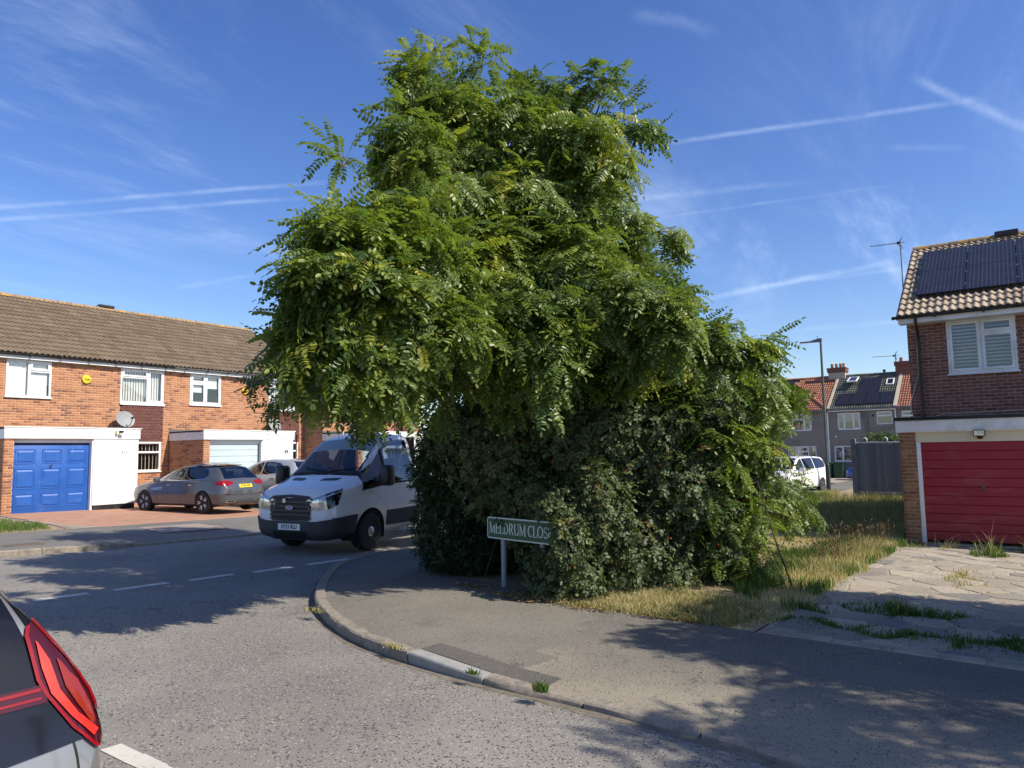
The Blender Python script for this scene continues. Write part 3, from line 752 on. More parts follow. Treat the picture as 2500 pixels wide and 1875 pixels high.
# ------------------------------------------------------------------ brickwork, roofs, windows
BL, BH, BD = 0.2155, 0.0655, 0.05
def brick_base():
    x, z = BL/2, BH/2; e = 0.004; y = 0.0
    V = np.array([(-x+e,y,-z+e),(x-e,y,-z+e),(x-e,y,z-e),(-x+e,y,z-e),(-x,y+e,-z),(x,y+e,-z),(x,y+e,z),(-x,y+e,z),(-x,y+BD,-z),(x,y+BD,-z),(x,y+BD,z),(-x,y+BD,z)])
    F = np.array([(0,1,2,3),(0,4,5,1),(1,5,6,2),(2,6,7,3),(3,7,4,0),(4,8,9,5),(5,9,10,6),(6,10,11,7),(7,11,8,4)])
    return V, F
BV, BF = brick_base()
class Bricks:
    """lays stretcher-bond bricks on faces of one house; the nearest ones become parts, the rest one stuff part"""
    def __init__(s, root): s.root = root; s.items = []
    def face(s, o, ang, L, H, holes=(), mortar=None, mortar_z0=0.0, band=None, name='wall', course0=0.0, stuff_only=False, bond=0.0):
        """o: lower left corner seen from outside, ang: turn about z (0 faces -y)"""
        ca, sa = math.cos(ang), math.sin(ang); n = int(H/0.075+0.5)
        for k in range(n):
            zc = course0+0.0375+k*0.075
            if zc+0.034 > H+0.02: break
            iv = [(0.0, L)]
            for hx0, hx1, hz0, hz1 in holes:
                if hz0-0.03 < zc < hz1+0.03:
                    nv = []
                    for a, b in iv:
                        if hx1 <= a or hx0 >= b: nv.append((a, b)); continue
                        if hx0 > a: nv.append((a, hx0))
                        if hx1 < b: nv.append((hx1, b))
                    iv = nv
            off = (0.1125 if k % 2 else 0.0)+bond
            for a, b in iv:
                m0 = math.floor((a-off)/0.225); x = off+m0*0.225
                while x < b:
                    p0, p1 = max(x+0.005, a+0.002), min(x+0.22, b-0.002)
                    if p1-p0 > 0.03:
                        xc = (p0+p1)/2; j = random.uniform(-0.0025, 0.002)
                        s.items.append(((o[0]+ca*xc+sa*-j, o[1]+sa*xc-ca*-j, o[2]+zc), ang, (p1-p0)/BL, stuff_only))
                    x += 0.225
        # mortar sheet with holes, recessed behind the brick faces
        xs = sorted(set([0, L]+[h for q in holes for h in (clampf(q[0],0,L), clampf(q[1],0,L))])); zs = sorted(set([0, H]+[h for q in holes for h in (clampf(q[2],0,H), clampf(q[3],0,H))]))
        d = 0.006
        T = lambda x, z: (o[0]+ca*x-sa*d, o[1]+sa*x+ca*d, o[2]+z)
        solid = {}
        for i, (xa, xb) in enumerate(zip(xs[:-1], xs[1:])):
            for k, (za, zb) in enumerate(zip(zs[:-1], zs[1:])):
                xm, zm = (xa+xb)/2, (za+zb)/2
                if not any(q[0] < xm < q[1] and q[2] < zm < q[3] for q in holes): solid[(i, k)] = (xa, xb, za, zb)
        while solid:                                                 # each connected stretch of wall is one part
            todo = [next(iter(solid))]; mb = MB()
            while todo:
                c = todo.pop()
                if c not in solid: continue
                xa, xb, za, zb = solid.pop(c); mb.quad(T(xa,za), T(xb,za), T(xb,zb), T(xa,zb))
                todo += [(c[0]+1,c[1]),(c[0]-1,c[1]),(c[0],c[1]+1),(c[0],c[1]-1)]
            mb.build(name, mortar, s.root)
    def lay(s, m, limit=300):
        W = s.root.matrix_basis
        key = lambda it: ((W @ Vector(it[0]))-EYE).length + (1e6 if it[3] or not in_view(W @ Vector(it[0])) else 0)
        s.items.sort(key=key)
        one = s.items[:limit]; rest = s.items[limit:]
        me = npmesh('brick', BV, BF, m)
        for p, a, sx, _ in one: obj('brick', me, s.root, p, (0, 0, a), (sx, 1, 1))
        if rest:
            mats = np.array([np.array(Matrix.Translation(p) @ Matrix.Rotation(a, 4, 'Z') @ Matrix.Diagonal((sx, 1, 1, 1))) for p, a, sx, _ in rest])
            V, F = stamp(BV, BF, mats)
            obj('brickwork', npmesh('brickwork', V, F, m, attrs={'tint': np.repeat(rng.random(len(rest)), len(BV))}), s.root, kind='stuff')
_ci = cam.matrix_world.inverted()
def in_view(p, margin=0.05):
    c = _ci @ p
    if c.z > -0.1: return False
    x, y = c.x/-c.z/0.7002, c.y/-c.z/0.5251
    return abs(x) < 1+margin and abs(y) < 1+margin

# one interlocking concrete tile with two rolls: x across, y up the slope, z out of the roof
def tile_base(w=0.30, l=0.36, amp=0.042, n=12):
    V = []; 
    for yy, up in ((0.0, 0.042), (l, 0.0)):
        for i in range(n+1):
            x = -w/2+w*i/n; ph = (x/w*2) % 1.0
            h = amp*(0.5+0.5*math.cos(2*math.pi*(ph-0.25)))**1.2
            V.append((x, yy, up+h))
    for i in range(n+1): V.append((V[i][0], 0.0, V[i][2]-0.034))
    m = n+1; F = []
    for i in range(n): F.append((i, i+1, m+i+1, m+i)); F.append((2*m+i, 2*m+i+1, i+1, i))
    return np.array(V), np.array(F)
TV, TF = tile_base()
def roof_matrix(o, ang, pitch):
    return Matrix.Translation(o) @ Matrix.Rotation(ang, 4, 'Z') @ Matrix.Rotation(pitch, 4, 'X')
def tile_roof(root, x0, x1, o, pitch, length, gauge, m, limit=300, skip=None, w=0.30, seed=1, jit=0.004, single=True):
    """courses of tiles from the eaves up; o = eaves line origin in house space (x from x0 to x1)"""
    rr = random.Random(seed); me = npmesh('roof_tile', TV, TF, m); me.polygons.foreach_set('use_smooth', [True]*len(TF)); me.set_sharp_from_angle(angle=R(50))
    base = roof_matrix(o, 0, pitch); its = []
    nr = int(length/gauge+0.999); nc = int(round((x1-x0)/w)); ww = (x1-x0)/nc
    for r_ in range(nr):
        for c in range(nc):
            x = x0+(c+0.5)*ww; y = r_*gauge-0.03
            if skip and skip(x, y): continue
            Mx = base @ Matrix.Translation((x, y, rr.uniform(0, jit))) @ Matrix.Rotation(rr.uniform(-0.006, 0.006), 4, 'Z') @ Matrix.Diagonal((ww/0.30*0.998, min(1, (length+0.03-y)/0.36) if y+0.36 > length else 1, 1, 1))
            its.append(Mx)
    if single:
        its.sort(key=lambda q: ((root.matrix_basis @ q.translation)-EYE).length+(1e6 if not in_view(root.matrix_basis @ q.translation) else 0))
        for q in its[:limit]:
            oo = obj('roof_tile', me, root); oo.matrix_basis = q
        its = its[limit:]
    if its:
        V, F = stamp(TV, TF, np.array([np.array(q) for q in its]))
        obj('roof_tiling', npmesh('roof_tiling', V, F, m, True, {'tint': np.repeat(rng.random(len(its)), len(TV))}), root, kind='stuff')
    # boarding under the tiles
    a, b = base @ Vector((x0, -0.03, 0.0)), base @ Vector((x1, -0.03, 0.0)); c, d = base @ Vector((x1, length, 0.0)), base @ Vector((x0, length, 0.0))
    MB().quad(a, b, c, d).build('roof', MAT['black_pvc'], root)
def ridge_tiles(root, p0, p1, m, r_=0.125, step=0.45):
    p0, p1 = Vector(p0), Vector(p1); L = (p1-p0).length; n = max(1, int(round(L/step))); d = (p1-p0)/n
    side = d.cross(Vector((0,0,1))).normalized(); up = side.cross(d).normalized(); k = 8
    vs = []; 
    for h, q in ((0.0, 1.0), (0.985, 0.93)):
        for i in range(k+1):
            t = math.pi*i/k; vs.append(d*h+side*(r_*q*math.cos(t))+up*(r_*q*math.sin(t)))
    for i in range(k+1):
        t = math.pi*i/k; vs.append(side*(r_*0.86*math.cos(t))+up*(r_*0.86*math.sin(t)))
    fs = [(i, i+1, k+2+i, k+1+i) for i in range(k)]+[(2*k+2+i, 2*k+3+i, i+1, i) for i in range(k)]
    me = MB().add(vs, fs).mesh('ridge_tile', m, True, 50)
    for i in range(n): obj('ridge_tile', me, root, p0+d*i+Vector((0,0,random.uniform(-0.006,0.006))))

def window(root, x0, x1, z0, z1, y, lights, blind=None, frame=None, glass=None, depth=0.30, sill=True, fw=0.055, slats=None, label=None, room=None):
    """uPVC window in a wall facing -y.  lights: (fx0,fx1,fz0,fz1,opening) in fractions of the opening"""
    frame = frame or MAT['white_pvc']; glass = glass or MAT['glass_house']
    W, H = x1-x0, z1-z0; mb = MB(); yf = y-0.012
    mb.cbox(x0, x1, yf, y+0.06, z0, z0+fw, 0.006); mb.cbox(x0, x1, yf, y+0.06, z1-fw, z1, 0.006)
    mb.cbox(x0, x0+fw, yf+0.001, y+0.059, z0+fw-0.004, z1-fw+0.004, 0.006); mb.cbox(x1-fw, x1, yf+0.001, y+0.059, z0+fw-0.004, z1-fw+0.004, 0.006)
    ix0, ix1, iz0, iz1 = x0+fw*0.6, x1-fw*0.6, z0+fw*0.6, z1-fw*0.6; iw, ih = ix1-ix0, iz1-iz0
    seen = set()
    for a, b, c, d, _ in lights:                                     # mullions and transoms
        if 0.02 < b < 0.98 and ('v', b, c) not in seen:
            seen.add(('v', b, c)); mb.cbox(ix0+b*iw-0.032, ix0+b*iw+0.032, yf+0.002, y+0.058, iz0+c*ih, iz0+d*ih, 0.005)
        if 0.02 < d < 0.98 and ('h', d, a) not in seen:
            seen.add(('h', d, a)); mb.cbox(ix0+a*iw, ix0+b*iw, yf+0.0025, y+0.0575, iz0+d*ih-0.03, iz0+d*ih+0.03, 0.005)
    w = mb.build('window', frame, root, True, 35)
    if label: w['label'] = label
    for a, b, c, d, op in lights:
        X0, X1, Z0, Z1 = ix0+a*iw, ix0+b*iw, iz0+c*ih, iz0+d*ih
        m_ = 0.03
        if op:
            s = MB(); t = 0.052; q = 0.022; ya, yb = yf-0.022, y+0.03
            s.cbox(X0+q, X1-q, ya, yb, Z0+q, Z0+q+t, 0.006); s.cbox(X0+q, X1-q, ya, yb, Z1-q-t, Z1-q, 0.006)
            s.cbox(X0+q, X0+q+t, ya+0.001, yb-0.001, Z0+q+t-0.004, Z1-q-t+0.004, 0.006); s.cbox(X1-q-t, X1-q, ya+0.001, yb-0.001, Z0+q+t-0.004, Z1-q-t+0.004, 0.006)
            s.build('sash', frame, w, True, 35); m_ = q+t*0.7
        MB().quad((X0+m_, y+0.012, Z0+m_), (X1-m_, y+0.012, Z0+m_), (X1-m_, y+0.012, Z1-m_), (X0+m_, y+0.012, Z1-m_)).build('pane', glass, w)
        if blind: blind(w, X0+m_*0.6, X1-m_*0.6, Z0+m_*0.6, Z1-m_*0.6, y+0.075)
    if sill: MB().cbox(x0-0.03, x1+0.03, yf-0.045, y+0.05, z0-0.035, z0+0.002, 0.008).build('sill', frame, w, True, 35)
    # the room behind: back wall, sides, floor, ceiling
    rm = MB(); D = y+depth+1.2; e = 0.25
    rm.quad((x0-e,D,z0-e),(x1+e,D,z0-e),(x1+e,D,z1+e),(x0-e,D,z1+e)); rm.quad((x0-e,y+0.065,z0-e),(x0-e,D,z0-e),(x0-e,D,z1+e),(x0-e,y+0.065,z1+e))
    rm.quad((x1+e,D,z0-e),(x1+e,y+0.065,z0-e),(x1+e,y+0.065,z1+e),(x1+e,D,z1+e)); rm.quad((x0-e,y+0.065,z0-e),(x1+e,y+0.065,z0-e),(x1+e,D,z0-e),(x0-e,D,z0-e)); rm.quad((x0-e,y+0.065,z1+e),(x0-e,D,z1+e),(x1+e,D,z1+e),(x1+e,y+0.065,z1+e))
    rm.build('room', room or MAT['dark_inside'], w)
    # reveal filling between wall face and frame
    return w
def roller(frac, m='blind_white', xa=0.0, xb=1.0):
    def f(w, X0, X1, Z0, Z1, y):
        a, b = X0+(X1-X0)*xa, X0+(X1-X0)*xb
        z = Z1-(Z1-Z0)*frac; mb = MB(); mb.box(a, b, y, y+0.004, z, Z1); mb.box(a, b, y-0.006, y+0.01, z-0.018, z)
        mb.build('roller_blind', MAT[m], w)
    return f
def verticals(m='blind_white', pitch=0.089, turn=38, gap=None, lo=0.0):
    me = {}
    def f(w, X0, X1, Z0, Z1, y):
        h = Z1-Z0; n = int((X1-X0)/pitch)+1
        key = round(h, 3)
        if key not in me:
            me[key] = MB().box(-0.0445, 0.0445, -0.0012, 0.0012, 0.0, h).mesh('blind_slat', MAT[m])
        for i in range(n):
            x = X0+pitch*(i+0.4)
            if x > X1: break
            t = turn if gap is None or not gap(i, n) else 82
            obj('blind_slat', me[key], w, (x, y+0.05, Z0), (0, 0, R(t+random.uniform(-5, 5))))
        MB().box(X0, X1, y+0.02, y+0.07, Z1-0.03, Z1).build('blind_rail', MAT['blind_white'], w)
    return f
def venetian(pitch=0.06, turn=-25, m='blind_white', thick=0.006, depth=0.055, closed_above=None):
    def f(w, X0, X1, Z0, Z1, y):
        me = MB().cbox(0, X1-X0, -depth/2, depth/2, -thick/2, thick/2, 0.002).mesh('blind_slat', MAT[m])
        z = Z0+pitch*0.5
        while z < Z1:
            t = turn
            if closed_above and z > closed_above: t = 78
            obj('blind_slat', me, w, (X0, y+0.05, z), (R(t), 0, 0)); z += pitch
    return f

# ------------------------------------------------------------------ the brick terrace across the road
MITRE = 0.05
def blue_door(root, x0, x1, z0, z1, y):
    d = MB().cbox(x0, x1, y, y+0.035, z0, z1-0.06, 0.004).build('garage_door', MAT['door_blue'], root, True, 35)
    MB().cbox(x0+0.01, x1-0.01, y+0.006, y+0.04, z1-0.06, z1, 0.003).build('top_shade_strip', M('door_shade', (0.008,0.02,0.09), rough=0.5), d)  # dark blue strip: the shade under the lintel put into the colour
    W = (x1-x0)/3; rows = [(0.16, 0.56), (0.68, 1.25), (1.37, 1.78)]
    for c in range(3):
        for za, zb in rows:
            a, b = x0+c*W+0.085, x0+(c+1)*W-0.075; q = z0+za, z0+zb; mb = MB(); e1, e2, e3 = 0.018, 0.03, 0.085
            zA, zB = q
            ring = lambda k, dy: [(a+k, y+dy, zA+k), (b-k, y+dy, zA+k), (b-k, y+dy, zB-k), (a+k, y+dy, zB-k)]
            rs = [ring(0, -0.001), ring(e1*0.5, -0.012), ring(e1, -0.012), ring(e2, 0.0015), ring(e2+0.012, 0.0015), ring(e3, -0.020)]
            rs = [[(p[0], p[1], p[2]) for p in r_] for r_ in rs]
            for r1, r2 in zip(rs[:-1], rs[1:]):
                for i in range(4): mb.quad(r1[i], r1[(i+1) % 4], r2[(i+1) % 4], r2[i])
            mb.quad(*rs[-1]); mb.build('door_panel', MAT['door_blue'], d)
    h = MB(); xm = (x0+x1)/2-0.02
    h.lathe([(0.0,-0.03),(0.035,-0.03),(0.04,-0.012),(0.04,0)], 16, axis='y', c=(xm, y, z0+1.31)); h.bar((xm, y-0.045, z0+1.36), (xm+0.012, y-0.045, z0+1.26), 0.022, 0.02)
    h.build('door_handle', MAT['chrome'], d, True, 40)
def slat_door(root, x0, x1, z0, z1, y, m, n=9, name='door_panel', frame=0.07):
    d = MB().box(x0, x1, y+0.012, y+0.04, z0, z1).build('garage_door', m, root)
    h = (z1-z0)/n
    for i in range(n):
        a, b = z0+i*h, z0+(i+1)*h
        MB().add([(x0,y+0.012,a+0.004),(x1,y+0.012,a+0.004),(x1,y-0.004,a+0.012),(x0,y-0.004,a+0.012),(x1,y+0.0,b-0.010),(x0,y+0.0,b-0.010),(x1,y+0.012,b-0.001),(x0,y+0.012,b-0.001)],
                 [(0,1,2,3),(3,2,4,5),(5,4,6,7)]).build(name, m, d)
    return d

def terrace_house(X0, dy, dz, label, doorkind, gl, brick_limit, detail=True):
    Z0 = gz(11.15, 22.5)-0.02+dz
    t = thing('terrace_house', label, 'house', (X0, 22.5+dy, Z0))
    B = Bricks(t); YM = 2.1; P = 5.8; EZ = 4.52
    # main wall: two upper windows, tile hung bay, low window
    w1 = (0.72, 1.95, 3.40, 4.52); w2 = (4.06, 5.55, 3.36, 4.52); low = (4.30, 5.50, 1.06, 2.06); bay = (4.06, 5.55, 2.06, 3.36); door = (3.75, 4.2, 0.0, 2.06)
    B.face((0, YM, 0), 0, P, EZ, [w1, w2, low, bay, (3.62, 4.06, 0.0, 2.06), (4.06, 4.30, 0.0, 2.06), (0.0, 3.62, 0.0, 2.35)], MAT['mortar_tan'])
    # garage: left side wall, front pillar
    B.face((0.0, YM, 0), R(-90), YM, 2.12, [], MAT['mortar_tan'])
    B.face((0.0, 0, 0), 0, 0.235, 2.12, [], MAT['mortar_tan'])
    if dy < 0:                                                       # stepped forward: the flank shows
        B.face((0.0, YM-dy, 0), R(-90), -dy, EZ, [], MAT['mortar_tan'], name='flank_wall')
    B.lay(MAT['brick_orange'], brick_limit)
    # back volume closing the house
    bk = MB(); bk.quad((0.002,YM+0.02,0),(0.002,9.5,0),(0.002,9.5,EZ),(0.002,YM+0.02,EZ)); bk.quad((P-0.002,9.5,0),(P-0.002,YM+0.02,0),(P-0.002,YM+0.02,EZ),(P-0.002,9.5,EZ)); bk.quad((P,9.5,0),(0,9.5,0),(0,9.5,EZ),(P,9.5,EZ))
    bk.build('rear_wall', MAT['mortar_tan'], t)
    gb = MB()
    for x in (0.004, P-0.004): gb.add([(x, YM-0.2, EZ), (x, 9.5, EZ), (x, 5.8, 7.14)], [(0,1,2)])
    gb.build('gable_wall', MAT['tile_hung'] if dy == 0 else MAT['brick_orange'], t)
    # garage front
    dx0, dx1, dtop = 0.245, 2.26, 1.985
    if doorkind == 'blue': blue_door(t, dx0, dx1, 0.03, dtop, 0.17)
    else:
        slat_door(t, dx0+0.03, dx1-0.05, 0.03, dtop-0.03, 0.17, MAT['door_grey'], 9)
        fr = MB(); fr.cbox(dx0-0.01, dx1+0.01, 0.14, 0.2, dtop-0.035, dtop+0.035, 0.006); fr.build('door_frame', MAT['white_paint'], t, True, 35)
    fr = MB(); fr.box(0.236, 2.30, 0.10, 0.19, dtop+0.036 if doorkind != 'blue' else dtop+0.002, 2.12); fr.box(2.27, 2.32, 0.03, 0.2, 0.0, 2.12)
    fr.build('door_lintel', MAT['white_paint'], t)
    MB().cbox(2.30, 3.62, -0.005, YM, 0.16, 2.12, 0.006).build('render_panel', MAT['white_paint'], t, True, 35)
    MB().box(2.34, 3.56, 0.02, YM, 0.0, 0.158).build('plinth', MAT['black_pvc'], t)
    MB().box(0.236, 2.30, 0.12, 0.30, -0.06, 0.028).build('threshold', MAT['concrete'], t)
    fa = MB(); fa.cbox(-0.02, 3.66, -0.035, 0.0, 2.10, 2.40, 0.004)
    fa.box(-0.02, 0.015, 0.0, YM-0.01, 2.10, 2.40); fa.box(3.625, 3.66, 0.0, YM-0.01, 2.10, 2.40); fa.box(-0.02, 3.66, -0.045, -0.0355, 2.245, 2.25)
    fa.build('garage_fascia', MAT['white_pvc'], t, True, 35)
    MB().cbox(-0.04, 3.70, -0.055, 0.01, 2.401, 2.43, 0.004).build('roof_trim', MAT['white_pvc'], t, True, 35)
    rf = MB(); rf.box(-0.02, 3.66, 0.01, YM-0.02, 2.36, 2.41); rf.box(0.0, 3.62, YM-0.03, YM-0.012, 2.40, 2.48); rf.build('garage_roof', MAT['felt_roof'], t)
    if X0 > 10:                                                      # the drive falls away here: footings show
        ft_ = MB(); ft_.box(0.01, 3.60, 0.03, YM-0.02, -0.45, 0.0); ft_.box(3.60, P-0.01, YM+0.02, YM+0.3, -0.45, 0.0); ft_.build('footing', MAT['concrete'], t)
    # entrance recess: front door half hidden behind the panel
    fd = MB().cbox(3.66, 4.26, YM-0.02, YM+0.04, 0.05, 2.04, 0.01).build('front_door', MAT['white_pvc'], t, True, 35)
    MB().box(3.80, 4.12, YM-0.024, YM-0.021, 1.2, 1.8).build('pane', MAT['black_gloss'], fd)
    # windows
    if gl == 0:
        window(t, *w1, YM, [(0,0.5,0,1,False),(0.5,1,0.72,1,True),(0.5,1,0,0.72,False)], roller(0.97, 'blind_white', 0.03, 0.93))
    else:
        window(t, *w1, YM, [(0,0.48,0.73,1,True),(0,0.48,0,0.73,True),(0.48,1,0,1,True)], roller(0.42, 'blind_white', 0.05, 0.9))
    window(t, *w2, YM, [(0,0.62,0.76,1,True),(0,0.62,0,0.76,False),(0.62,1,0,1,True)], verticals('blind_white', 0.089, 24, lambda i, n: False))
    window(t, *low, YM, [(0,1,0.66,1,False),(0,1,0,0.66,False)], verticals('blind_cream', 0.127, 52), fw=0.06)
    # hanging tiles under the bay
    n_r = 12; hh = (bay[3]-0.05-bay[2])/n_r; me = MB().cbox(-0.0825*1.0, 0.0825, -0.022, 0.0, 0.0, hh*1.25, 0.002).mesh('wall_tile', MAT['tile_hung'])
    me2 = MB().cbox(-0.02, 0.02, -0.022, 0.0, 0.0, hh*1.25, 0.002).mesh('wall_tile', MAT['tile_hung'])
    for r_ in range(n_r):
        off = 0.0825 if r_ % 2 else 0.0; n = 9
        for c in range(n+1):
            x = bay[0]+0.083+c*0.166-off
            if x-0.05 > bay[1]-0.08 or x < bay[0]+0.02: continue
            sx = min(1.0, (x-bay[0])/0.083, (bay[1]-x)/0.083)
            if sx < 0.2: continue
            obj('wall_tile', me, t, (x, YM+0.012-0.004*random.random(), bay[2]+r_*hh+random.uniform(-0.003,0.003)), (R(-5.5+random.uniform(-0.6,0.6)), 0, 0), (sx*0.985, 1, 1))
    MB().box(bay[0], bay[1], YM+0.02, YM+0.06, bay[2], bay[3]).build('tile_backing', MAT['tile_hung'], t)
    MB().cbox(bay[0]-0.01, bay[1]+0.02, YM-0.05, YM+0.02, bay[3]-0.07, bay[3]-0.036, 0.006).build('lead_flashing', MAT['white_paint'], t)
    # eaves
    MB().cbox(0, P, YM-0.16, YM-0.135, EZ, EZ+0.16, 0.003).build('fascia', MAT['white_pvc'], t)
    MB().box(0, P, YM-0.134, YM+0.05, EZ+0.012, EZ+0.02).build('soffit', MAT['white_pvc'], t)
    gut = []
    for k in range(9):
        a = math.pi+math.pi*k/8; gut.append((YM-0.215+0.055*math.cos(a), EZ+0.15+0.055*math.sin(a)))
    for k in range(8, -1, -1):
        a = math.pi+math.pi*k/8; gut.append((YM-0.215+0.049*math.cos(a), EZ+0.15+0.049*math.sin(a)))
    g = MB().prism(gut, 0.0, P, plane='yz').build('gutter', MAT['black_pvc'] if gl == 0 else MAT['grey_pvc'], t, True, 40)
    for k in range(7): MB().cbox(0.4+k*0.85, 0.45+k*0.85, YM-0.285, YM-0.15, EZ+0.08, EZ+0.165, 0.004).build('gutter_bracket', MAT['black_pvc'], g)
    # roof
    pitch = math.atan2(2.43, 4.0)
    tile_roof(t, 0.0, P, (0, YM-0.24, EZ+0.17), pitch, 4.66, 0.325, MAT['tile_brown'], 300, seed=int(X0*10))
    top = (YM-0.24+4.66*math.cos(pitch), EZ+0.17+4.66*math.sin(pitch))
    ridge_tiles(t, (0, top[0], top[1]-0.015), (P, top[0], top[1]-0.015), MAT['ridge_lichen'])
    MB().quad((0, top[0], top[1]), (P, top[0], top[1]), (P, 9.7, EZ+0.1), (0, 9.7, EZ+0.1)).build('rear_roof', MAT['tile_brown'], t)
    return t
h8 = terrace_house(8.15, 0, 0, 'orange brick terrace house with nine panel blue garage door', 'blue', 0, 300)
h6 = terrace_house(13.95, 0, -0.004, 'orange brick terrace house with pale grey garage door', 'grey', 1, 300)
h4 = terrace_house(19.80, -1.1, 0.0, 'brick house standing forward of the terrace behind white van and tree', 'grey', 1, 120)
cp_ = MB(); cp_.cbox(0.95, 1.55, 5.6, 6.1, 7.1, 7.40, 0.02); cp_.lathe([(0.10,7.40),(0.12,7.46),(0.09,7.5)], 12, c=(1.25, 5.85, 0)); cp_.build('chimney', MAT['ridge_lichen'], h8)
MB().cbox(5.0, 5.55, 5.72, 5.98, 7.2, 7.30, 0.02).build('ridge_vent', MAT['black_pvc'], h8)
MB().tube([(-0.02,-1.15+2.1-0.11,0),( -0.02,-1.15+2.1-0.11,4.5)], 0.034, 10).build('downpipe', MAT['white_pvc'], h4)

def text_mesh(name, s, size, m, parent, Mx, extrude=0.0005, sx=1.0, bold=0.0, align='CENTER'):
    c = bpy.data.curves.new(name, 'FONT'); c.body = s; c.size = size; c.extrude = extrude; c.align_x = align; c.align_y = 'CENTER'; c.offset = bold; c.resolution_u = 3
    tmp = bpy.data.objects.new('tmp', c); COL.objects.link(tmp); bpy.context.view_layer.update()
    me = bpy.data.meshes.new_from_object(tmp.evaluated_get(bpy.context.evaluated_depsgraph_get())); bpy.data.objects.remove(tmp); bpy.data.curves.remove(c)
    me.materials.clear(); me.materials.append(m); me.transform(Matrix.Diagonal((sx, 1, 1, 1)))
    o = obj(name, me, parent); o.matrix_basis = Mx; return o
FACE = Matrix.Rotation(R(90), 4, 'X')                               # text standing up and facing -y

def dish(name, label, loc, rz, group='satellite dishes on the terrace'):
    t = thing(name, label, 'satellite dish', loc, rz, group)
    mb = MB(); n = 28; rings = 6; vs = [(0, 0.055, 0)]
    for r_ in range(1, rings+1):
        q = r_/rings
        for k in range(n):
            a = 2*math.pi*k/n; vs.append((0.36*q*math.cos(a), 0.055*(1-q*q), 0.275*q*math.sin(a)))
    fs = [(0, 1+k, 1+(k+1) % n) for k in range(n)]
    for r_ in range(rings-1):
        for k in range(n): fs.append((1+r_*n+k, 1+(r_+1)*n+k, 1+(r_+1)*n+(k+1) % n, 1+r_*n+(k+1) % n))
    mb.add(vs, fs); mb.add([(v[0], v[1]+0.006, v[2]) for v in vs], [tuple(reversed(f)) for f in fs])
    tilt = Matrix.Rotation(R(-16), 4, 'X')
    o = mb.build('reflector', MAT['dish_grey'], t, True, fix=False); o.matrix_basis = tilt
    a = MB(); a.tube([(0, 0.03, -0.27), (0, -0.15, -0.25), (0, -0.30, -0.09)], 0.011, 8); o = a.build('feed_arm', MAT['black_pvc'], t); o.matrix_basis = tilt
    a = MB(); a.lathe([(0.012,-0.05),(0.028,-0.05),(0.034,0.0),(0.02,0.07)], 12, axis='y', c=(0,-0.31,-0.06)); o = a.build('receiver', MAT['black_pvc'], t, True, 40); o.matrix_basis = tilt
    a = MB(); a.tube([(0, 0.05, 0.0), (0, 0.17, -0.02), (0, 0.20, -0.28), (0, 0.30, -0.34)], 0.018, 8); a.cbox(-0.06, 0.06, 0.27, 0.30, -0.42, -0.22, 0.004); a.build('bracket', MAT['galv'], t)
    return t
zt = h8.location.z
dish('satellite_dish', 'grey satellite dish above the garage with the blue door', (12.22, 24.22, zt+2.80), R(14))
dish('satellite_dish', 'grey satellite dish above the pale grey garage door', (18.05, 24.22, zt+2.74), R(14))

def alarm(label, loc):
    t = thing('alarm_box', label, 'alarm box', loc)
    MB().lathe([(0.145,0.0),(0.145,-0.035),(0.125,-0.06),(0.06,-0.068),(0.0,-0.07)], 28, axis='y').build('cover', MAT['yellow_box'], t, True, 40)
    text_mesh('lettering', 'Yale', 0.105, MAT['ink'], t, Matrix.Translation((0.005, -0.0705, -0.005)) @ FACE, 0.001, 0.9, 0.002)
    return t
alarm('round yellow alarm box between two upstairs windows', (11.12, 24.6, zt+4.05))['group'] = 'yellow alarm boxes'
alarm('round yellow alarm box half hidden by the overhanging robinia leaves', (16.92, 24.6, zt+4.02))['group'] = 'yellow alarm boxes'

t = thing('house_number_plate', 'white number plate with black rim on white rendered panel', 'number plate', (11.36, 22.494, zt+1.70))
MB().cbox(-0.085,0.085,-0.008,0,-0.056,0.056,0.003).build('rim', MAT['ink'], t); MB().cbox(-0.073,0.073,-0.011,-0.002,-0.045,0.045,0.002).build('plate', MAT['plate_white'], t)
text_mesh('lettering', 'N 8', 0.085, MAT['ink'], t, Matrix.Translation((0,-0.0118,0)) @ FACE, 0.0005, 0.95)
t = thing('house_number_plate', 'dark slate number plate on the panel beside grey garage door', 'number plate', (17.27, 22.494, zt+1.66))
MB().cbox(-0.085,0.085,-0.010,0,-0.062,0.062,0.003).build('plate', M('slate', (0.07,0.08,0.10), (0.10,0.11,0.13), 8, rough=0.5), t)
text_mesh('lettering', '6', 0.085, MAT['plate_white'], t, Matrix.Translation((0,-0.0105,0.018)) @ FACE, 0.0005)
MB().box(-0.05,0.05,-0.0112,-0.0105,-0.035,-0.026).box(-0.03,0.03,-0.0112,-0.0105,-0.050,-0.043).build('small_print', MAT['plate_white'], t)
t = thing('security_camera', 'cream floodlight camera on white fascia beneath satellite dish', 'security light', (11.10, 22.46, zt+2.29))
MB().cbox(-0.05,0.02,-0.07,0,-0.06,0.06,0.012).build('lamp_body', M('cream_plastic', (0.62,0.58,0.35), rough=0.5), t)
MB().cbox(0.05,0.17,-0.06,0,0.0,0.06,0.006).build('floodlight', MAT['black_pvc'], t); MB().cbox(0.03,0.15,-0.10,-0.01,-0.075,-0.035,0.012).build('camera_body', MAT['white_pvc'], t)

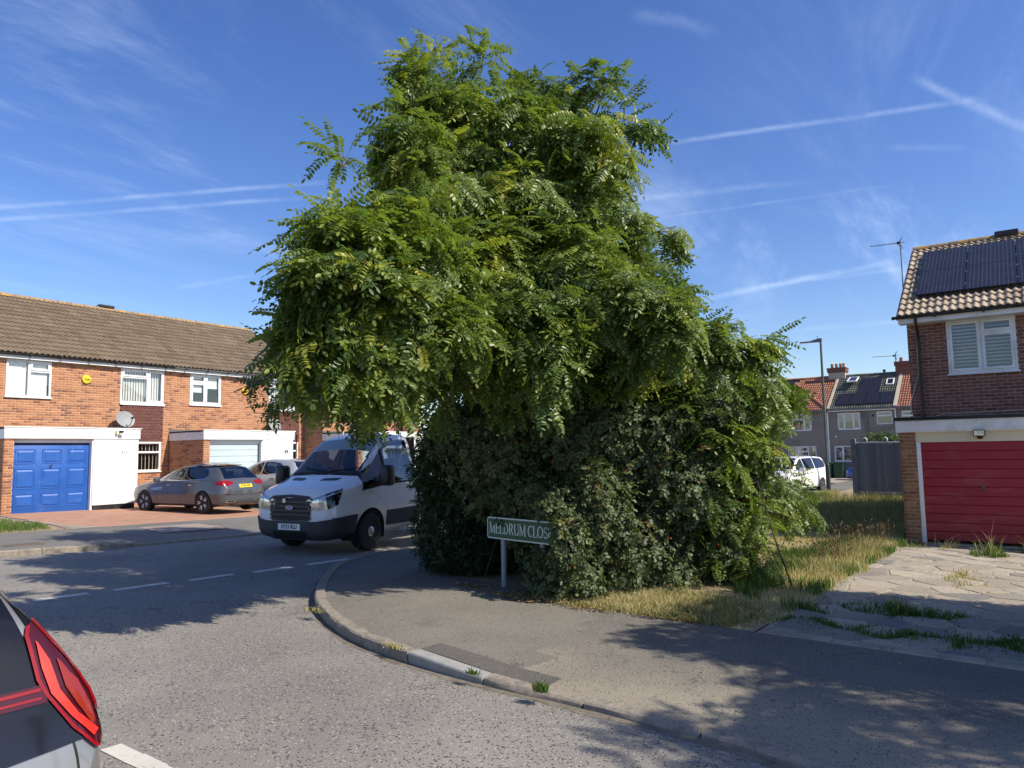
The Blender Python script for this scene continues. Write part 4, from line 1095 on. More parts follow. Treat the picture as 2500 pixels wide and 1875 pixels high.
# ------------------------------------------------------------------ the brick house on the right
HZ = -0.33
rh = thing('detached_house', 'dark brick house with red garage door and solar panels on roof', 'house', (17.0, 2.25, HZ), R(-90))
W_ = 5.9; YM = 2.0; EZ = 4.75
B = Bricks(rh)
B.face((0.0, 0.0, 0.0), 0, 0.29, 2.24, [], MAT['mortar_tan'])
B.face((0.0, YM, 0.0), R(-90), YM, 2.24, [], MAT['mortar_tan'], stuff_only=True)
B.lay(MAT['brick_buff'], 70)
B = Bricks(rh)
uw = (0.81, 2.10, 3.55, 4.75); uw2 = (3.6, 5.0, 3.55, 4.75)
B.face((0.03, YM, 0.0), 0, W_, EZ, [(uw[0]-0.03, uw[1]-0.03, uw[2], uw[3]), (uw2[0]-0.03, uw2[1]-0.03, uw2[2], uw2[3]), (0, W_, 0, 2.45)], MAT['mortar_grey'], bond=0.06)
B.face((0.03, 9.4, 0.0), R(-90), 7.4, EZ, [], MAT['mortar_grey'], name='flank_wall', stuff_only=True)
B.lay(MAT['brick_brown'], 230)
bk = MB(); bk.quad((W_,9.4,0),(W_,YM+0.03,0),(W_,YM+0.03,EZ),(W_,9.4,EZ)); bk.quad((W_,9.4,0),(0.04,9.4,0),(0.04,9.4,EZ),(W_,9.4,EZ)); bk.add([(0.035,YM,EZ),(0.035,9.4,EZ),(0.035,5.5,7.15)], [(0,1,2)])
bk.build('rear_wall', MAT['brick_brown'], rh)
# garage
slat_door(rh, 0.375, 2.51, 0.075, 2.03, 0.05, MAT['door_red'], 11)
gd = [o for o in rh.children if o.name.startswith('garage_door')][0]
h = MB(); h.cbox(1.375, 1.425, 0.02, 0.045, 1.08, 1.16, 0.004); h.lathe([(0.0,-0.03),(0.018,-0.03),(0.02,0)], 12, axis='y', c=(1.40,0.03,1.10)); h.build('door_handle', MAT['iron'], gd, True, 40)
h = MB(); h.cbox(1.33, 1.50, 0.028, 0.046, 0.475, 0.50, 0.006); h.build('door_pull', MAT['door_red'], gd)
fr = MB(); fr.cbox(0.295, 0.372, 0.0, 0.10, 0.02, 2.03, 0.006); fr.cbox(2.515, 2.59, 0.0, 0.10, 0.02, 2.03, 0.006); fr.build('door_frame', MAT['white_paint'], rh, True, 35)
MB().box(0.292, 2.595, 0.012, 0.12, 2.032, 2.25).build('door_lintel', MAT['cream_paint'], rh)
MB().box(2.60, 5.6, 0.0, 0.25, 0, 2.24).build('garage_wall', MAT['brick_buff'], rh)
MB().box(0.30, 2.59, 0.06, 0.5, -0.02, 0.02).build('threshold', MAT['concrete'], rh)
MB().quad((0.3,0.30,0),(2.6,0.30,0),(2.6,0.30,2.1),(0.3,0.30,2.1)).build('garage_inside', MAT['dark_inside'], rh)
fa = MB(); fa.cbox(-0.05, 5.7, -0.05, -0.02, 2.24, 2.395, 0.004); fa.cbox(-0.05, 5.7, -0.056, -0.019, 2.39, 2.48, 0.004); fa.box(-0.05, -0.02, -0.02, YM, 2.24, 2.48)
fa.box(-0.02, 5.7, -0.02, 0.012, 2.245, 2.252); fa.build('garage_fascia', MAT['white_pvc'], rh, True, 35)
MB().cbox(-0.075, 5.72, -0.085, 0.02, 2.481, 2.55, 0.008).build('roof_trim', MAT['black_pvc'], rh, True, 35)
rf = MB(); rf.box(-0.05, 5.7, 0.02, YM-0.02, 2.44, 2.50); rf.box(0.0, 5.7, YM-0.035, YM-0.012, 2.50, 2.60); rf.build('garage_roof', MAT['felt_roof'], rh)
for x in (0.35, 1.37, 3.2): MB().lathe([(0.008,-0.003),(0.008,0)], 8, axis='y', c=(x,-0.0565,2.44)).build('screw_cap', MAT['grey_pvc'], rh)
# upper windows with white slatted shutters behind the glass
vb = venetian(0.079, -27, 'blind_white', 0.010, 0.056)
window(rh, *uw, YM, [(0,0.5,0,1,True),(0.5,1,0.74,1,True),(0.5,1,0,0.74,True)], vb)
window(rh, *uw2, YM, [(0,0.5,0,1,True),(0.5,1,0.74,1,True),(0.5,1,0,0.74,True)], vb)
MB().cbox(-0.10, W_+0.1, YM-0.34, YM-0.315, EZ-0.01, EZ+0.12, 0.003).box(-0.10, W_+0.1, YM-0.314, YM+0.03, EZ+0.004, EZ+0.012).build('fascia', MAT['white_pvc'], rh)
gut = []
for k in range(9):
    a = math.pi+math.pi*k/8; gut.append((YM-0.40+0.058*math.cos(a), EZ+0.155+0.062*math.sin(a)))
for k in range(8, -1, -1):
    a = math.pi+math.pi*k/8; gut.append((YM-0.40+0.051*math.cos(a), EZ+0.155+0.055*math.sin(a)))
g = MB().prism(gut, -0.2, W_+0.1, plane='yz'); g.cbox(-0.215,-0.19,YM-0.46,YM-0.34,EZ+0.09,EZ+0.16,0.01)
g = g.build('gutter', MAT['black_pvc'], rh, True, 40)
for k in range(6): MB().cbox(0.62+k*0.92, 0.66+k*0.92, YM-0.465, YM-0.33, EZ+0.07, EZ+0.165, 0.004).build('gutter_bracket', MAT['black_pvc'], g)
dp = MB(); dp.tube([(0.26,YM-0.40,EZ+0.10),(0.26,YM-0.40,EZ-0.03),(0.26,YM-0.30,EZ-0.12),(0.26,YM-0.08,EZ-0.30),(0.26,YM-0.05,EZ-0.38),(0.26,YM-0.05,2.52)], 0.034, 12)
dp = dp.build('downpipe', M('brown_pvc', (0.022,0.016,0.014), (0.03,0.022,0.02), 5, rough=0.35), rh, True, 45)
for z in (4.25, 3.4, 2.62): MB().lathe([(0.042,0),(0.045,0.01),(0.045,0.05),(0.042,0.06)], 12, c=(0.26,YM-0.05,z)).build('pipe_clip', MAT['black_pvc'], dp, True, 40)
# loose telephone cables
MB().tube([(0.02,YM-0.02,EZ-0.06),(0.12,YM-0.09,EZ-0.13),(0.25,YM-0.10,EZ-0.22),(0.22,YM-0.03,EZ-0.5),(0.21,YM-0.02,3.6),(0.05,YM-0.03,3.05),(0.0,YM-0.02,2.9),(0.03,YM-0.05,2.7),(0.10,YM-0.2,2.55)], 0.006, 6).build('cable', MAT['blind_cream'], rh)
MB().tube([(0.40,YM-0.25,2.53),(0.45,YM-0.04,2.60),(0.6,YM-0.02,2.66),(1.3,YM-0.02,2.67),(2.4,YM-0.02,2.70),(5.4,YM-0.02,2.74)], 0.006, 6).build('cable', MAT['blind_cream'], rh)
pitch = R(31.5)
def under_panels(x, y): return False
tile_roof(rh, -0.10, W_+0.20, (0, YM-0.37, EZ+0.155), pitch, 4.55, 0.335, MAT['tile_weathered'], 300, seed=4, jit=0.007)
top = (YM-0.37+4.55*math.cos(pitch), EZ+0.155+4.55*math.sin(pitch))
ridge_tiles(rh, (-0.10, top[0], top[1]-0.01), (W_+0.2, top[0], top[1]-0.01), MAT['ridge_lichen'])
MB().quad((-0.1, top[0], top[1]), (W_+0.2, top[0], top[1]), (W_+0.2, 9.7, EZ), (-0.1, 9.7, EZ)).build('rear_roof', MAT['tile_weathered'], rh)
MB().cbox(1.78, 2.30, top[0]-0.16, top[0]+0.16, top[1]+0.02, top[1]+0.17, 0.03).build('ridge_vent', MAT['black_pvc'], rh)
vg = MB(); vg.bar((-0.115, YM-0.36, EZ+0.12), (-0.115, top[0], top[1]-0.03), 0.03, 0.10); vg.build('verge_board', MAT['grey_pvc'], rh)
# solar panels clamped over the tiles
RM = roof_matrix((0, YM-0.37, EZ+0.155), 0, pitch)
sp_ = thing('solar_array', 'black solar panels on tiled roof above the red garage door', 'solar panels', (0,0,0))
sp_.matrix_basis = rh.matrix_basis @ RM
pw, ph = 0.985, 1.515
def solar_mesh(pw, ph, nl, half=None):
    mb = MB(); mb.cbox(0, pw, 0, ph, 0, 0.035, 0.004, 0)
    for i in range(1, nl): 
        x = pw*i/nl; mb.quad((x-0.0022,0.015,0.0356),(x+0.0022,0.015,0.0356),(x+0.0022,ph-0.015,0.0356),(x-0.0022,ph-0.015,0.0356), 1)
    b = 0.010
    for q in ((0,pw,0,b),(0,pw,ph-b,ph),(0,b,b,ph-b),(pw-b,pw,b,ph-b)): mb.quad((q[0],q[2],0.0354),(q[1],q[2],0.0354),(q[1],q[3],0.0354),(q[0],q[3],0.0354), 2)
    return mb.mesh('solar_panel', [MAT['solar'], MAT['solar_line'], MAT['black_gloss']])
sm = solar_mesh(pw, ph, 12)
for i in range(5):
    for j in range(2):
        o = obj('solar_panel', sm, sp_, (0.217+i*(pw+0.012), 0.90+j*(ph+0.012), 0.105))
cl = MB().cbox(-0.02,0.02,-0.02,0.02,0,0.012,0.003).mesh('panel_clamp', MAT['alloy'])
for i in range(6):
    for s_ in (1.25, 2.05, 2.75, 3.55): obj('panel_clamp', cl, sp_, (0.217+i*(pw+0.012)-0.006-(0.012 if i == 0 else 0), s_, 0.138))
for s_ in (1.25, 2.05, 2.75, 3.55): MB().box(0.17, 5.2, s_-0.02, s_+0.02, 0.065, 0.104).build('mounting_rail', MAT['alloy'], sp_)
ms = MB()
for k in range(420):
    x = 0.25+k*0.0115; a = 0.05+0.02*random.random()
    ms.tube([(x, 0.93, 0.11), (x+random.uniform(-0.02,0.02), 0.87-0.02*random.random(), a), (x+random.uniform(-0.03,0.03), 0.84, 0.03)], 0.0025, 3, caps=False)
ms.build('bird_mesh', MAT['black_pvc'], sp_, kind='stuff')

def aerial(label, loc, rz, mast, sc=1.0, group='television aerials'):
    t = thing('television_aerial', label, 'aerial', loc, rz, group); r_ = 0.016*sc
    MB().tube([(0,0,0),(0,0,mast)], r_, 8).build('mast', MAT['grey_pvc'], t)
    b = MB(); L = 0.78*sc; z = mast-0.04; b.tube([(-L,0,z),(0.12*sc,0,z)], 0.009*sc, 6)
    b.build('boom', MAT['grey_pvc'], t)
    e = MB()
    for i in range(12): x = -L+0.02+i*0.056*sc; e.tube([(x,-0.10*sc,z),(x,0.10*sc,z)], 0.006*sc, 5)
    e.build('directors', MAT['grey_pvc'], t)
    rf_ = MB()
    for s_ in (1,-1):
        rf_.tube([(-0.02,0,z),(0.06*sc,0.03,z+s_*0.17*sc)], 0.009*sc, 5); rf_.tube([(-0.05,0.12*sc,z),(0.03*sc,0.16*sc,z+s_*0.15*sc)], 0.007*sc, 5)
    rf_.cbox(-0.09*sc,-0.02*sc,-0.05*sc,0.05*sc,z-0.03*sc,z+0.03*sc,0.005); rf_.build('reflector', MAT['black_pvc'], t)
    return t
aerial('television aerial on a mast beside the verge of the solar panel roof', (20.55, 2.42, 5.55), R(-82), 1.26, 0.88)
t = thing('security_light', 'small floodlight with motion sensor above the red garage door', 'security light', (16.995, 0.85, HZ+2.19), R(-90))
MB().cbox(-0.10,0.10,-0.10,-0.02,-0.06,0.06,0.012).build('lamp_body', MAT['black_pvc'], t); MB().box(-0.085,0.085,-0.1015,-0.10,-0.045,0.05).build('lens', MAT['lamp_clear'], t)
MB().lathe([(0.0,-0.115),(0.04,-0.105),(0.06,-0.085),(0.06,-0.07),(0.045,-0.06)], 16, axis='z', c=(0.01,-0.06,0.0)).build('motion_sensor', MAT['black_gloss'], t, True, 40)

# ------------------------------------------------------------------ fence beyond the house
ft = thing('garden_fence', 'grey weathered board fence with concrete post and white rail on top', 'fence', (27.5, 5.0, -0.08), R(-90))
MB().cbox(-0.16, 0.0, -0.05, 0.06, -0.3, 1.98, 0.012).build('concrete_post', M('post_grey', (0.17,0.17,0.17), (0.23,0.225,0.22), 6, rough=0.9, bstr=0.4), ft)
MB().cbox(0.0, 3.6, -0.02, 0.03, -0.3, 0.16, 0.006).build('gravel_board', M('gravel_board', (0.19,0.185,0.18), (0.25,0.24,0.23), 5, rough=0.9), ft)
x = 0.005
while x < 3.55:
    w = random.uniform(0.105, 0.13); z1 = 1.80+random.uniform(-0.012, 0.012)
    mb = MB(); mb.add([(x,-0.022,0.165),(x+w,-0.012,0.165),(x+w,-0.012,z1),(x,-0.022,z1),(x,0.0,0.165),(x+w,0.0,0.165),(x+w,0.0,z1),(x,0.0,z1)], [(0,1,2,3),(5,4,7,6),(4,0,3,7),(1,5,6,2),(3,2,6,7),(4,5,1,0)])
    mb.build('fence_board', MAT['timber_grey'], ft); x += w-0.012
for z in (0.35, 0.95, 1.6): MB().box(0, 3.6, 0.002, 0.04, z, z+0.07).build('rail', MAT['timber_grey'], ft)
nl = MB()
for z in (0.385, 0.985, 1.635):
    for k in range(32): nl.box(0.05+k*0.11, 0.062+k*0.11, -0.024, -0.010, z, z+0.014)
nl.build('nail_heads', MAT['ink'], ft, kind='stuff')
MB().cbox(0.02, 3.6, -0.03, 0.02, 1.82, 1.865, 0.006).build('top_rail', MAT['white_pvc'], ft)
for x in (0.35, 0.98, 2.2):
    MB().tube([(x,-0.02,1.86),(x+0.01,-0.02,1.96),(x-0.03,-0.02,2.0),(x-0.10,-0.02,1.99)], 0.022, 8).build('hook', MAT['white_pvc'], ft, True)

# ------------------------------------------------------------------ street lamp on the far side of the grass
t = thing('street_lamp', 'tall grey street lamp standing on the kerb beside the white people carrier', 'street lamp', (38.1, 8.25, gz(38.1,8.25)-0.05), R(-90))
MB().lathe([(0.105,0.0),(0.105,1.25),(0.085,1.32),(0.07,1.34)], 20).build('base_column', MAT['lamp_base'], t, True, 40)
MB().cbox(-0.055,0.055,-0.112,-0.08,0.45,0.95,0.006).build('access_door', MAT['lamp_base'], t)
MB().lathe([(0.068,1.33),(0.066,3.0),(0.058,5.5),(0.05,7.42)], 16).build('column', MAT['lamp_green'], t, True, 40)
hd = MB(); hd.cbox(-0.98,-0.42,-0.12,0.12,7.36,7.42,0.022); hd.add([(-0.44,-0.11,7.36),(-0.44,0.11,7.36),(-0.02,0.08,7.34),(-0.02,-0.08,7.34),(-0.44,-0.11,7.425),(-0.44,0.11,7.425),(-0.10,0.07,7.52),(-0.10,-0.07,7.52),(0.06,0.06,7.36),(0.06,-0.06,7.36),(0.06,0.06,7.52),(0.06,-0.06,7.52)],
    [(0,1,2,3),(4,7,6,5),(0,4,5,1),(0,3,7,4),(1,5,6,2),(3,9,11,7),(2,6,10,8),(7,11,10,6),(9,8,10,11),(3,2,8,9)])
hd.build('lantern', M('lantern_grey', (0.10,0.11,0.115), (0.13,0.14,0.145), 4, rough=0.5), t)
MB().box(-0.92,-0.50,-0.09,0.09,7.352,7.359).build('lens', MAT['lamp_clear'], t)
MB().tube([(-0.14,0,7.5),(-0.14,0,7.66)], 0.012, 6).build('photocell', MAT['black_pvc'], t)

# ------------------------------------------------------------------ pebble dashed row at the end of the road
def far_house(y_left, w, z0, label, tile, roofz=1.0, windows=(), seed=3, skip=None, ridge_m='tile_orange'):
    t = thing('pebbledash_house', label, 'house', (54.0, y_left, z0), R(-90), None)
    EZ = 4.62; holes = [q[:4] for q in windows]; mb = MB(); 
    xs = sorted(set([0, w]+[h for q in holes for h in q[:2]])); zs = sorted(set([0, EZ]+[h for q in holes for h in q[2:4]]))
    for xa, xb in zip(xs[:-1], xs[1:]):
        for za, zb in zip(zs[:-1], zs[1:]):
            if any(q[0] < (xa+xb)/2 < q[1] and q[2] < (za+zb)/2 < q[3] for q in holes): continue
            mb.quad((xa,0,za),(xb,0,za),(xb,0,zb),(xa,0,zb))
    mb.quad((0,8,0),(0,0,0),(0,0,EZ),(0,8,EZ)); mb.quad((w,0,0),(w,8,0),(w,8,EZ),(w,0,EZ)); mb.add([(0.01,0,EZ),(0.01,8,EZ),(0.01,4,7.1)],[(0,1,2)]); mb.add([(w-0.01,0,EZ),(w-0.01,8,EZ),(w-0.01,4,7.1)],[(0,1,2)])
    mb.build('wall', MAT['pebbledash'], t, fix=False)
    for q in windows: window(t, *q[:4], 0.06, q[4], q[5], glass=MAT['glass_far'], fw=0.07)
    pitch = R(31.6)
    tile_roof(t, 0, w, (0, -0.25, EZ+0.05), pitch, 4.95, 0.34, tile, 0, seed=seed, single=False, skip=skip)
    top = (-0.25+4.95*math.cos(pitch), EZ+0.05+4.95*math.sin(pitch))
    ridge_tiles(t, (0, top[0], top[1]), (w, top[0], top[1]), MAT[ridge_m], step=0.6)
    MB().quad((0,top[0],top[1]),(w,top[0],top[1]),(w,8.2,EZ),(0,8.2,EZ)).build('rear_roof', tile, t)
    MB().box(0, w, -0.20, -0.17, EZ-0.10, EZ+0.04).build('fascia', MAT['white_pvc'] if tile is MAT['tile_grey'] else MAT['grey_pvc'], t)
    MB().tube([(0,-0.26,EZ+0.02),(w,-0.26,EZ+0.02)], 0.055, 8).build('gutter', MAT['grey_pvc'], t)
    return t, pitch, EZ
three = [(0,0.31,0,1,True),(0.31,0.69,0,1,False),(0.69,1,0,1,True)]
Z5 = -0.50
fm, fp, fE = far_house(11.43, 4.17, Z5, 'grey pebbledash house with dark tiled roof and small solar panels', MAT['tile_grey'], windows=[
    (0.53, 2.00, 3.26, 4.42, three, roller(0.5, 'blind_white')), (2.97, 3.96, 3.56, 4.44, [(0,1,0.66,1,True),(0,1,0,0.66,False)], None), (0.22, 1.75, 1.10, 2.18, [(0,0.38,0,1,True),(0.38,1,0,1,False)], venetian(0.12, -20, 'blind_white', 0.03, 0.09))], ridge_m='tile_grey')
MB().box(2.34,2.44,-0.08,0.0,0.0,4.5).build('downpipe', MAT['grey_pvc'], fm); MB().box(4.10,4.17,-0.08,0.0,0.0,4.55).build('downpipe', MAT['white_pvc'], fm)
MB().box(2.72,2.86,-0.02,0.0,4.1,4.25).build('air_vent', MAT['black_pvc'], fm); MB().cbox(0.36,0.46,-0.12,0.0,2.75,2.87,0.02).build('wall_light', MAT['white_pvc'], fm)
MB().bar((0.02,-0.25,fE+0.10),(0.02,-0.25+4.95*math.cos(fp),fE+0.12+4.95*math.sin(fp)),0.16,0.10).build('party_ridge', MAT['render_beige'], fm)
MB().bar((4.17,-0.25,fE+0.10),(4.17,-0.25+4.95*math.cos(fp),fE+0.12+4.95*math.sin(fp)),0.22,0.12).build('party_ridge', MAT['render_beige'], fm)
MB().lathe([(0.07,0),(0.07,0.3),(0.11,0.32),(0.11,0.42),(0.0,0.45)], 10, c=(3.05, 4.0, 7.15)).build('roof_vent', MAT['black_pvc'], fm)
FRM = roof_matrix((0, -0.25, fE+0.05), 0, fp)
sa = thing('solar_array', 'six small black solar panels on the dark pebbledash house roof', 'solar panels', (0,0,0)); sa.matrix_basis = fm.matrix_basis @ FRM
for i in range(4): obj('solar_panel', solar_mesh(0.885, 1.62, 4), sa, (0.47+i*0.895, 0.42, 0.09))
for j in range(2): obj('solar_panel', solar_mesh(1.37, 1.05, 4), sa, (1.66, 2.06+j*1.06, 0.09))
def roof_window(x0, x1, s0, s1, lift=0.0):
    f = MB(); c = 0.07
    f.cbox(x0,x1,s0,s0+c,0.04,0.14,0.01); f.cbox(x0,x1,s1-c,s1,0.04,0.14,0.01); f.cbox(x0,x0+c,s0+c,s1-c,0.04,0.139,0.01); f.cbox(x1-c,x1,s0+c,s1-c,0.04,0.139,0.01)
    o = f.build('roof_window', MAT['white_pvc'], fm); o.matrix_basis = FRM
    if lift: o.matrix_basis = FRM @ Matrix.Translation((0, s1, 0.1)) @ Matrix.Rotation(R(lift), 4, 'X') @ Matrix.Translation((0, -s1, 0.02))
    MB().quad((x0+c,s0+c,0.10),(x1-c,s0+c,0.10),(x1-c,s1-c,0.10),(x0+c,s1-c,0.10)).build('pane', MAT['black_gloss'], o)
roof_window(0.87, 1.52, 2.98, 4.26, -14); roof_window(3.33, 3.82, 3.10, 3.95)
fl, _, _ = far_house(15.9, 4.47, Z5, 'grey pebbledash house with orange tiled roof behind the people carrier', MAT['tile_orange'], windows=[
    (1.98, 3.32, 3.27, 4.47, [(0,0.62,0.68,1,True),(0,0.62,0,0.68,False),(0.62,1,0,1,True)], None), (0.3, 1.3, 3.27, 4.3, three, None), (1.60, 3.54, 1.15, 2.2, [(0,0.27,0,1,False),(0.27,0.73,0.62,1,True),(0.27,0.73,0,0.62,False),(0.73,1,0,1,False)], verticals('blind_white', 0.2, 20))], seed=8,
    skip=lambda x, y: x < (y-2.3)*0.9 if y > 2.3 else False)
MB().tube([(4.40,-0.06,0.2),(4.40,-0.06,4.5)], 0.05, 8).build('downpipe', MAT['white_pvc'], fl)
a = FRM @ Vector((1.75,3.8,0.08)); b = FRM @ Vector((4.33,0.1,0.08)); n_ = 9
for i in range(n_): p0 = a.lerp(b, i/n_); p1 = a.lerp(b, (i+0.97)/n_); MB().tube([p0, p1], [0.11, 0.10], 8).build('hip_tile', MAT['tile_orange'], fl, True, 50)
MB().cbox(2.3, 4.4, 3.2, 5.5, 6.0, 7.05, 0.03).build('dormer', M('dormer_red', (0.12,0.05,0.04), (0.15,0.065,0.05), 3, rough=0.8), fl)
MB().add([(0.1,-0.9,2.15),(1.25,-0.9,2.15),(1.25,0,2.75),(0.1,0,2.75),(0.1,-0.9,2.05),(1.25,-0.9,2.05),(1.25,0,2.05),(0.1,0,2.05)],[(0,1,2,3),(4,7,6,5),(0,4,5,1),(1,5,6,2),(0,3,7,4)]).build('porch_roof', MAT['tile_orange'], fl)
po = MB(); po.cbox(0.12,0.22,-0.85,-0.75,0,2.05,0.01); po.cbox(1.13,1.23,-0.85,-0.75,0,2.05,0.01); po.build('porch_post', MAT['white_pvc'], fl); MB().box(0.3,1.05,-0.02,0.03,0,2.0).build('front_door', MAT['dark_inside'], fl)
fr_, _, _ = far_house(7.26, 4.3, Z5, 'grey pebbledash house with red brown roof right of the solar panels', MAT['tile_orange'], windows=[
    (0.30, 1.6, 3.52, 4.42, [(0,1,0.62,1,True),(0,1,0,0.62,False)], None)], seed=9)
# chimneys
c_ = MB(); c_.box(-0.62,0.52,3.55,4.5,6.2,7.55); c_.build('chimney', MAT['render_beige'], fm)
c_ = MB()
for k in range(5): e = 0.03*(k % 3 != 0)+0.03*(k > 2); c_.box(-0.66-e,0.56+e,3.51-e,4.54+e,7.551+k*0.075,7.551+k*0.075+0.066)
c_.build('chimney_head', MAT['brick_brown'], fm)
for x in (-0.42,-0.12,0.16,0.38): MB().lathe([(0.10,7.92),(0.085,8.15),(0.105,8.17),(0.10,8.25)], 10, c=(x,4.0,0)).build('chimney_pot', MAT['tile_orange'], fm, True, 40)
c_ = MB(); c_.box(-0.35,0.9,3.6,4.5,6.5,7.75)
for k in range(4): c_.box(-0.41,0.96,3.54,4.56,7.751+k*0.075,7.82+k*0.075)
c_.build('chimney', MAT['brick_brown'], fr_); MB().lathe([(0.12,8.05),(0.10,8.3),(0.12,8.35)], 10, c=(0.0,4.0,0)).build('chimney_pot', MAT['tile_orange'], fr_, True, 40)
aerial('television aerial above the dark tiled pebbledash house roof', (58.0, 7.6, 6.6), R(-80), 1.45, 1.9)

# bins
for i, (y, lab) in enumerate(((10.72, 'green wheelie bin nearest the blue car by pebbledash wall'), (11.42, 'green wheelie bin beside the street lamp by pebbledash wall'))):
    t = thing('wheelie_bin', lab, 'bin', (52.9, y, Z5+0.03), R(-90), 'green wheelie bins')
    mb = MB(); mb.add([(-0.22,-0.25,0.06),(0.22,-0.25,0.06),(0.24,0.28,0.06),(-0.24,0.28,0.06),(-0.29,-0.35,0.98),(0.29,-0.35,0.98),(0.29,0.33,0.98),(-0.29,0.33,0.98)],[(3,2,1,0),(0,1,5,4),(1,2,6,5),(2,3,7,6),(3,0,4,7)])
    mb.build('bin_body', MAT['bin_green'], t); l = MB(); l.cbox(-0.31,0.31,-0.38,0.36,0.985,1.04,0.015); l.build('lid', MAT['bin_green'], t)
    MB().tube([(-0.26,0.40,1.0),(0.26,0.40,1.0)],0.02,8).build('handle', MAT['bin_green'], t)
    lw = MB(); lw.lathe([(0.1,-0.03),(0.1,0.03)],14,axis='x',c=(-0.26,0.26,0.1)); lw.build('wheel', MAT['black_rubber'], t); MB().lathe([(0.1,-0.03),(0.1,0.03)],14,axis='x',c=(0.26,0.26,0.1)).build('wheel', MAT['black_rubber'], t)

# ------------------------------------------------------------------ vehicles (local: +y forward, x right, z up, origin on the ground mid wheelbase)
ATT = ('zb','zs','ws','zm','wm','zh','wh','zr','wr','zc')
def ring_points(a, nper=14, soft=3):
    """closed cross-section from the attribute row a (dict)"""
    zt = a['zr']+(a['zc']-a['zr'])*0.72
    half = [(0,a['zb']),(a['ws']*0.9,a['zb']),(a['ws'],a['zs']),(a['wm'],a['zm']),(a['wh'],a['zh']),(a['wr'],a['zr']),(a['wr']*0.55,zt),(0,a['zc'])]
    cnt = [4,2,nper,nper,nper,8,6]
    pts = []
    for (p, q, n) in zip(half[:-1], half[1:], cnt):
        for k in range(n): pts.append((p[0]+(q[0]-p[0])*k/n, p[1]+(q[1]-p[1])*k/n))
    pts.append(half[-1])
    full = pts+[(-x, z) for x, z in pts[-2:0:-1]]
    A = np.array(full)
    k = np.array([1,2,3,2,1.0]); k /= k.sum()
    for _ in range(soft):
        A = sum(w*np.roll(A, i-2, axis=0) for i, w in enumerate(k))
    return A
class Vehicle:
    def __init__(s, root, rows, paint, arches=(), r_arch=0.36, ny=130, smooth=0.05, nper=14, soft=2):
        s.root = root; s.paint = paint
        rows = sorted(rows, key=lambda r: r[0]); ys = np.array([r[0] for r in rows]); tab = np.array([r[1:] for r in rows], float)
        Y = np.linspace(ys[0], ys[-1], ny)
        # denser at the two ends
        u = np.linspace(0, 1, ny); e = 0.5-0.5*np.cos(np.pi*u); Y = ys[0]+(ys[-1]-ys[0])*(0.55*u+0.45*e)
        fine = np.linspace(ys[0], ys[-1], 900); dy = fine[1]-fine[0]; kk = np.exp(-0.5*(np.arange(-60,61)*dy/smooth)**2); kk /= kk.sum()
        val = {}
        for i, n in enumerate(ATT):
            f = np.interp(fine, ys, tab[:, i]); fp = np.concatenate([2*f[0]-f[60:0:-1], f, 2*f[-1]-f[-2:-62:-1]]); g = np.convolve(fp, kk, 'valid')
            w = np.clip(np.minimum(fine-ys[0], ys[-1]-fine)/0.10, 0, 1); g = f*(1-w)+g*w
            val[n] = np.interp(Y, fine, g)
        V = []; 
        for j in range(ny):
            A = ring_points({n: val[n][j] for n in ATT}, nper, soft); V += [(x, Y[j], z) for x, z in A]
        m = len(A); s.m = m; s.ny = ny; V = np.array(V)
        F = [(j*m+k, j*m+(k+1) % m, (j+1)*m+(k+1) % m, (j+1)*m+k) for j in range(ny-1) for k in range(m)]
        F = np.array(F)
        # closing caps: quads across the ring
        caps = []
        for j, rev in ((0, True), (ny-1, False)):
            for k in range(1, m//2-1):
                q = (j*m+k, j*m+k+1, j*m+(m-k-1) % m, j*m+(m-k) % m); caps.append(q if rev else q[::-1])
        s.V = V; s.F = np.concatenate([F, np.array(caps)]); s.full = (V.copy(), s.F.copy())
        s.bvh = BVHTree.FromPolygons([tuple(p) for p in V], [tuple(f) for f in s.F])
        s.mi = np.zeros(len(s.F), int); s.kill = np.zeros(len(s.F), bool)
        s.arches = arches; s.r = r_arch
        for ya, za in arches:
            d = np.hypot(s.V[:, 1]-ya, s.V[:, 2]-za); side = np.abs(s.V[:, 0]) > 0.72*np.abs(s.V[:, 0]).max()
            fd = d[s.F]; fs = side[s.F].all(1)
            s.kill |= (fd < r_arch+0.012).all(1) & fs
            near = side & (d > r_arch*0.80) & (d < r_arch+0.03)
            used = np.zeros(len(V), bool); used[s.F[~s.kill].ravel()] = True; hit = np.zeros(len(V), bool); hit[s.F[s.kill].ravel()] = True
            sn = used & hit & side & (d < r_arch+0.1)
            dirs = np.stack([s.V[:, 1]-ya, s.V[:, 2]-za], 1)/np.maximum(d, 1e-6)[:, None]
            s.V[sn, 1] = ya+dirs[sn, 0]*r_arch; s.V[sn, 2] = np.maximum(za+dirs[sn, 1]*r_arch, s.V[sn, 2]-0.02)
    def cast(s, view, u, v, off):
        if view == 'right': o, d = Vector((3, u, v)), Vector((-1, 0, 0))
        elif view == 'left': o, d = Vector((-3, u, v)), Vector((1, 0, 0))
        elif view == 'rear': o, d = Vector((u, -6, v)), Vector((0, 1, 0))
        elif view == 'front': o, d = Vector((u, 6, v)), Vector((0, -1, 0))
        elif view == 'top': o, d = Vector((u, v, 5)), Vector((0, 0, -1))
        else:                                                       # ('corner', angle) looks at the body from any azimuth
            a = view[1]; d = Vector((-math.sin(a), -math.cos(a), 0)); sd = Vector((math.cos(a), -math.sin(a), 0)); o = sd*u-d*6+Vector((0,0,v))
        p, n, i, t = s.bvh.ray_cast(o, d)
        if p is None:
            p, n, i, t = s.bvh.find_nearest(o+d*(o.length if view not in ('top',) else 4.0))
        if n.dot(d) > 0: n = -n
        return p+n*off
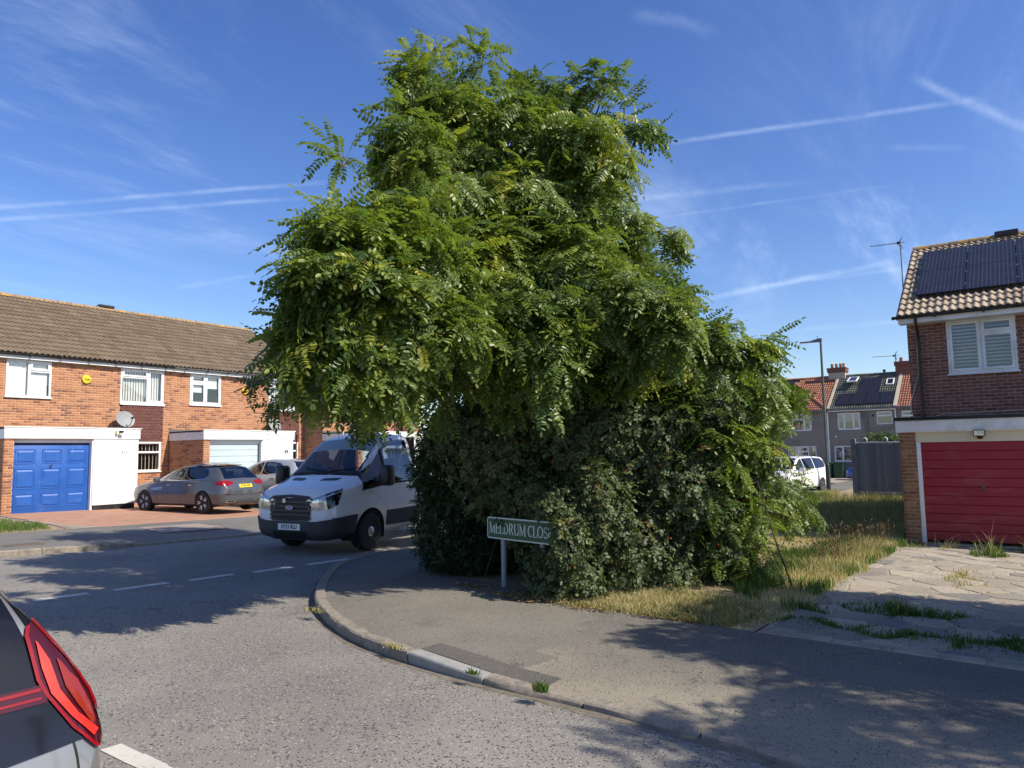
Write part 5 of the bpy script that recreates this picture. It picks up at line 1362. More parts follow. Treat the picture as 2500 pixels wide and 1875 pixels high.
    def patch(s, name, view, top, bot, m, off=0.004, nu=12, nv=6, parent=None, thick=0.0, label=None):
        """a skin piece between two outlines drawn in a flat view and dropped onto the body"""
        def res(P, n):
            P = [Vector(p) for p in P]; L = [0]
            for a, b in zip(P[:-1], P[1:]): L.append(L[-1]+(b-a).length)
            out = []
            for k in range(n+1):
                t = L[-1]*k/n; i = 0
                while i < len(L)-2 and L[i+1] < t: i += 1
                q = (t-L[i])/max(1e-9, L[i+1]-L[i]); out.append(P[i].lerp(P[i+1], q))
            return out
        if len(top) == len(bot) and len(top) > 2:
            A = []; B_ = []
            for i in range(len(top)-1):
                n = max(1, nu//(len(top)-1))
                for k in range(n): A.append(Vector(top[i]).lerp(Vector(top[i+1]), k/n)); B_.append(Vector(bot[i]).lerp(Vector(bot[i+1]), k/n))
            A.append(Vector(top[-1])); B_.append(Vector(bot[-1]))
        else: A, B_ = res(top, nu), res(bot, nu)
        n = len(A); vs = []; fs = []
        for j in range(nv+1):
            for i in range(n):
                q = A[i].lerp(B_[i], j/nv); vs.append(s.cast(view, q.x, q.y, off))
        for j in range(nv):
            for i in range(n-1): fs.append((j*n+i, j*n+i+1, (j+1)*n+i+1, (j+1)*n+i))
        mb = MB(); mb.add(vs, fs); o = mb.build(name, m, parent or s.root, True, 60)
        if thick:
            md = o.modifiers.new('t', 'SOLIDIFY'); md.thickness = thick; md.offset = 0
        if label: o['label'] = label
        return o
    def cut(s, view, poly, shrink=0.90):
        """open the skin under a pane of glass; the rim left under the glass is black"""
        C = s.V[s.F].mean(1); ax = {'right': (1,2), 'left': (1,2), 'front': (0,2), 'rear': (0,2)}[view]
        vis = {'right': C[:,0] > 0.2, 'left': C[:,0] < -0.2, 'front': C[:,1] > s.mid if hasattr(s,'mid') else C[:,1] > 0, 'rear': C[:,1] < (s.mid if hasattr(s,'mid') else 0)}[view]
        P = np.array(poly); c = P.mean(0)
        def inside(Q):
            x, y = C[:, ax[0]], C[:, ax[1]]; r_ = np.zeros(len(C), bool); n = len(Q)
            for i in range(n):
                x1, y1 = Q[i]; x2, y2 = Q[(i+1) % n]
                k = ((y1 > y) != (y2 > y)) & (x < (x2-x1)*(y-y1)/((y2-y1) if y2 != y1 else 1e-9)+x1); r_ ^= k
            return r_
        s.mi[inside(P) & vis] = 1; s.kill |= inside(c+(P-c)*shrink) & vis
    def glaze(s, name, view, top, bot, m=None, off=0.006, shrink=0.88, cut=True, **k):
        if cut: s.cut(view, list(top)+list(bot)[::-1], shrink)
        return s.patch(name, view, top, bot, m or MAT['glass_car'], off, **k)
    def finish(s, name='body', black=None):
        keep = ~s.kill
        me = npmesh(name, s.V, s.F[keep], [s.paint, black or MAT['black_gloss']], True, mi=s.mi[keep])
        bm = bmesh.new(); bm.from_mesh(me); bmesh.ops.delete(bm, geom=[v for v in bm.verts if not v.link_faces], context='VERTS'); bmesh.ops.recalc_face_normals(bm, faces=bm.faces[:]); bm.to_mesh(me); bm.free()
        me.set_sharp_from_angle(angle=R(48))
        b = obj(name, me, s.root)
        return b
    def wells(s, w, r=None):
        for ya, za in s.arches:
            for sg in (1, -1):
                mb = MB(); rr = (r or s.r)+0.004; n = 20; x0, x1 = sg*(w-0.012), sg*(w-0.36); vs = []
                for x in (x0, x1):
                    for k in range(n+1):
                        a = math.pi*(-0.12+1.24*k/n); vs.append((x, ya+rr*math.cos(a), za+rr*math.sin(a)))
                fs = [(i, i+1, n+2+i, n+1+i) for i in range(n)]+[tuple(range(n+1, 2*n+2))]
                mb.add(vs, fs).build('wheel_arch', MAT['black_rubber'], s.root)
    def wheel(s, x, y, r, w, style, face, steer=0.0, rim_m=None):
        """tyre and rim; face +1/-1: which way the outside looks"""
        t = MB(); hw = w/2; t.lathe([(r*0.70,-hw*0.9),(r*0.86,-hw),(r*0.965,-hw*0.9),(r,-hw*0.55),(r,hw*0.55),(r*0.965,hw*0.9),(r*0.86,hw),(r*0.70,hw*0.9)], 36, axis='x')
        o = t.build('wheel', MAT['black_rubber'], s.root, True, 35); o.location = (x, y, r); o.rotation_euler = (0, 0, steer)
        rm = MB(); rr = r*0.71; f = face*hw
        rm.lathe([(rr,-hw*0.85),(rr,f*0.86),(rr*0.93,f*0.84),(rr*0.90,f*0.3),(rr*0.88,f*0.2)] if face > 0 else [(rr,hw*0.85),(rr,f*0.86),(rr*0.93,f*0.84),(rr*0.90,f*0.3),(rr*0.88,f*0.2)], 36, axis='x', caps=False)
        n = {'five': 5, 'ten': 10, 'seven': 7, 'steel': 0}[style]
        if n:
            for k in range(n):
                for dd in ((-0.09, 0.09) if style == 'five' else (0.0,)):
                    a0, a1 = 2*math.pi*k/n+dd*0.6, 2*math.pi*k/n+dd*1.9; wd = rr*0.13
                    p0 = Vector((f*0.78, rr*0.16*math.cos(a0), rr*0.16*math.sin(a0))); p1 = Vector((f*0.84, rr*0.93*math.cos(a1), rr*0.93*math.sin(a1)))
                    rm.bar(p0, p1, 0.02, wd, up=(1,0,0)) if False else rm.bar(p0, p1, wd, 0.022, up=(1,0,0))
            rm.lathe([(0.0,f*0.80),(rr*0.18,f*0.80),(rr*0.22,f*0.70),(rr*0.22,f*0.3)] if face > 0 else [(0.0,f*0.80),(rr*0.18,f*0.80),(rr*0.22,f*0.70),(rr*0.22,f*0.3)], 18, axis='x', caps=False)
        else:
            rm.lathe([(rr*0.90,f*0.62),(rr*0.72,f*0.50),(rr*0.55,f*0.55),(rr*0.50,f*0.78),(rr*0.0,f*0.80)], 30, axis='x', caps=False)
        rm.build('rim', rim_m or (MAT['alloy'] if n else MAT['black_rubber']), o, True, 35)
        dk = MB(); dk.lathe([(0.0,f*0.08),(rr*0.89,f*0.08)], 24, axis='x', caps=False); dk.build('brake_disc', MAT['bumper_grey'], o)
        if style == 'steel':
            hb = MB(); hb.lathe([(rr*0.36,f*0.72),(rr*0.36,f*1.02),(rr*0.30,f*1.08),(0,f*1.08)], 24, axis='x', caps=False); hb.build('hub_cap', MAT['alloy'], o, True, 40)
            sl = MB()
            for k in range(10):
                a = 2*math.pi*k/10; sl.lathe([(0.0,f*0.56),(rr*0.085,f*0.56)], 10, axis='x', c=(face*0.004, rr*0.70*math.cos(a), rr*0.70*math.sin(a)), caps=False)
            sl.build('rim_hole', MAT['alloy'], o)
        return o
    def seat(s, x, y, z, h=0.62, rake=14, w=0.46):
        mb = MB(); mb.cbox(-w/2, w/2, -0.05, 0.45, 0.0, 0.16, 0.04); mb.cbox(-w/2+0.01, w/2-0.01, -0.14, 0.0, 0.1, h, 0.05); mb.cbox(-0.14, 0.14, -0.13, -0.03, h+0.05, h+0.25, 0.04); mb.cbox(-0.05,-0.03,-0.09,-0.07,h-0.02,h+0.08,0.004); mb.cbox(0.03,0.05,-0.09,-0.07,h-0.02,h+0.08,0.004)
        o = mb.build('seat', MAT['seat_black'], s.root, True, 50); o.location = (x, y, z); return o
    def plate(s, txt, x, y, z, m, rz=0.0, tilt=0.0, blue=False, parent=None):
        b = MB().cbox(-0.26, 0.26, -0.006, 0.006, -0.0555, 0.0555, 0.003).build('number_plate', m, parent or s.root)
        b.matrix_basis = Matrix.Translation((x, y, z)) @ Matrix.Rotation(rz, 4, 'Z') @ Matrix.Rotation(tilt, 4, 'X')
        text_mesh('lettering', txt, 0.098, MAT['ink'], b, Matrix.Translation((0.015 if blue else 0, -0.0068, 0)) @ FACE, 0.0004, 0.86, 0.0035)
        if blue: MB().box(-0.258, -0.215, -0.0072, -0.0062, -0.053, 0.053).build('badge_strip', MAT['plate_blue'], b)
        return b
    def mirror(s, x, y, z, m, sg, size=(0.11,0.09,0.075)):
        mb = MB(); a, b, c = size; mb.cbox(x-a*(1 if sg < 0 else 0)*1.9-0.0, x+a*(1 if sg > 0 else 0)*1.9, y-b, y+b, z-c, z+c, min(size)*0.45)
        return mb.build('door_mirror', m, s.root, True, 60)

HATCH = [ # y, zb zs ws zm wm zh wh zr wr zc
 (2.23,.30,.36,.34,.48,.40,.58,.38,.62,.25,.63),(2.17,.22,.30,.60,.50,.68,.66,.64,.70,.45,.715),(2.03,.19,.27,.74,.52,.82,.74,.76,.785,.55,.80),
 (1.75,.18,.26,.83,.55,.885,.83,.80,.87,.62,.89),(1.30,.18,.26,.85,.57,.90,.89,.82,.94,.66,.965),(0.95,.18,.26,.85,.57,.90,.925,.84,.985,.70,1.01),
 (0.35,.18,.26,.85,.57,.90,.945,.85,1.27,.62,1.30),(-0.05,.18,.26,.85,.57,.90,.955,.85,1.375,.58,1.41),(-.5,.18,.26,.85,.57,.90,.965,.85,1.405,.57,1.44),
 (-1.2,.18,.26,.85,.58,.90,.98,.845,1.385,.56,1.42),(-1.62,.18,.27,.85,.58,.90,.99,.835,1.33,.545,1.375),(-1.86,.19,.28,.84,.58,.89,.99,.80,1.14,.60,1.17),
 (-2.02,.20,.28,.82,.58,.87,.96,.77,1.0,.60,1.01),(-2.10,.22,.30,.78,.57,.84,.88,.74,.90,.58,.905),(-2.17,.25,.32,.70,.57,.77,.76,.68,.78,.5,.785),(-2.195,.32,.38,.58,.55,.63,.68,.58,.70,.42,.705)]

def hatchback(label, loc, rz, m, plate_txt, cat='car', scale=1.0, rows=HATCH, alloy='five', yellow=True, group='cars parked on the driveways'):
    t = thing('parked_car', label, cat, loc, rz, group); t.scale = (scale, scale*0.95, scale)
    v = Vehicle(t, rows, m, [(1.365,0.325),(-1.365,0.325)], 0.355); v.mid = 0.2
    # side glass
    for sd in ('left', 'right'):
        T1 = [(0.62,1.00),(0.40,1.12),(0.10,1.255),(-0.20,1.335),(-0.30,1.345)]; B1 = [(0.62,0.97),(0.40,0.965),(0.10,0.968),(-0.20,0.972),(-0.30,0.973)]
        T2 = [(-0.38,1.35),(-0.70,1.355),(-1.05,1.335),(-1.30,1.27),(-1.42,1.15)]; B2 = [(-0.38,0.975),(-0.70,0.98),(-1.05,0.99),(-1.30,1.005),(-1.42,1.06)]
        v.cut(sd, T1+B1[::-1], 0.86); v.cut(sd, T2+B2[::-1], 0.86)
        fr = v.patch('window_trim', sd, [(0.70,1.0),(0.40,1.145),(0.10,1.28),(-0.25,1.365),(-0.70,1.378),(-1.08,1.358),(-1.35,1.285),(-1.47,1.14)], [(0.72,0.985),(0.40,1.125),(0.10,1.262),(-0.25,1.35),(-0.70,1.362),(-1.06,1.342),(-1.32,1.272),(-1.44,1.14)], MAT['chrome'], 0.007, 21, 1)
        v.patch('window_trim', sd, [(0.72,0.985),(-0.3,0.975),(-1.05,0.995),(-1.35,1.02),(-1.47,1.14)], [(0.72,0.962),(-0.3,0.957),(-1.05,0.975),(-1.37,1.0),(-1.49,1.13)], MAT['chrome'], 0.007, 20, 1)
        v.patch('side_window', sd, T1, B1, MAT['glass_car'], 0.006, 16, 6); v.patch('side_window', sd, T2, B2, MAT['glass_car'], 0.006, 16, 6)
        sg = -1 if sd == 'left' else 1
        for yy in (0.36, -0.62):
            o = v.cast(sd, yy-0.20, 0.83, 0.012); MB().cbox(o.x-0.012, o.x+0.02*sg, o.y-0.10, o.y+0.10, o.z-0.016, o.z+0.016, 0.008).build('door_handle', MAT['chrome'], t, True, 50)
        for yy, z0, z1 in ((0.78,0.30,0.93),(-0.33,0.28,0.96)):
            v.patch('door_gap', sd, [(yy,z1),(yy-0.02,(z0+z1)/2),(yy,z0)], [(yy-0.008,z1),(yy-0.028,(z0+z1)/2),(yy-0.008,z0)], MAT['black_rubber'], 0.0025, 12, 1)
        v.mirror(sg*0.90, 0.62, 1.0, m, sg, (0.10,0.07,0.07)); 
        for yy, fc in ((1.365, sg), (-1.365, sg)): v.wheel(sg*0.79, yy, 0.325, 0.215, alloy, sg)
    # rear glass, lamps, plate
    TR = [(-0.52,1.345),(0,1.362),(0.52,1.345)]; BR = [(-0.66,1.0),(0,1.03),(0.66,1.0)]
    v.cut('rear', [(-0.50,1.33),(0.50,1.33),(0.62,1.02),(-0.62,1.02)], 0.84)
    v.patch('rear_window', 'rear', [(-0.50,1.33),(0,1.35),(0.50,1.33)], [(-0.63,1.005),(0,1.02),(0.63,1.005)], MAT['glass_car'], 0.006, 16, 6)
    v.patch('spoiler', 'rear', [(-0.56,1.40),(0,1.44),(0.56,1.40)], [(-0.58,1.345),(0,1.365),(0.58,1.345)], m, 0.05, 16, 3)
    v.patch('windscreen', 'front', [(-0.54,1.345),(0,1.375),(0.54,1.345)], [(-0.72,1.0),(0,1.045),(0.72,1.0)], MAT['glass_car'], 0.006, 16, 8); v.cut('front', [(-0.53,1.34),(0.53,1.34),(0.70,1.02),(-0.70,1.02)], 0.88)
    for sg in (-1, 1):
        for vw in (('corner', math.pi+sg*0.75),):
            pass
        v.patch('tail_light', 'rear', [(sg*0.38,0.915),(sg*0.60,0.965),(sg*0.80,0.945)], [(sg*0.40,0.865),(sg*0.62,0.80),(sg*0.83,0.83)], MAT['lamp_red'], 0.007, 12, 5)
        v.patch('tail_light', 'right' if sg > 0 else 'left', [(-2.03,0.945),(-1.90,0.935),(-1.80,0.905)], [(-2.04,0.83),(-1.92,0.85),(-1.80,0.895)], MAT['lamp_red'], 0.006, 8, 3)
        v.patch('exhaust_trim', 'rear', [(sg*0.36,0.375),(sg*0.70,0.385)], [(sg*0.40,0.315),(sg*0.68,0.325)], MAT['chrome'], 0.008, 8, 2)
        v.patch('exhaust_outlet', 'rear', [(sg*0.40,0.362),(sg*0.67,0.370)], [(sg*0.43,0.328),(sg*0.65,0.337)], MAT['ink'], 0.011, 8, 2)
        v.patch('reflector', 'rear', [(sg*0.56,0.56),(sg*0.74,0.575)], [(sg*0.56,0.535),(sg*0.74,0.55)], MAT['lamp_red_dark'], 0.006, 6, 1)
        v.patch('headlight', ('corner', sg*0.7), [(sg*-0.05,0.75),(sg*0.55,0.80)] if False else [(0.0,0.74),(sg*0.35,0.78)], [(0.0,0.66),(sg*0.33,0.70)], MAT['lamp_clear'], 0.006, 8, 4)
    v.patch('diffuser', 'rear', [(-0.60,0.34),(-0.3,0.40),(0.3,0.40),(0.60,0.34)], [(-0.55,0.24),(-0.3,0.235),(0.3,0.235),(0.55,0.24)], MAT['bumper_grey'], 0.006, 15, 3)
    v.patch('tailgate_gap', 'rear', [(-0.70,0.62),(-0.5,0.545),(0.5,0.545),(0.70,0.62)], [(-0.70,0.612),(-0.5,0.537),(0.5,0.537),(0.70,0.612)], MAT['black_rubber'], 0.003, 15, 1)
    o = v.cast('rear', 0, 0.79, 0.0); v.patch('plate_recess', 'rear', [(-0.34,0.87),(0.34,0.87)], [(-0.30,0.72),(0.30,0.72)], m, 0.003, 8, 3)
    nrm = (v.cast('rear', 0, 0.83, 0)-v.cast('rear', 0, 0.75, 0)); tilt = -math.atan2(nrm.y, nrm.z)
    v.plate(plate_txt, 0, o.y-0.016, 0.79, MAT['plate_yellow'], 0, tilt, True)
    o = v.cast('rear', 0, 0.93, 0.008); MB().lathe([(0.032,-0.004),(0.036,0),(0.036,0.006)], 18, axis='y', c=(0, o.y, 0.93)).build('badge', MAT['chrome'], t)
    # cabin
    for x in (-0.36, 0.36): v.seat(x, -0.05, 0.34); v.seat(x, -0.98, 0.38, 0.58)
    MB().cbox(-0.76, 0.76, 0.55, 1.05, 0.55, 0.93, 0.06).build('dashboard', MAT['seat_black'], t, True, 50)
    fl_ = MB(); fl_.box(-0.78,0.78,-1.9,1.1,0.28,0.33); fl_.box(-0.80,-0.76,-1.7,0.8,0.3,0.93); fl_.box(0.76,0.80,-1.7,0.8,0.3,0.93); fl_.box(-0.7,0.7,-1.75,-1.5,0.33,0.90); fl_.build('cabin', MAT['seat_black'], t)
    v.wells(0.88); v.finish()
    return t, v
hatchback('grey hatchback with yellow plate parked nose in beside white panel', (12.36, 20.2, gz(12.4,20)-0.0), R(8), MAT['paint_grey'], 'KT68 KFR', scale=0.945)

YARIS = [(r[0]*0.885 if r[0] > 0 else r[0]*0.885,)+tuple(r[1:]) for r in HATCH]
YARIS = [(y,zb,zs,ws*.97,zm*1.06,wm*.95,zh*1.06,wh*.95,zr*(1.06 if zr > 1.1 else 1.08),wr*.98,zc*(1.06 if zc > 1.1 else 1.08)) for y,zb,zs,ws,zm,wm,zh,wh,zr,wr,zc in YARIS]
def silver_car():
    t = thing('parked_car', 'pale silver hatchback half hidden behind the white van', 'car', (15.08, 20.25, gz(15,20)+0.02), R(6), 'cars parked on the driveways')
    v = Vehicle(t, YARIS, MAT['paint_silver'], [(1.25,0.30),(-1.25,0.30)], 0.34); v.mid = 0.2
    for sd, sg in (('left',-1),('right',1)):
        T1 = [(0.60,1.07),(0.35,1.20),(0.05,1.345),(-0.22,1.40)]; B1 = [(0.60,1.03),(0.35,1.03),(0.05,1.032),(-0.22,1.035)]
        T2 = [(-0.30,1.405),(-0.65,1.41),(-0.95,1.375),(-1.12,1.28),(-1.18,1.2)]; B2 = [(-0.30,1.038),(-0.65,1.045),(-0.90,1.07),(-1.06,1.12),(-1.18,1.19)]
        for T, B2_ in ((T1,B1),(T2,B2)): v.cut(sd, T+B2_[::-1], 0.86); v.patch('side_window', sd, T, B2_, MAT['glass_car'], 0.006, 16, 6)
        for yy in (0.1, -0.72): o = v.cast(sd, yy-0.1, 0.90, 0.012); MB().cbox(o.x-0.012, o.x+0.02*sg, o.y-0.10, o.y+0.10, o.z-0.018, o.z+0.018, 0.009).build('door_handle', MAT['paint_silver'], t, True, 50)
        for yy in (0.70,-0.26): v.patch('door_gap', sd, [(yy,1.02),(yy,0.6),(yy+0.02,0.30)], [(yy-0.008,1.02),(yy-0.008,0.6),(yy+0.012,0.30)], MAT['black_rubber'], 0.0025, 12, 1)
        v.mirror(sg*0.87, 0.55, 1.05, MAT['paint_silver'], sg, (0.10,0.07,0.075))
        for yy in (1.25,-1.25): v.wheel(sg*0.75, yy, 0.30, 0.18, 'seven', sg)
        v.patch('tail_light', sd, [(-1.84,1.045),(-1.70,1.06),(-1.52,1.03)], [(-1.84,0.86),(-1.72,0.90),(-1.52,1.0)], MAT['lamp_clear'], 0.006, 9, 5)
        v.patch('tail_light', 'rear', [(sg*0.56,1.04),(sg*0.80,1.02)], [(sg*0.60,0.90),(sg*0.82,0.88)], MAT['lamp_red'], 0.007, 8, 4)
    v.cut('rear', [(-0.50,1.42),(0.50,1.42),(0.62,1.08),(-0.62,1.08)], 0.84); v.patch('rear_window', 'rear', [(-0.49,1.41),(0.49,1.41)], [(-0.62,1.07),(0.62,1.07)], MAT['glass_car'], 0.006, 14, 6)
    v.patch('brake_light', 'rear', [(-0.16,1.47),(0.16,1.47)], [(-0.16,1.445),(0.16,1.445)], MAT['lamp_red'], 0.03, 6, 1)
    v.patch('windscreen', 'front', [(-0.52,1.42),(0.52,1.42)], [(-0.68,1.08),(0.68,1.08)], MAT['glass_car'], 0.006, 14, 6); v.cut('front', [(-0.52,1.41),(0.52,1.41),(0.68,1.09),(-0.68,1.09)], 0.88)
    for x in (-0.34, 0.34): v.seat(x, -0.1, 0.42); v.seat(x, -0.88, 0.45, 0.58)
    fl_ = MB(); fl_.box(-0.72,0.72,-1.6,1.0,0.3,0.35); fl_.box(-0.75,-0.72,-1.5,0.7,0.3,0.98); fl_.box(0.72,0.75,-1.5,0.7,0.3,0.98); fl_.box(-0.72,0.72,0.5,0.9,0.35,1.0); fl_.build('cabin', MAT['seat_black'], t)
    v.plate('LB12 WKD', 0, v.cast('rear',0,0.80,0).y-0.016, 0.80, MAT['plate_yellow']) if False else None
    v.wells(0.84); v.finish()
silver_car()

# white tipper or flat bed van at the kerb
VAN = [(1.02,.40,.46,.42,.70,.52,.94,.55,1.0,.36,1.01),(.98,.28,.38,.76,.70,.84,1.02,.80,1.08,.56,1.095),(.86,.25,.36,.91,.72,.965,1.09,.90,1.155,.64,1.18),(.50,.25,.36,.97,.75,1.01,1.19,.95,1.255,.72,1.29),
 (.22,.25,.36,.98,.78,1.02,1.235,.97,1.345,.78,1.385),(-.30,.25,.36,.98,.80,1.02,1.28,.985,1.80,.80,1.86),(-.58,.25,.36,.98,.80,1.02,1.30,.985,2.03,.77,2.10),(-.80,.25,.36,.98,.80,1.02,1.31,.985,2.10,.75,2.175),(-1.1,.25,.36,.98,.80,1.02,1.31,.985,2.13,.74,2.20),(-1.50,.25,.36,.98,.80,1.02,1.31,.98,2.12,.73,2.19),(-1.56,.28,.38,.95,.80,.99,1.30,.95,2.06,.70,2.12)]
def van():
    t = thing('parked_van', 'white van with black grille parked at the kerb in tree shade', 'van', (9.50, 11.06, gz(9.4,11)-0.10), R(98))
    v = Vehicle(t, VAN, MAT['paint_van'], [(0.0,0.36)], 0.42, ny=130, smooth=0.045); v.mid = -0.3
    # glass
    W1 = [(-0.72,2.035),(0,2.075),(0.72,2.035)]; W2 = [(-0.80,1.385),(0,1.42),(0.80,1.385)]
    v.cut('front', [(-0.72,2.04),(0.72,2.04),(0.80,1.39),(-0.80,1.39)], 0.95)
    v.patch('windscreen', 'front', W1, W2, MAT['glass_van'], 0.006, 20, 10)
    v.patch('windscreen_seal', 'front', [(-0.82,1.415),(0,1.45),(0.82,1.415)], [(-0.86,1.36),(0,1.395),(0.86,1.36)], MAT['black_rubber'], 0.008, 20, 2)
    for sg in (-1, 1):
        sd = 'left' if sg < 0 else 'right'
        T = [(-0.20,1.58),(-0.45,1.83),(-0.66,1.99),(-0.90,2.04),(-1.38,2.04)]; B_ = [(-0.20,1.36),(-0.45,1.20),(-0.66,1.21),(-0.90,1.22),(-1.38,1.24)]
        v.cut(sd, [(-0.52,1.86),(-0.70,1.98),(-0.92,2.02),(-1.36,2.02),(-1.36,1.27),(-0.52,1.25)], 0.88)
        v.patch('side_window', sd, [(-0.50,1.86),(-0.70,1.99),(-0.92,2.035),(-1.38,2.04)], [(-0.50,1.22),(-0.70,1.22),(-0.92,1.23),(-1.38,1.25)], MAT['glass_car'], 0.005, 15, 6)
        v.patch('quarter_window', sd, [(0.16,1.40),(-0.20,1.60),(-0.46,1.83)], [(0.22,1.13),(-0.20,1.16),(-0.46,1.20)], MAT['black_gloss'], 0.006, 12, 5)
        v.patch('window_pillar', sd, [(-0.44,1.83),(-0.51,1.88)], [(-0.44,1.20),(-0.51,1.21)], MAT['black_rubber'], 0.009, 2, 6)
        v.patch('window_seal', sd, [(0.24,1.13),(-0.46,1.21),(-1.42,1.25)], [(0.24,1.10),(-0.46,1.18),(-1.42,1.22)], MAT['black_rubber'], 0.007, 14, 1)
        v.patch('door_gap', sd, [(0.05,1.10),(-0.28,0.95),(-0.46,0.75),(-0.46,0.45)], [(0.04,1.09),(-0.29,0.94),(-0.47,0.745),(-0.47,0.45)], MAT['black_rubber'], 0.003, 18, 1)
        v.patch('sill_trim', sd, [(-0.46,0.70),(-1.50,0.72)], [(-0.46,0.42),(-1.50,0.42)], MAT['bumper_grey'], 0.01, 12, 4)
        o = v.cast(sd, -1.30, 1.10, 0.015); MB().cbox(o.x-0.02, o.x+0.02, -1.42, -1.20, 1.07, 1.13, 0.012).build('door_handle', MAT['black_pvc'], t, True, 50)
        mr = MB(); mr.cbox(sg*1.30-0.11, sg*1.30+0.11, -0.20, 0.02, 1.18, 1.56, 0.05); mr.cbox(min(sg*1.0,sg*1.26), max(sg*1.0,sg*1.26), -0.14, -0.03, 1.24, 1.34, 0.03)
        mr.build('door_mirror', MAT['black_pvc'], t, True, 50)
        MB().box(sg*1.30-0.09, sg*1.30+0.09, -0.205, -0.201, 1.22, 1.52).build('mirror_glass', MAT['chrome'], t)
        MB().cbox(sg*1.395-0.012, sg*1.395+0.025, -0.10, -0.02, 1.24, 1.34, 0.01).build('indicator', MAT['lamp_clear'], t)
        a = ('corner', sg*0.62)                                     # lamps wrap round the front corner
        k = -sg
        q = lambda P: [(sg*p[0], p[1]) for p in P]
        v.patch('headlight', ('corner', sg*0.62), q([(-0.30,0.965),(-0.12,1.02),(0.10,1.075),(0.34,1.15)]), q([(-0.28,0.80),(-0.10,0.785),(0.12,0.815),(0.28,0.885)]), MAT['lamp_clear'], 0.008, 15, 6)
        v.patch('headlight_bezel', ('corner', sg*0.62), q([(0.05,1.065),(0.20,1.11),(0.345,1.155)]), q([(0.10,0.81),(0.20,0.85),(0.27,0.90)]), MAT['black_gloss'], 0.012, 10, 4)
        v.patch('headlight_lens', ('corner', sg*0.62), q([(-0.22,0.94),(-0.05,0.985)]), q([(-0.21,0.85),(-0.04,0.85)]), MAT['chrome'], 0.012, 8, 4)
        v.patch('fog_light', ('corner', sg*0.62), q([(-0.05,0.52),(0.22,0.53)]), q([(-0.03,0.40),(0.20,0.41)]), MAT['black_gloss'], 0.01, 8, 3)
        v.wheel(sg*0.88, 0.0, 0.345, 0.235, 'steel', sg); v.wheel(sg*0.88, -3.3, 0.345, 0.235, 'steel', sg)
        v.patch('bonnet_vent', 'top', [(sg*0.20,0.50),(sg*0.54,0.44)], [(sg*0.22,0.38),(sg*0.57,0.31)], MAT['black_pvc'], 0.006, 8, 4)
    # grille with bars, badge, bumper
    v.patch('grille', 'front', [(-0.50,0.96),(-0.42,1.015),(0,1.04),(0.42,1.015),(0.50,0.96)], [(-0.46,0.66),(-0.40,0.62),(0,0.605),(0.40,0.62),(0.46,0.66)], MAT['ink'], 0.008, 20, 6)
    v.patch('grille_rim', 'front', [(-0.53,0.97),(-0.43,1.035),(0,1.06),(0.43,1.035),(0.53,0.97)], [(-0.50,0.955),(-0.42,1.012),(0,1.036),(0.42,1.012),(0.50,0.955)], MAT['grille_grey'], 0.016, 20, 1)
    v.patch('grille_rim', 'front', [(-0.48,0.665),(-0.40,0.625),(0,0.61),(0.40,0.625),(0.48,0.665)], [(-0.50,0.645),(-0.42,0.60),(0,0.585),(0.42,0.60),(0.50,0.645)], MAT['grille_grey'], 0.016, 20, 1)
    for z in (0.70, 0.775, 0.85, 0.925):
        v.patch('grille_bar', 'front', [(-0.48,z+0.020),(0,z+0.028),(0.48,z+0.020)], [(-0.48,z-0.012),(0,z-0.004),(0.48,z-0.012)], MAT['grille_grey'], 0.026, 16, 1)
    o = v.cast('front', 0, 0.83, 0.03); bd = MB().lathe([(0.0,0.004),(1.0,0.004),(1.0,-0.004)], 28, axis='y')
    bd.v = [(p[0]*0.085, o.y+p[1]*2, 0.835+p[2]*0.036) for p in bd.v]; bd = bd.build('badge', MAT['plate_blue'], t)
    rg = MB(); n = 28
    for k in range(n):
        a0, a1 = 2*math.pi*k/n, 2*math.pi*(k+1)/n; f = lambda a, s_: (math.cos(a)*0.085*s_, o.y+0.010, 0.835+math.sin(a)*0.036*s_)
        rg.quad(f(a0,1.0), f(a1,1.0), f(a1,0.86), f(a0,0.86))
    rg.build('badge_rim', MAT['chrome'], t)
    text_mesh('lettering', 'Ford', 0.062, MAT['chrome'], t, Matrix.Translation((0, o.y+0.0105, 0.835)) @ Matrix.Rotation(R(180), 4, 'Z') @ FACE, 0.0008, 1.1)
    tag_ = v.cast('front', 0.13, 0.97, 0.032); MB().lathe([(0.04,-0.004),(0.04,0.004)], 14, axis='y', c=(0.13, tag_.y, 0.955)).build('key_tag', MAT['alloy'], t)
    v.patch('bumper', 'front', [(-0.97,0.66),(-0.6,0.60),(0,0.585),(0.6,0.60),(0.97,0.66)], [(-0.93,0.30),(-0.6,0.27),(0,0.27),(0.6,0.27),(0.93,0.30)], MAT['bumper_grey'], 0.022, 24, 6)
    for sg in (-1,1):
        v.patch('bumper', 'right' if sg > 0 else 'left', [(0.92,0.66),(0.60,0.69),(0.40,0.70)], [(0.92,0.30),(0.62,0.30),(0.44,0.30)], MAT['bumper_grey'], 0.02, 10, 5)
    v.patch('lower_grille', 'front', [(-0.42,0.42),(0.42,0.42)], [(-0.36,0.31),(0.36,0.31)], MAT['ink'], 0.028, 10, 3)
    o = v.cast('front', 0, 0.49, 0.0); v.plate('GY15 RLU', 0.0, o.y+0.035, 0.495, MAT['plate_white'], R(180))
    for sg in (-1, 1):
        a = v.cast('front', sg*0.05-0.1, 1.44, 0.02); b = v.cast('front', sg*0.62-0.1, 1.50, 0.02); MB().tube([a, b], 0.011, 6).build('wiper', MAT['ink'], t)
    # cab inside
    for x in (-0.52, 0.52): v.seat(x, -1.12, 0.72, 0.70, 14, 0.50)
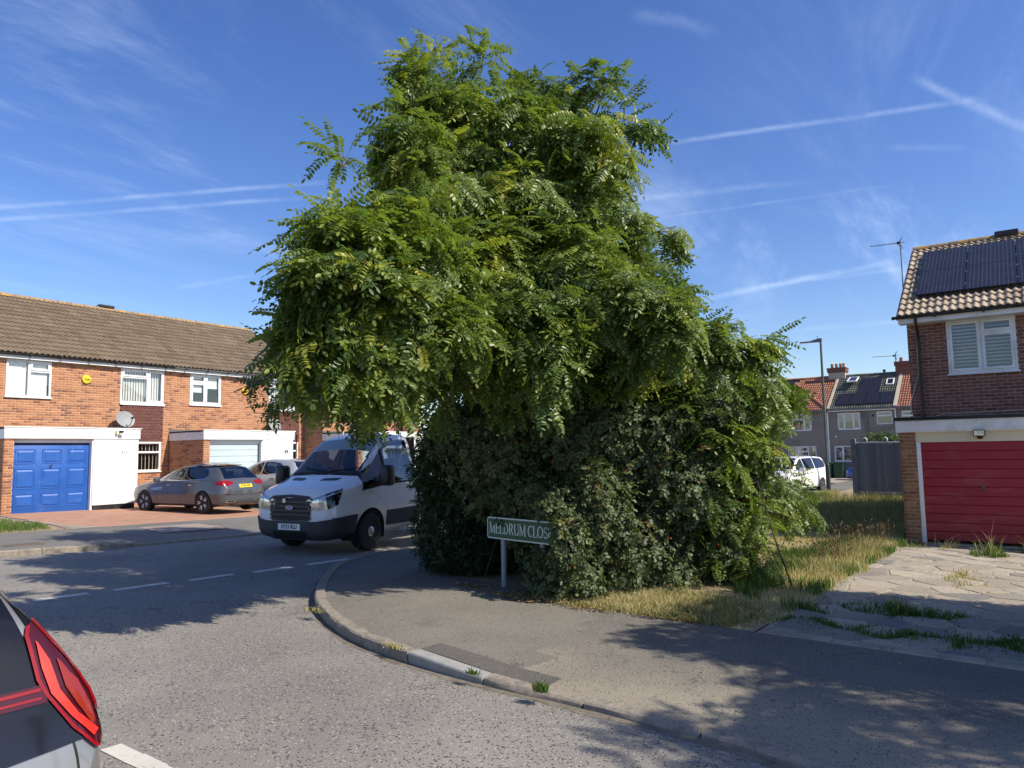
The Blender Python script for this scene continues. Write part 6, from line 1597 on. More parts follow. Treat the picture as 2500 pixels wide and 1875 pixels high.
    v.seat(0.02, -1.15, 0.72, 0.62, 14, 0.42)
    MB().cbox(-0.88, 0.88, -0.42, 0.12, 0.9, 1.30, 0.08).build('dashboard', MAT['seat_black'], t, True, 50)
    st = MB(); n = 20
    st.tube([(0.52+0.19*math.cos(2*math.pi*k/n), -0.50-0.10*math.sin(2*math.pi*k/n), 1.34+0.16*math.sin(2*math.pi*k/n)) for k in range(n+1)], 0.016, 6); st.bar((0.36,-0.5,1.34),(0.68,-0.5,1.34),0.05,0.03)
    st.build('steering_wheel', MAT['seat_black'], t)
    fl_ = MB(); fl_.box(-0.92,0.92,-1.5,0.2,0.55,0.62); fl_.box(-0.95,-0.90,-1.5,0.0,0.55,1.22); fl_.box(0.90,0.95,-1.5,0.0,0.55,1.22); fl_.box(-0.90,0.90,-1.53,-1.48,0.6,1.42); fl_.box(-0.90,-0.62,-1.53,-1.48,1.42,2.1); fl_.box(0.62,0.90,-1.53,-1.48,1.42,2.1); fl_.box(-0.10,0.10,-1.53,-1.48,1.42,2.1); fl_.box(-0.62,0.62,-1.53,-1.48,1.93,2.1); fl_.build('cabin', MAT['seat_black'], t)
    C = v.V[v.F].mean(1); v.kill |= (C[:,1] < -1.52) & (C[:,2] > 1.40) & (C[:,2] < 1.95) & (np.abs(C[:,0]) < 0.64)
    cu = MB()
    for k in range(12): cu.add([(-0.955+0.012*(k%2),-0.66-k*0.055,1.26),(-0.955+0.012*((k+1)%2),-0.66-(k+1)*0.055,1.26),(-0.84+0.012*((k+1)%2),-0.66-(k+1)*0.055,1.86),(-0.84+0.012*(k%2),-0.66-k*0.055,1.88)],[(0,1,2,3)])
    cu.build('curtain', M('curtain', (0.16,0.20,0.19), (0.20,0.24,0.23), 5, rough=0.9), t, True)
    # flat bed behind the cab, hidden by the hedge
    bed = MB(); bed.cbox(-1.02,1.02,-4.4,-1.72,0.86,0.94,0.01); bed.box(-0.45,-0.35,-4.3,-1.4,0.5,0.86); bed.box(0.35,0.45,-4.3,-1.4,0.5,0.86); bed.box(-1.02,-0.98,-4.4,-1.72,0.94,1.32); bed.box(0.98,1.02,-4.4,-1.72,0.94,1.32); bed.box(-1.02,1.02,-4.4,-4.36,0.94,1.32)
    bed.build('load_bed', MAT['paint_van'], t); gr = MB(); gr.box(-0.99,-0.93,-4.3,-1.7,0.42,0.60); gr.box(0.93,0.99,-4.3,-1.7,0.42,0.60); gr.build('side_guard', MAT['galv'], t)
    v.wells(0.99); v.finish()
van()

# white people carrier down the road
MPV = [(2.40,.32,.40,.40,.60,.48,.76,.46,.80,.30,.81),(2.33,.24,.32,.68,.62,.76,.86,.72,.90,.5,.915),(2.15,.20,.28,.84,.64,.88,.96,.84,1.0,.62,1.02),(1.75,.19,.27,.88,.66,.915,1.05,.87,1.10,.70,1.13),(1.45,.19,.27,.89,.66,.92,1.08,.88,1.16,.74,1.19),
 (0.85,.19,.27,.89,.66,.92,1.10,.885,1.56,.68,1.60),(0.55,.19,.27,.89,.66,.92,1.11,.885,1.68,.66,1.72),(0.0,.19,.27,.89,.66,.92,1.12,.885,1.74,.66,1.78),(-1.2,.19,.27,.89,.66,.92,1.13,.885,1.74,.66,1.79),(-2.0,.20,.28,.89,.66,.92,1.13,.875,1.69,.65,1.74),(-2.22,.22,.30,.87,.66,.90,1.12,.84,1.45,.66,1.48),(-2.33,.24,.32,.83,.66,.86,1.06,.80,1.12,.66,1.14),(-2.38,.30,.38,.70,.62,.74,.90,.70,.94,.55,.95)]
def mpv():
    t = thing('parked_car', 'white people carrier parked by the street lamp beyond the grass', 'car', (37.2, 9.75, gz(37.2,9.7)-0.10), R(79), 'cars parked beyond the grass')
    v = Vehicle(t, MPV, MAT['paint_white'], [(1.42,0.34),(-1.42,0.34)], 0.375, ny=90); v.mid = 0.5
    v.patch('windscreen', 'front', [(-0.60,1.68),(0.60,1.68)], [(-0.76,1.17),(0.76,1.17)], MAT['black_gloss'], 0.006, 14, 6)
    for sd, sg in (('left',-1),('right',1)):
        for T, B_ in (([(1.15,1.24),(0.80,1.50),(0.55,1.62),(0.38,1.65)],[(1.20,1.14),(0.80,1.14),(0.55,1.15),(0.38,1.15)]),([(0.32,1.66),(-0.72,1.68)],[(0.32,1.15),(-0.72,1.16)]),([(-0.80,1.68),(-1.70,1.64),(-1.98,1.48)],[(-0.80,1.16),(-1.70,1.19),(-1.98,1.25)])):
            v.patch('side_window', sd, T, B_, MAT['black_gloss'], 0.006, 12, 4)
        v.mirror(sg*0.92, 0.98, 1.16, MAT['paint_white'], sg, (0.13,0.09,0.10))
        for yy in (1.42,-1.42): v.wheel(sg*0.81, yy, 0.34, 0.22, 'seven', sg)
        v.patch('headlight', ('corner', sg*0.6), [(sg*-0.2,0.92),(sg*0.2,1.0)], [(sg*-0.2,0.80),(sg*0.2,0.84)], MAT['lamp_clear'], 0.007, 8, 4)
    v.patch('grille', 'front', [(-0.4,0.84),(0.4,0.84)], [(-0.4,0.70),(0.4,0.70)], MAT['ink'], 0.007, 8, 3)
    v.plate('LF09 XBA', 0, 0, 0, MAT['plate_white']) if False else None
    v.wells(0.90); v.finish()
mpv()
def blue_car():
    t = thing('parked_car', 'small blue car parked behind the fence by green bins', 'car', (50.9, 7.95, gz(50.9,8)-0.10), R(8), 'cars parked beyond the grass')
    rows = [(y*0.87,zb,zs,ws*.93,zm*1.05,wm*.93,zh*1.06,wh*.93,zr*1.07,wr*.95,zc*1.07) for y,zb,zs,ws,zm,wm,zh,wh,zr,wr,zc in HATCH]
    v = Vehicle(t, rows, MAT['paint_blue'], [(1.2,0.30),(-1.2,0.30)], 0.335, ny=90); v.mid = 0.2
    v.patch('windscreen', 'front', [(-0.50,1.43),(0.50,1.43)], [(-0.66,1.08),(0.66,1.08)], MAT['black_gloss'], 0.006, 12, 5)
    for sd, sg in (('left',-1),('right',1)):
        v.patch('side_window', sd, [(0.55,1.07),(0.30,1.22),(0.0,1.37),(-0.22,1.42)],[(0.55,1.03),(0.30,1.03),(0.0,1.035),(-0.22,1.04)], MAT['black_gloss'], 0.006, 12, 4); v.patch('side_window', sd, [(-0.30,1.43),(-0.9,1.40),(-1.12,1.28)],[(-0.30,1.04),(-0.9,1.07),(-1.12,1.15)], MAT['black_gloss'], 0.006, 12, 4)
        v.mirror(sg*0.84, 0.52, 1.06, MAT['paint_blue'], sg, (0.10,0.07,0.075))
        for yy in (1.2,-1.2): v.wheel(sg*0.73, yy, 0.30, 0.18, 'seven', sg)
        v.patch('headlight', ('corner', sg*0.8), [(sg*-0.12,0.84),(sg*0.0,0.90),(sg*0.12,0.86)], [(sg*-0.12,0.74),(sg*0.0,0.68),(sg*0.12,0.72)], MAT['lamp_clear'], 0.01, 8, 4)
    v.wells(0.82); v.finish()
blue_car()

# the silver crossover whose rear corner fills the lower left
SUV = [(2.20,.32,.40,.40,.60,.48,.76,.46,.80,.30,.81),(2.10,.22,.30,.74,.62,.80,.88,.74,.92,.5,.94),(1.7,.20,.28,.88,.66,.91,.98,.84,1.02,.66,1.05),(1.2,.20,.28,.89,.66,.92,1.02,.85,1.10,.70,1.13),
 (0.3,.20,.28,.89,.66,.92,1.05,.85,1.48,.64,1.52),(-.3,.20,.28,.89,.66,.92,1.06,.85,1.54,.61,1.58),(-1.3,.20,.28,.89,.68,.92,1.07,.85,1.53,.60,1.57),(-1.75,.20,.28,.89,.70,.92,1.07,.84,1.46,.60,1.50),(-1.98,.22,.30,.89,.70,.915,1.05,.815,1.28,.655,1.31),
 (-2.10,.24,.32,.885,.70,.91,1.04,.825,1.17,.725,1.19),(-2.16,.26,.34,.88,.70,.91,.97,.865,1.06,.79,1.07),(-2.22,.28,.36,.875,.68,.905,.87,.888,.94,.83,.945),(-2.265,.32,.40,.85,.66,.885,.77,.868,.80,.80,.805),(-2.29,.38,.44,.80,.62,.84,.68,.82,.70,.74,.705)]
def suv():
    t = thing('parked_car', 'silver car with angular red tail light at the lower left corner', 'car', (0.325, 4.73, gz(0.3,4.7)-0.10), R(0))
    v = Vehicle(t, SUV, MAT['paint_steel'], [(1.36,0.34),(-1.36,0.34)], 0.38, ny=220, smooth=0.035, nper=22, soft=2); v.mid = 0.2
    # black glass tailgate, wrap-round at the corner
    P = v.patch
    P('rear_window', 'rear', [(-0.60,1.46),(0,1.50),(0.57,1.46),(0.655,1.27)], [(-0.66,0.98),(0,0.98),(0.66,0.98),(0.735,0.98)], MAT['black_gloss'], 0.005, 24, 14)
    P('rear_pillar_trim', 'rear', [(0.585,1.455),(0.665,1.27),(0.712,1.145)], [(0.64,1.43),(0.70,1.27),(0.74,1.145)], MAT['black_gloss'], 0.006, 12, 3)
    P('spoiler', 'rear', [(-0.62,1.56),(0,1.60),(0.62,1.54)], [(-0.63,1.49),(0,1.52),(0.63,1.48)], MAT['black_gloss'], 0.06, 16, 3)
    P('light_bar', 'rear', [(-0.66,0.985),(0.0,0.985),(0.73,0.985)], [(-0.66,0.935),(0.0,0.935),(0.73,0.935)], MAT['lamp_red_dark'], 0.012, 24, 3)
    P('light_bar_lens', 'rear', [(-0.66,0.975),(0.715,0.977)], [(-0.66,0.966),(0.715,0.968)], MAT['lamp_red'], 0.015, 24, 1)
    P('light_bar_lens', 'rear', [(-0.66,0.952),(0.715,0.953)], [(-0.66,0.945),(0.715,0.946)], MAT['lamp_red'], 0.015, 24, 1)
    P('tailgate_panel', 'rear', [(-0.70,0.937),(0.0,0.937),(0.755,0.937)], [(-0.70,0.78),(0.0,0.76),(0.825,0.81)], MAT['black_gloss'], 0.006, 24, 6)
    # boomerang lamp: dark red housing, bright blade, amber inner blade
    lamp_out_L = [(0.710,1.150),(0.700,1.125),(0.712,1.00),(0.730,0.955),(0.795,0.850),(0.860,0.775)]; lamp_out_R = [(0.730,1.165),(0.765,1.110),(0.825,1.01),(0.863,0.935),(0.880,0.86),(0.888,0.785)]
    P('tail_light', 'rear', lamp_out_L, lamp_out_R, MAT['lamp_red_dark'], 0.010, 25, 8)
    rim_L = [(p[0]-0.004, p[1]) for p in lamp_out_L]
    P('tail_light_rim', 'rear', rim_L, [(p[0]+0.007, p[1]) for p in lamp_out_L], MAT['lamp_red'], 0.013, 25, 1)
    P('tail_light_rim', 'rear', [(p[0]-0.009, p[1]) for p in lamp_out_R], [(p[0]+0.001, p[1]) for p in lamp_out_R], MAT['lamp_red'], 0.013, 25, 1)
    P('tail_light_blade', 'rear', [(0.722,1.105),(0.726,1.03),(0.742,0.955),(0.792,0.880),(0.850,0.808)], [(0.727,1.100),(0.752,1.045),(0.768,0.96),(0.812,0.885),(0.866,0.822)], MAT['lamp_red_bright'], 0.016, 24, 4, label='bright red outer blade of the tail light')
    P('indicator_lens', 'rear', [(0.772,1.045),(0.785,0.965),(0.822,0.890),(0.850,0.84)], [(0.776,1.045),(0.818,0.975),(0.848,0.90),(0.860,0.85)], MAT['lamp_amber'], 0.015, 15, 3)
    P('bumper_gap', 'rear', [(0.792,0.812),(0.800,0.76),(0.806,0.66),(0.80,0.5)], [(0.797,0.812),(0.805,0.76),(0.811,0.66),(0.806,0.5)], MAT['ink'], 0.004, 18, 1)
    P('bumper', 'rear', [(-0.7,0.5),(0,0.5),(0.7,0.5)], [(-0.66,0.33),(0,0.31),(0.66,0.33)], MAT['bumper_grey'], 0.012, 20, 4)
    for sd, sg in (('left',-1),('right',1)):
        P('side_window', sd, [(0.9,1.14),(0.3,1.42),(-0.3,1.48),(-1.2,1.45),(-1.6,1.30)], [(0.9,1.08),(0.3,1.08),(-0.3,1.085),(-1.2,1.10),(-1.6,1.16)], MAT['black_gloss'], 0.006, 20, 6)
        for yy in (1.36,-1.36): v.wheel(sg*0.80, yy, 0.34, 0.225, 'five', sg)
    v.wells(0.90); v.finish()
suv()

# ------------------------------------------------------------------ street nameplate
SX, SY = 7.72, 5.67
st_ = thing('street_sign', 'green and white street nameplate on two grey posts in front of bushes', 'street sign', (SX, SY, gz(SX, SY)), R(77-180))
# local +x runs along the plate to the reader's right, the face looks along -y
for x in (0.0, 0.73): 
    MB().tube([(x, 0.03, -0.3), (x, 0.03, 0.86)], 0.036, 18).build('post', MAT['galv'], st_, True, 50)
def rounded(x0, x1, z0, z1, r_, n=6):
    P = []
    for cx0, cz0, a0 in ((x1-r_,z0+r_,-90),(x1-r_,z1-r_,0),(x0+r_,z1-r_,90),(x0+r_,z0+r_,180)):
        for k in range(n+1): a = R(a0+90*k/n); P.append((cx0+r_*math.cos(a), cz0+r_*math.sin(a)))
    return P
px0, px1, pz0, pz1 = -0.265, 1.08, 0.60, 0.875
MB().prism(rounded(px0, px1, pz0, pz1, 0.035), -0.022, -0.012).build('plate', MAT['sign_white'], st_)
MB().prism(rounded(px0+0.017, px1-0.017, pz0+0.017, pz1-0.017, 0.024), -0.0245, -0.0215).build('plate_face', MAT['sign_green'], st_)
for x in (0.0, 0.73): MB().box(x-0.045, x+0.045, -0.012, 0.0, 0.66, 0.82).build('clip', MAT['galv'], st_)
# seriffed capitals drawn from stems, hairlines and bowls
def letters(s, h, m, parent, x0, z0, y):
    th, tn, sr = 0.135, 0.065, 0.055; x = x0; W = {'M':0.88,'E':0.56,'L':0.54,'D':0.74,'R':0.66,'U':0.72,'C':0.66,'O':0.78,'S':0.52,' ':0.22}
    for ch in s:
        mb = MB(); w = W[ch]
        def st(ax, az, bx, bz, t):
            d = Vector((bx-ax, bz-az)); n = Vector((-d.y, d.x)).normalized()*t/2
            P = [(ax+n.x,az+n.y),(bx+n.x,bz+n.y),(bx-n.x,bz-n.y),(ax-n.x,az-n.y)]
            mb.add([(x+p[0]*h, y, z0+p[1]*h) for p in P], [(0,1,2,3)])
        def foot(cx0, z, wd=0.24): st(cx0-wd/2, z, cx0+wd/2, z, sr)
        def arc(cx0, cz, rx, rz, a0, a1, t0, t1, n=14):
            for k in range(n):
                A, B_ = R(a0+(a1-a0)*k/n), R(a0+(a1-a0)*(k+1)/n); q = lambda a: t0+(t1-t0)*abs(math.cos(a))
                po = lambda a, s_: (x+(cx0+(rx+s_*q(a)/2)*math.cos(a))*h, y, z0+(cz+(rz+s_*q(a)/2)*math.sin(a))*h)
                mb.quad(po(A,1), po(B_,1), po(B_,-1), po(A,-1))
        if ch == 'M': st(.12,0,.12,1,tn); st(.12,1,.42,.06,th); st(.42,.06,.74,1,tn); st(.74,0,.74,1,th); foot(.12,.03); foot(.74,.03); foot(.08,.97,.18); foot(.78,.97,.18)
        if ch == 'E': st(.13,0,.13,1,th); st(.13,.97,.50,.97,tn); st(.13,.52,.42,.52,tn); st(.13,.03,.52,.03,tn); st(.49,.97,.49,.80,tn); st(.51,.03,.51,.22,tn); st(.42,.44,.42,.60,tn); foot(.12,.03,.22); foot(.12,.97,.22)
        if ch == 'L': st(.13,0,.13,1,th); st(.13,.03,.50,.03,tn); st(.49,.03,.49,.24,tn); foot(.13,.97); foot(.12,.03,.22)
        if ch == 'D': st(.13,0,.13,1,th); arc(.24,.5,.37,.47,-90,90,tn,th); st(.05,.97,.25,.97,tn); st(.05,.03,.25,.03,tn)
        if ch == 'R': st(.13,0,.13,1,th); arc(.26,.74,.21,.235,-90,90,tn,th); st(.05,.97,.27,.97,tn); st(.13,.505,.27,.505,tn); st(.30,.50,.58,.0,th*.9); foot(.13,.03); foot(.60,.03,.14)
        if ch == 'U': st(.14,.3,.14,1,th); st(.60,.3,.60,1,tn); arc(.37,.31,.23,.28,180,360,tn,th*.9); foot(.14,.97); foot(.60,.97,.2)
        if ch == 'C': arc(.37,.5,.29,.46,50,310,tn,th); st(.56,.82,.56,.98,tn)
        if ch == 'O': arc(.39,.5,.31,.46,0,360,tn,th,22)
        if ch == 'S': arc(.26,.735,.165,.225,20,270,th*.8,tn); arc(.26,.27,.175,.235,90,-160,th*.8,tn); st(.41,.80,.41,.95,tn); st(.09,.05,.09,.22,tn)
        if mb.v: mb.build('lettering', m, parent, fix=False)
        x += w*h
    return x
letters('MELDRUM CLOSE', 0.142, MAT['sign_white'], st_, px0+0.045, pz0+0.068, -0.0252)

# ------------------------------------------------------------------ foliage
RIGHT = np.array([0.579, -0.815, 0]); ALONG = np.array([0.816, 0.578, 0]); UP = np.array([0, 0, 1.0])
def nrm(v): return v/max(1e-9, np.linalg.norm(v))
def basis(x, z):
    x = nrm(x); y = np.cross(z, x); y = nrm(y); z = np.cross(x, y); M_ = np.eye(4); M_[:3, 0] = x; M_[:3, 1] = y; M_[:3, 2] = z; return M_
def leaflet(base, d, n, l, w, fold=0.25):
    """six-point folded blade: base point, direction, normal"""
    d = nrm(d); s_ = nrm(np.cross(n, d)); up = np.cross(d, s_)
    p = lambda a, b: base+d*l*a+s_*w*b+up*abs(b)*w*fold
    return [p(0,0), p(.30,-.46), p(.74,-.42), p(1,0), p(.74,.42), p(.30,.46)], [(0,1,2,3), (0,3,4,5)]
def robinia_leaf(droop, n=8, seed=0):
    r_ = np.random.default_rng(seed); V = []; F = []
    cv = lambda t: np.array([t-0.18*droop*t*t, 0.03*math.sin(3*t+seed), -droop*0.42*t*t])
    def put(vs, fs):
        k = len(V); V.extend(vs); F.extend([tuple(i+k for i in f) for f in fs])
    for i in range(n):
        t = 0.16+0.80*i/(n-0.3); c = cv(t); d = nrm(cv(t+0.02)-cv(t))
        for sg in (1, -1):
            dd = d*0.30+np.array([0, sg, 0])*0.95+np.array([0, 0, -0.22+r_.normal(0, .16)]); l = 0.185*(1-0.35*abs(t-0.5))*r_.uniform(.9, 1.08)
            put(*leaflet(c+d*r_.normal(0, .006), dd+r_.normal(0, .07, 3), np.array([0, 0, 1.0])+r_.normal(0, .15, 3), l, 0.088*r_.uniform(.9, 1.1)))
    put(*leaflet(cv(1.0), cv(1.02)-cv(0.98), np.array([0, 0, 1.0]), 0.17, 0.085))
    for a, b in ((0, .33), (.33, .66), (.66, 1.0)):                  # rachis
        p, q = cv(a), cv(b); put([p+[0,.006,0], p-[0,.006,0], q-[0,.004,0], q+[0,.004,0]], [(0,1,2,3)])
    return np.array(V), np.array(F)
ROBL = [robinia_leaf(d, n, i) for i, (d, n) in enumerate(((0.2, 8), (0.6, 8), (1.0, 9), (0.5, 7), (1.3, 8)))]
def rose_leaf(seed):
    r_ = np.random.default_rng(seed); V = []; F = []
    for t, sg in ((.42,1),(.42,-1),(.74,1),(.74,-1),(.95,0)):
        d = np.array([.55 if sg else 1.0, sg*0.85, -0.15+r_.normal(0,.2)]); vs, fs = leaflet(np.array([t, 0, -0.12*t*t]), d, np.array([0,0,1.0])+r_.normal(0,.3,3), 0.42*r_.uniform(.85,1.1), 0.29*r_.uniform(.9,1.1), 0.3)
        k = len(V); V += vs; F += [tuple(i+k for i in f) for f in fs]
    k = len(V); V += [np.array([0,.01,0]),np.array([0,-.01,0]),np.array([1,-.008,-.12]),np.array([1,.008,-.12])]; F.append((k,k+1,k+2,k+3))
    return np.array(V), np.array(F)
ROSL = [rose_leaf(i) for i in range(5)]
def sprig(seed, n=11):
    r_ = np.random.default_rng(seed); V = []; F = []
    for i in range(n):
        t = 0.1+0.9*i/n; a = i*2.4+r_.normal(0, .3); d = np.array([.6, math.cos(a), math.sin(a)])
        vs, fs = leaflet(np.array([t, 0, 0]), d, np.array([-.6, math.cos(a), math.sin(a)])*-1+np.array([1.0,0,0.6]), 0.30*r_.uniform(.8,1.15), 0.15, 0.2); k = len(V); V += vs; F += [tuple(i_+k for i_ in f) for f in fs]
    k = len(V); V += [np.array([0,.01,0]),np.array([0,-.01,0]),np.array([1,-.006,0]),np.array([1,.006,0])]; F.append((k,k+1,k+2,k+3))
    return np.array(V), np.array(F)
SPRG = [sprig(i) for i in range(4)]

def plant_leaves(root, bases, placed, m, singles=300, name='foliage', single_name='leaf'):
    """placed: list of (matrix in world, variant, tint); the nearest ones become separate leaves"""
    W = np.array(root.matrix_basis.inverted()); Mx = np.array([W @ p[0] for p in placed]); var = np.array([p[1] for p in placed]); tint = np.array([p[2] for p in placed])
    P = np.array([p[0][:3, 3] for p in placed]); d = np.linalg.norm(P-np.array(EYE), axis=1)
    order = np.argsort(d+rng.normal(0, 0.12, len(d))); single = set(order[:singles].tolist()) if singles else set()
    if singles:
        ms = [npmesh(single_name, V, F, m) for V, F in bases]
        for i in order[:singles]:
            o = obj(single_name, ms[var[i]], root); o.matrix_basis = Matrix(Mx[i].tolist())
    rest = np.array([i for i in range(len(placed)) if i not in single]); VV = []; FF = []; TT = []; off = 0
    for k, (V, F) in enumerate(bases):
        sel = rest[var[rest] == k]
        if not len(sel): continue
        v, f = stamp(V, F, Mx[sel]); VV.append(v); FF.append(f+off); off += len(v); TT.append(np.repeat(np.clip(tint[sel], .002, .999), len(V)))
    return obj(name, npmesh(name, np.concatenate(VV), np.concatenate(FF), m, False, {'tint': np.concatenate(TT)}), root, kind='stuff')

ROB = [(6.8, 6.07, 6.41, 0.38, 0.38, 0.42, 27), (7.16, 6.01, 6.24, 0.61, 0.51, 0.55, 48), (7.6, 5.82, 6.89, 0.25, 0.26, 0.29, 11), (8.24, 5.19, 6.27, 0.51, 0.47, 0.51, 38), (8.6, 4.51, 6.44, 0.32, 0.3, 0.35, 17), (8.66, 4.21, 5.87, 0.28, 0.34, 0.44, 19), (7.43, 5.54, 5.74, 1.15, 0.68, 0.55, 80), (6.03, 5.63, 5.22, 0.31, 0.42, 0.46, 28), (8.02, 4.57, 5.5, 0.72, 0.59, 0.6, 56), (6.31, 5.48, 4.88, 0.64, 0.59, 0.54, 64), (7.41, 5.18, 4.85, 0.94, 0.68, 0.71, 80), (8.18, 4.4, 4.89, 0.54, 0.51, 0.54, 40), (5.56, 5.28, 4.22, 0.33, 0.42, 0.32, 32), (4.71, 5.31, 4.42, 0.13, 0.17, 0.12, 5), (4.75, 5.15, 3.59, 0.4, 0.51, 0.31, 43), (4.42, 5.12, 3.6, 0.19, 0.34, 0.26, 20), (5.25, 5.04, 3.68, 0.5, 0.51, 0.42, 59), (4.32, 5.12, 3.24, 0.18, 0.34, 0.29, 19), (4.51, 5.02, 3.13, 0.42, 0.51, 0.38, 51), (4.46, 5.17, 2.67, 0.34, 0.42, 0.3, 36), (5.03, 4.93, 3.07, 0.44, 0.51, 0.4, 54), (6.06, 5.16, 3.57, 0.51, 0.59, 0.56, 59), (5.67, 4.89, 2.82, 0.3, 0.34, 0.33, 35), (6.09, 4.92, 3.08, 0.27, 0.34, 0.4, 27), (4.49, 5.32, 2.57, 0.23, 0.34, 0.19, 20), (4.34, 5.55, 2.56, 0.12, 0.17, 0.09, 6), (4.98, 5.37, 2.58, 0.41, 0.47, 0.27, 40), (5.63, 5.53, 2.73, 0.45, 0.51, 0.4, 44), (4.84, 5.38, 2.3, 0.15, 0.26, 0.27, 11), (5.29, 5.47, 2.4, 0.24, 0.3, 0.19, 14), (5.9, 5.61, 2.43, 0.25, 0.3, 0.21, 14), (7.09, 5.11, 3.87, 0.73, 0.68, 0.68, 72), (7.62, 4.5, 3.99, 0.74, 0.59, 0.63, 64), (7.08, 4.71, 3.14, 0.76, 0.59, 0.54, 64), (7.75, 4.2, 3.45, 0.62, 0.55, 0.56, 52), (8.75, 4.11, 3.91, 0.43, 0.42, 0.46, 27), (9.39, 4.0, 4.08, 0.29, 0.26, 0.29, 8), (9.38, 4.11, 4.69, 0.29, 0.26, 0.32, 11), (8.67, 3.97, 3.27, 0.6, 0.51, 0.51, 48), (9.35, 3.62, 2.94, 0.56, 0.42, 0.43, 38), (6.95, 5.3, 2.74, 0.67, 0.51, 0.45, 44), (7.26, 4.51, 2.81, 0.6, 0.51, 0.38, 40), (8.07, 4.14, 2.97, 0.57, 0.51, 0.4, 36), (9.1, 3.92, 2.82, 0.59, 0.42, 0.37, 33), (9.83, 3.28, 2.96, 0.47, 0.34, 0.32, 24), (9.93, 3.2, 2.61, 0.47, 0.38, 0.38, 30), (10.19, 2.95, 3.04, 0.19, 0.19, 0.15, 5), (10.35, 2.8, 2.53, 0.26, 0.19, 0.14, 5), (10.26, 2.98, 2.2, 0.35, 0.34, 0.32, 19), (10.57, 2.53, 2.31, 0.19, 0.15, 0.09, 3), (10.03, 3.21, 1.7, 0.28, 0.3, 0.44, 19), (8.82, 7.32, 7.37, 0.79, 0.8, 0.64, 37), (9.84, 6.24, 7.25, 0.58, 0.8, 0.58, 29), (9.32, 6.88, 6.76, 1.37, 0.8, 0.65, 62), (10.28, 7.53, 7.27, 1.43, 0.8, 0.68, 50), (9.99, 5.81, 6.47, 0.86, 0.8, 0.72, 43), (10.95, 6.46, 6.96, 0.9, 0.8, 0.75, 35), (8.49, 7.31, 5.98, 0.9, 0.8, 0.69, 49), (9.45, 7.96, 6.43, 0.94, 0.8, 0.72, 40), (9.34, 6.5, 5.67, 1.13, 0.8, 0.84, 62), (10.3, 7.16, 6.08, 1.18, 0.8, 0.88, 50), (10.02, 5.55, 5.65, 0.63, 0.8, 0.63, 31), (7.4, 8.01, 4.68, 0.66, 0.8, 0.46, 33), (7.66, 7.31, 4.61, 0.77, 0.8, 0.58, 45), (8.62, 7.98, 4.94, 0.81, 0.8, 0.61, 37), (7.21, 8.03, 4.02, 0.71, 0.8, 0.58, 39), (7.26, 8.43, 3.31, 0.59, 0.8, 0.46, 28), (7.5, 7.32, 3.76, 0.69, 0.8, 0.57, 42), (8.21, 6.93, 4.24, 0.72, 0.8, 0.72, 45), (9.18, 7.6, 4.53, 0.76, 0.8, 0.76, 37), (7.86, 6.71, 3.27, 0.44, 0.8, 0.44, 27), (7.67, 8.26, 2.91, 0.67, 0.8, 0.4, 31), (8.12, 7.92, 3.21, 0.68, 0.8, 0.54, 34), (9.02, 6.45, 4.47, 0.88, 0.8, 0.82, 55), (9.99, 7.12, 4.76, 0.93, 0.8, 0.85, 45), (9.6, 5.78, 4.62, 0.89, 0.8, 0.75, 49), (10.58, 6.44, 4.93, 0.93, 0.8, 0.79, 40), (9.05, 6.04, 3.55, 0.93, 0.8, 0.66, 49), (10.03, 6.71, 3.76, 0.97, 0.8, 0.7, 40), (9.61, 5.36, 3.91, 0.73, 0.8, 0.67, 40), (10.11, 4.88, 3.56, 0.67, 0.8, 0.57, 37), (10.6, 4.44, 3.14, 0.61, 0.8, 0.48, 29), (8.89, 6.69, 3.03, 0.81, 0.8, 0.54, 34), (9.25, 5.82, 3.13, 0.73, 0.8, 0.46, 31), (9.79, 5.2, 3.27, 0.67, 0.8, 0.47, 28), (11.02, 5.77, 5.24, 0.88, 0.9, 0.8, 70), (11.75, 5.53, 4.52, 0.74, 0.8, 0.74, 50), (10.85, 6.19, 6.27, 0.81, 0.9, 0.73, 60), (11.72, 5.37, 3.67, 0.73, 0.8, 0.57, 44), (10.15, 6.4, 6.76, 0.78, 0.8, 0.63, 50), (7.43, 4.74, 3.07, 0.51, 0.5, 0.34, 50), (7.29, 5.35, 2.71, 0.46, 0.4, 0.26, 34), (7.93, 3.51, 3.11, 0.41, 0.45, 0.33, 46), (7.77, 3.84, 3.58, 0.39, 0.45, 0.33, 38), (11.6, 5.83, 4.04, 0.82, 0.9, 0.66, 60), (12.11, 5.2, 3.53, 0.66, 0.8, 0.49, 44), (11.26, 6.57, 4.59, 0.75, 0.9, 0.67, 50), (10.61, 7.03, 5.21, 0.74, 0.9, 0.66, 50), (10.4, 7.21, 3.87, 0.81, 0.8, 0.49, 40), (6.46, 7.46, 2.26, 0.21, 0.2, 0.21, 8), (7.0, 7.07, 2.11, 0.24, 0.25, 0.17, 9), (6.17, 7.84, 2.45, 0.22, 0.2, 0.17, 7), (5.98, 8.08, 2.58, 0.17, 0.2, 0.13, 5), (11.91, 6.4, 3.2, 0.94, 0.9, 0.51, 46), (11.07, 7.08, 3.1, 0.75, 0.8, 0.42, 36), (12.68, 5.84, 3.13, 0.7, 0.8, 0.44, 36), (6.92, 5.75, 2.4, 0.28, 0.3, 0.23, 14), (7.41, 5.22, 2.45, 0.26, 0.3, 0.23, 12), (7.76, 4.73, 2.4, 0.29, 0.3, 0.23, 14), (8.31, 4.31, 2.36, 0.26, 0.3, 0.26, 13), (9.01, 3.71, 2.07, 0.24, 0.3, 0.33, 13), (9.4, 3.41, 1.7, 0.27, 0.35, 0.43, 20), (9.5, 3.38, 0.97, 0.21, 0.3, 0.43, 12)]
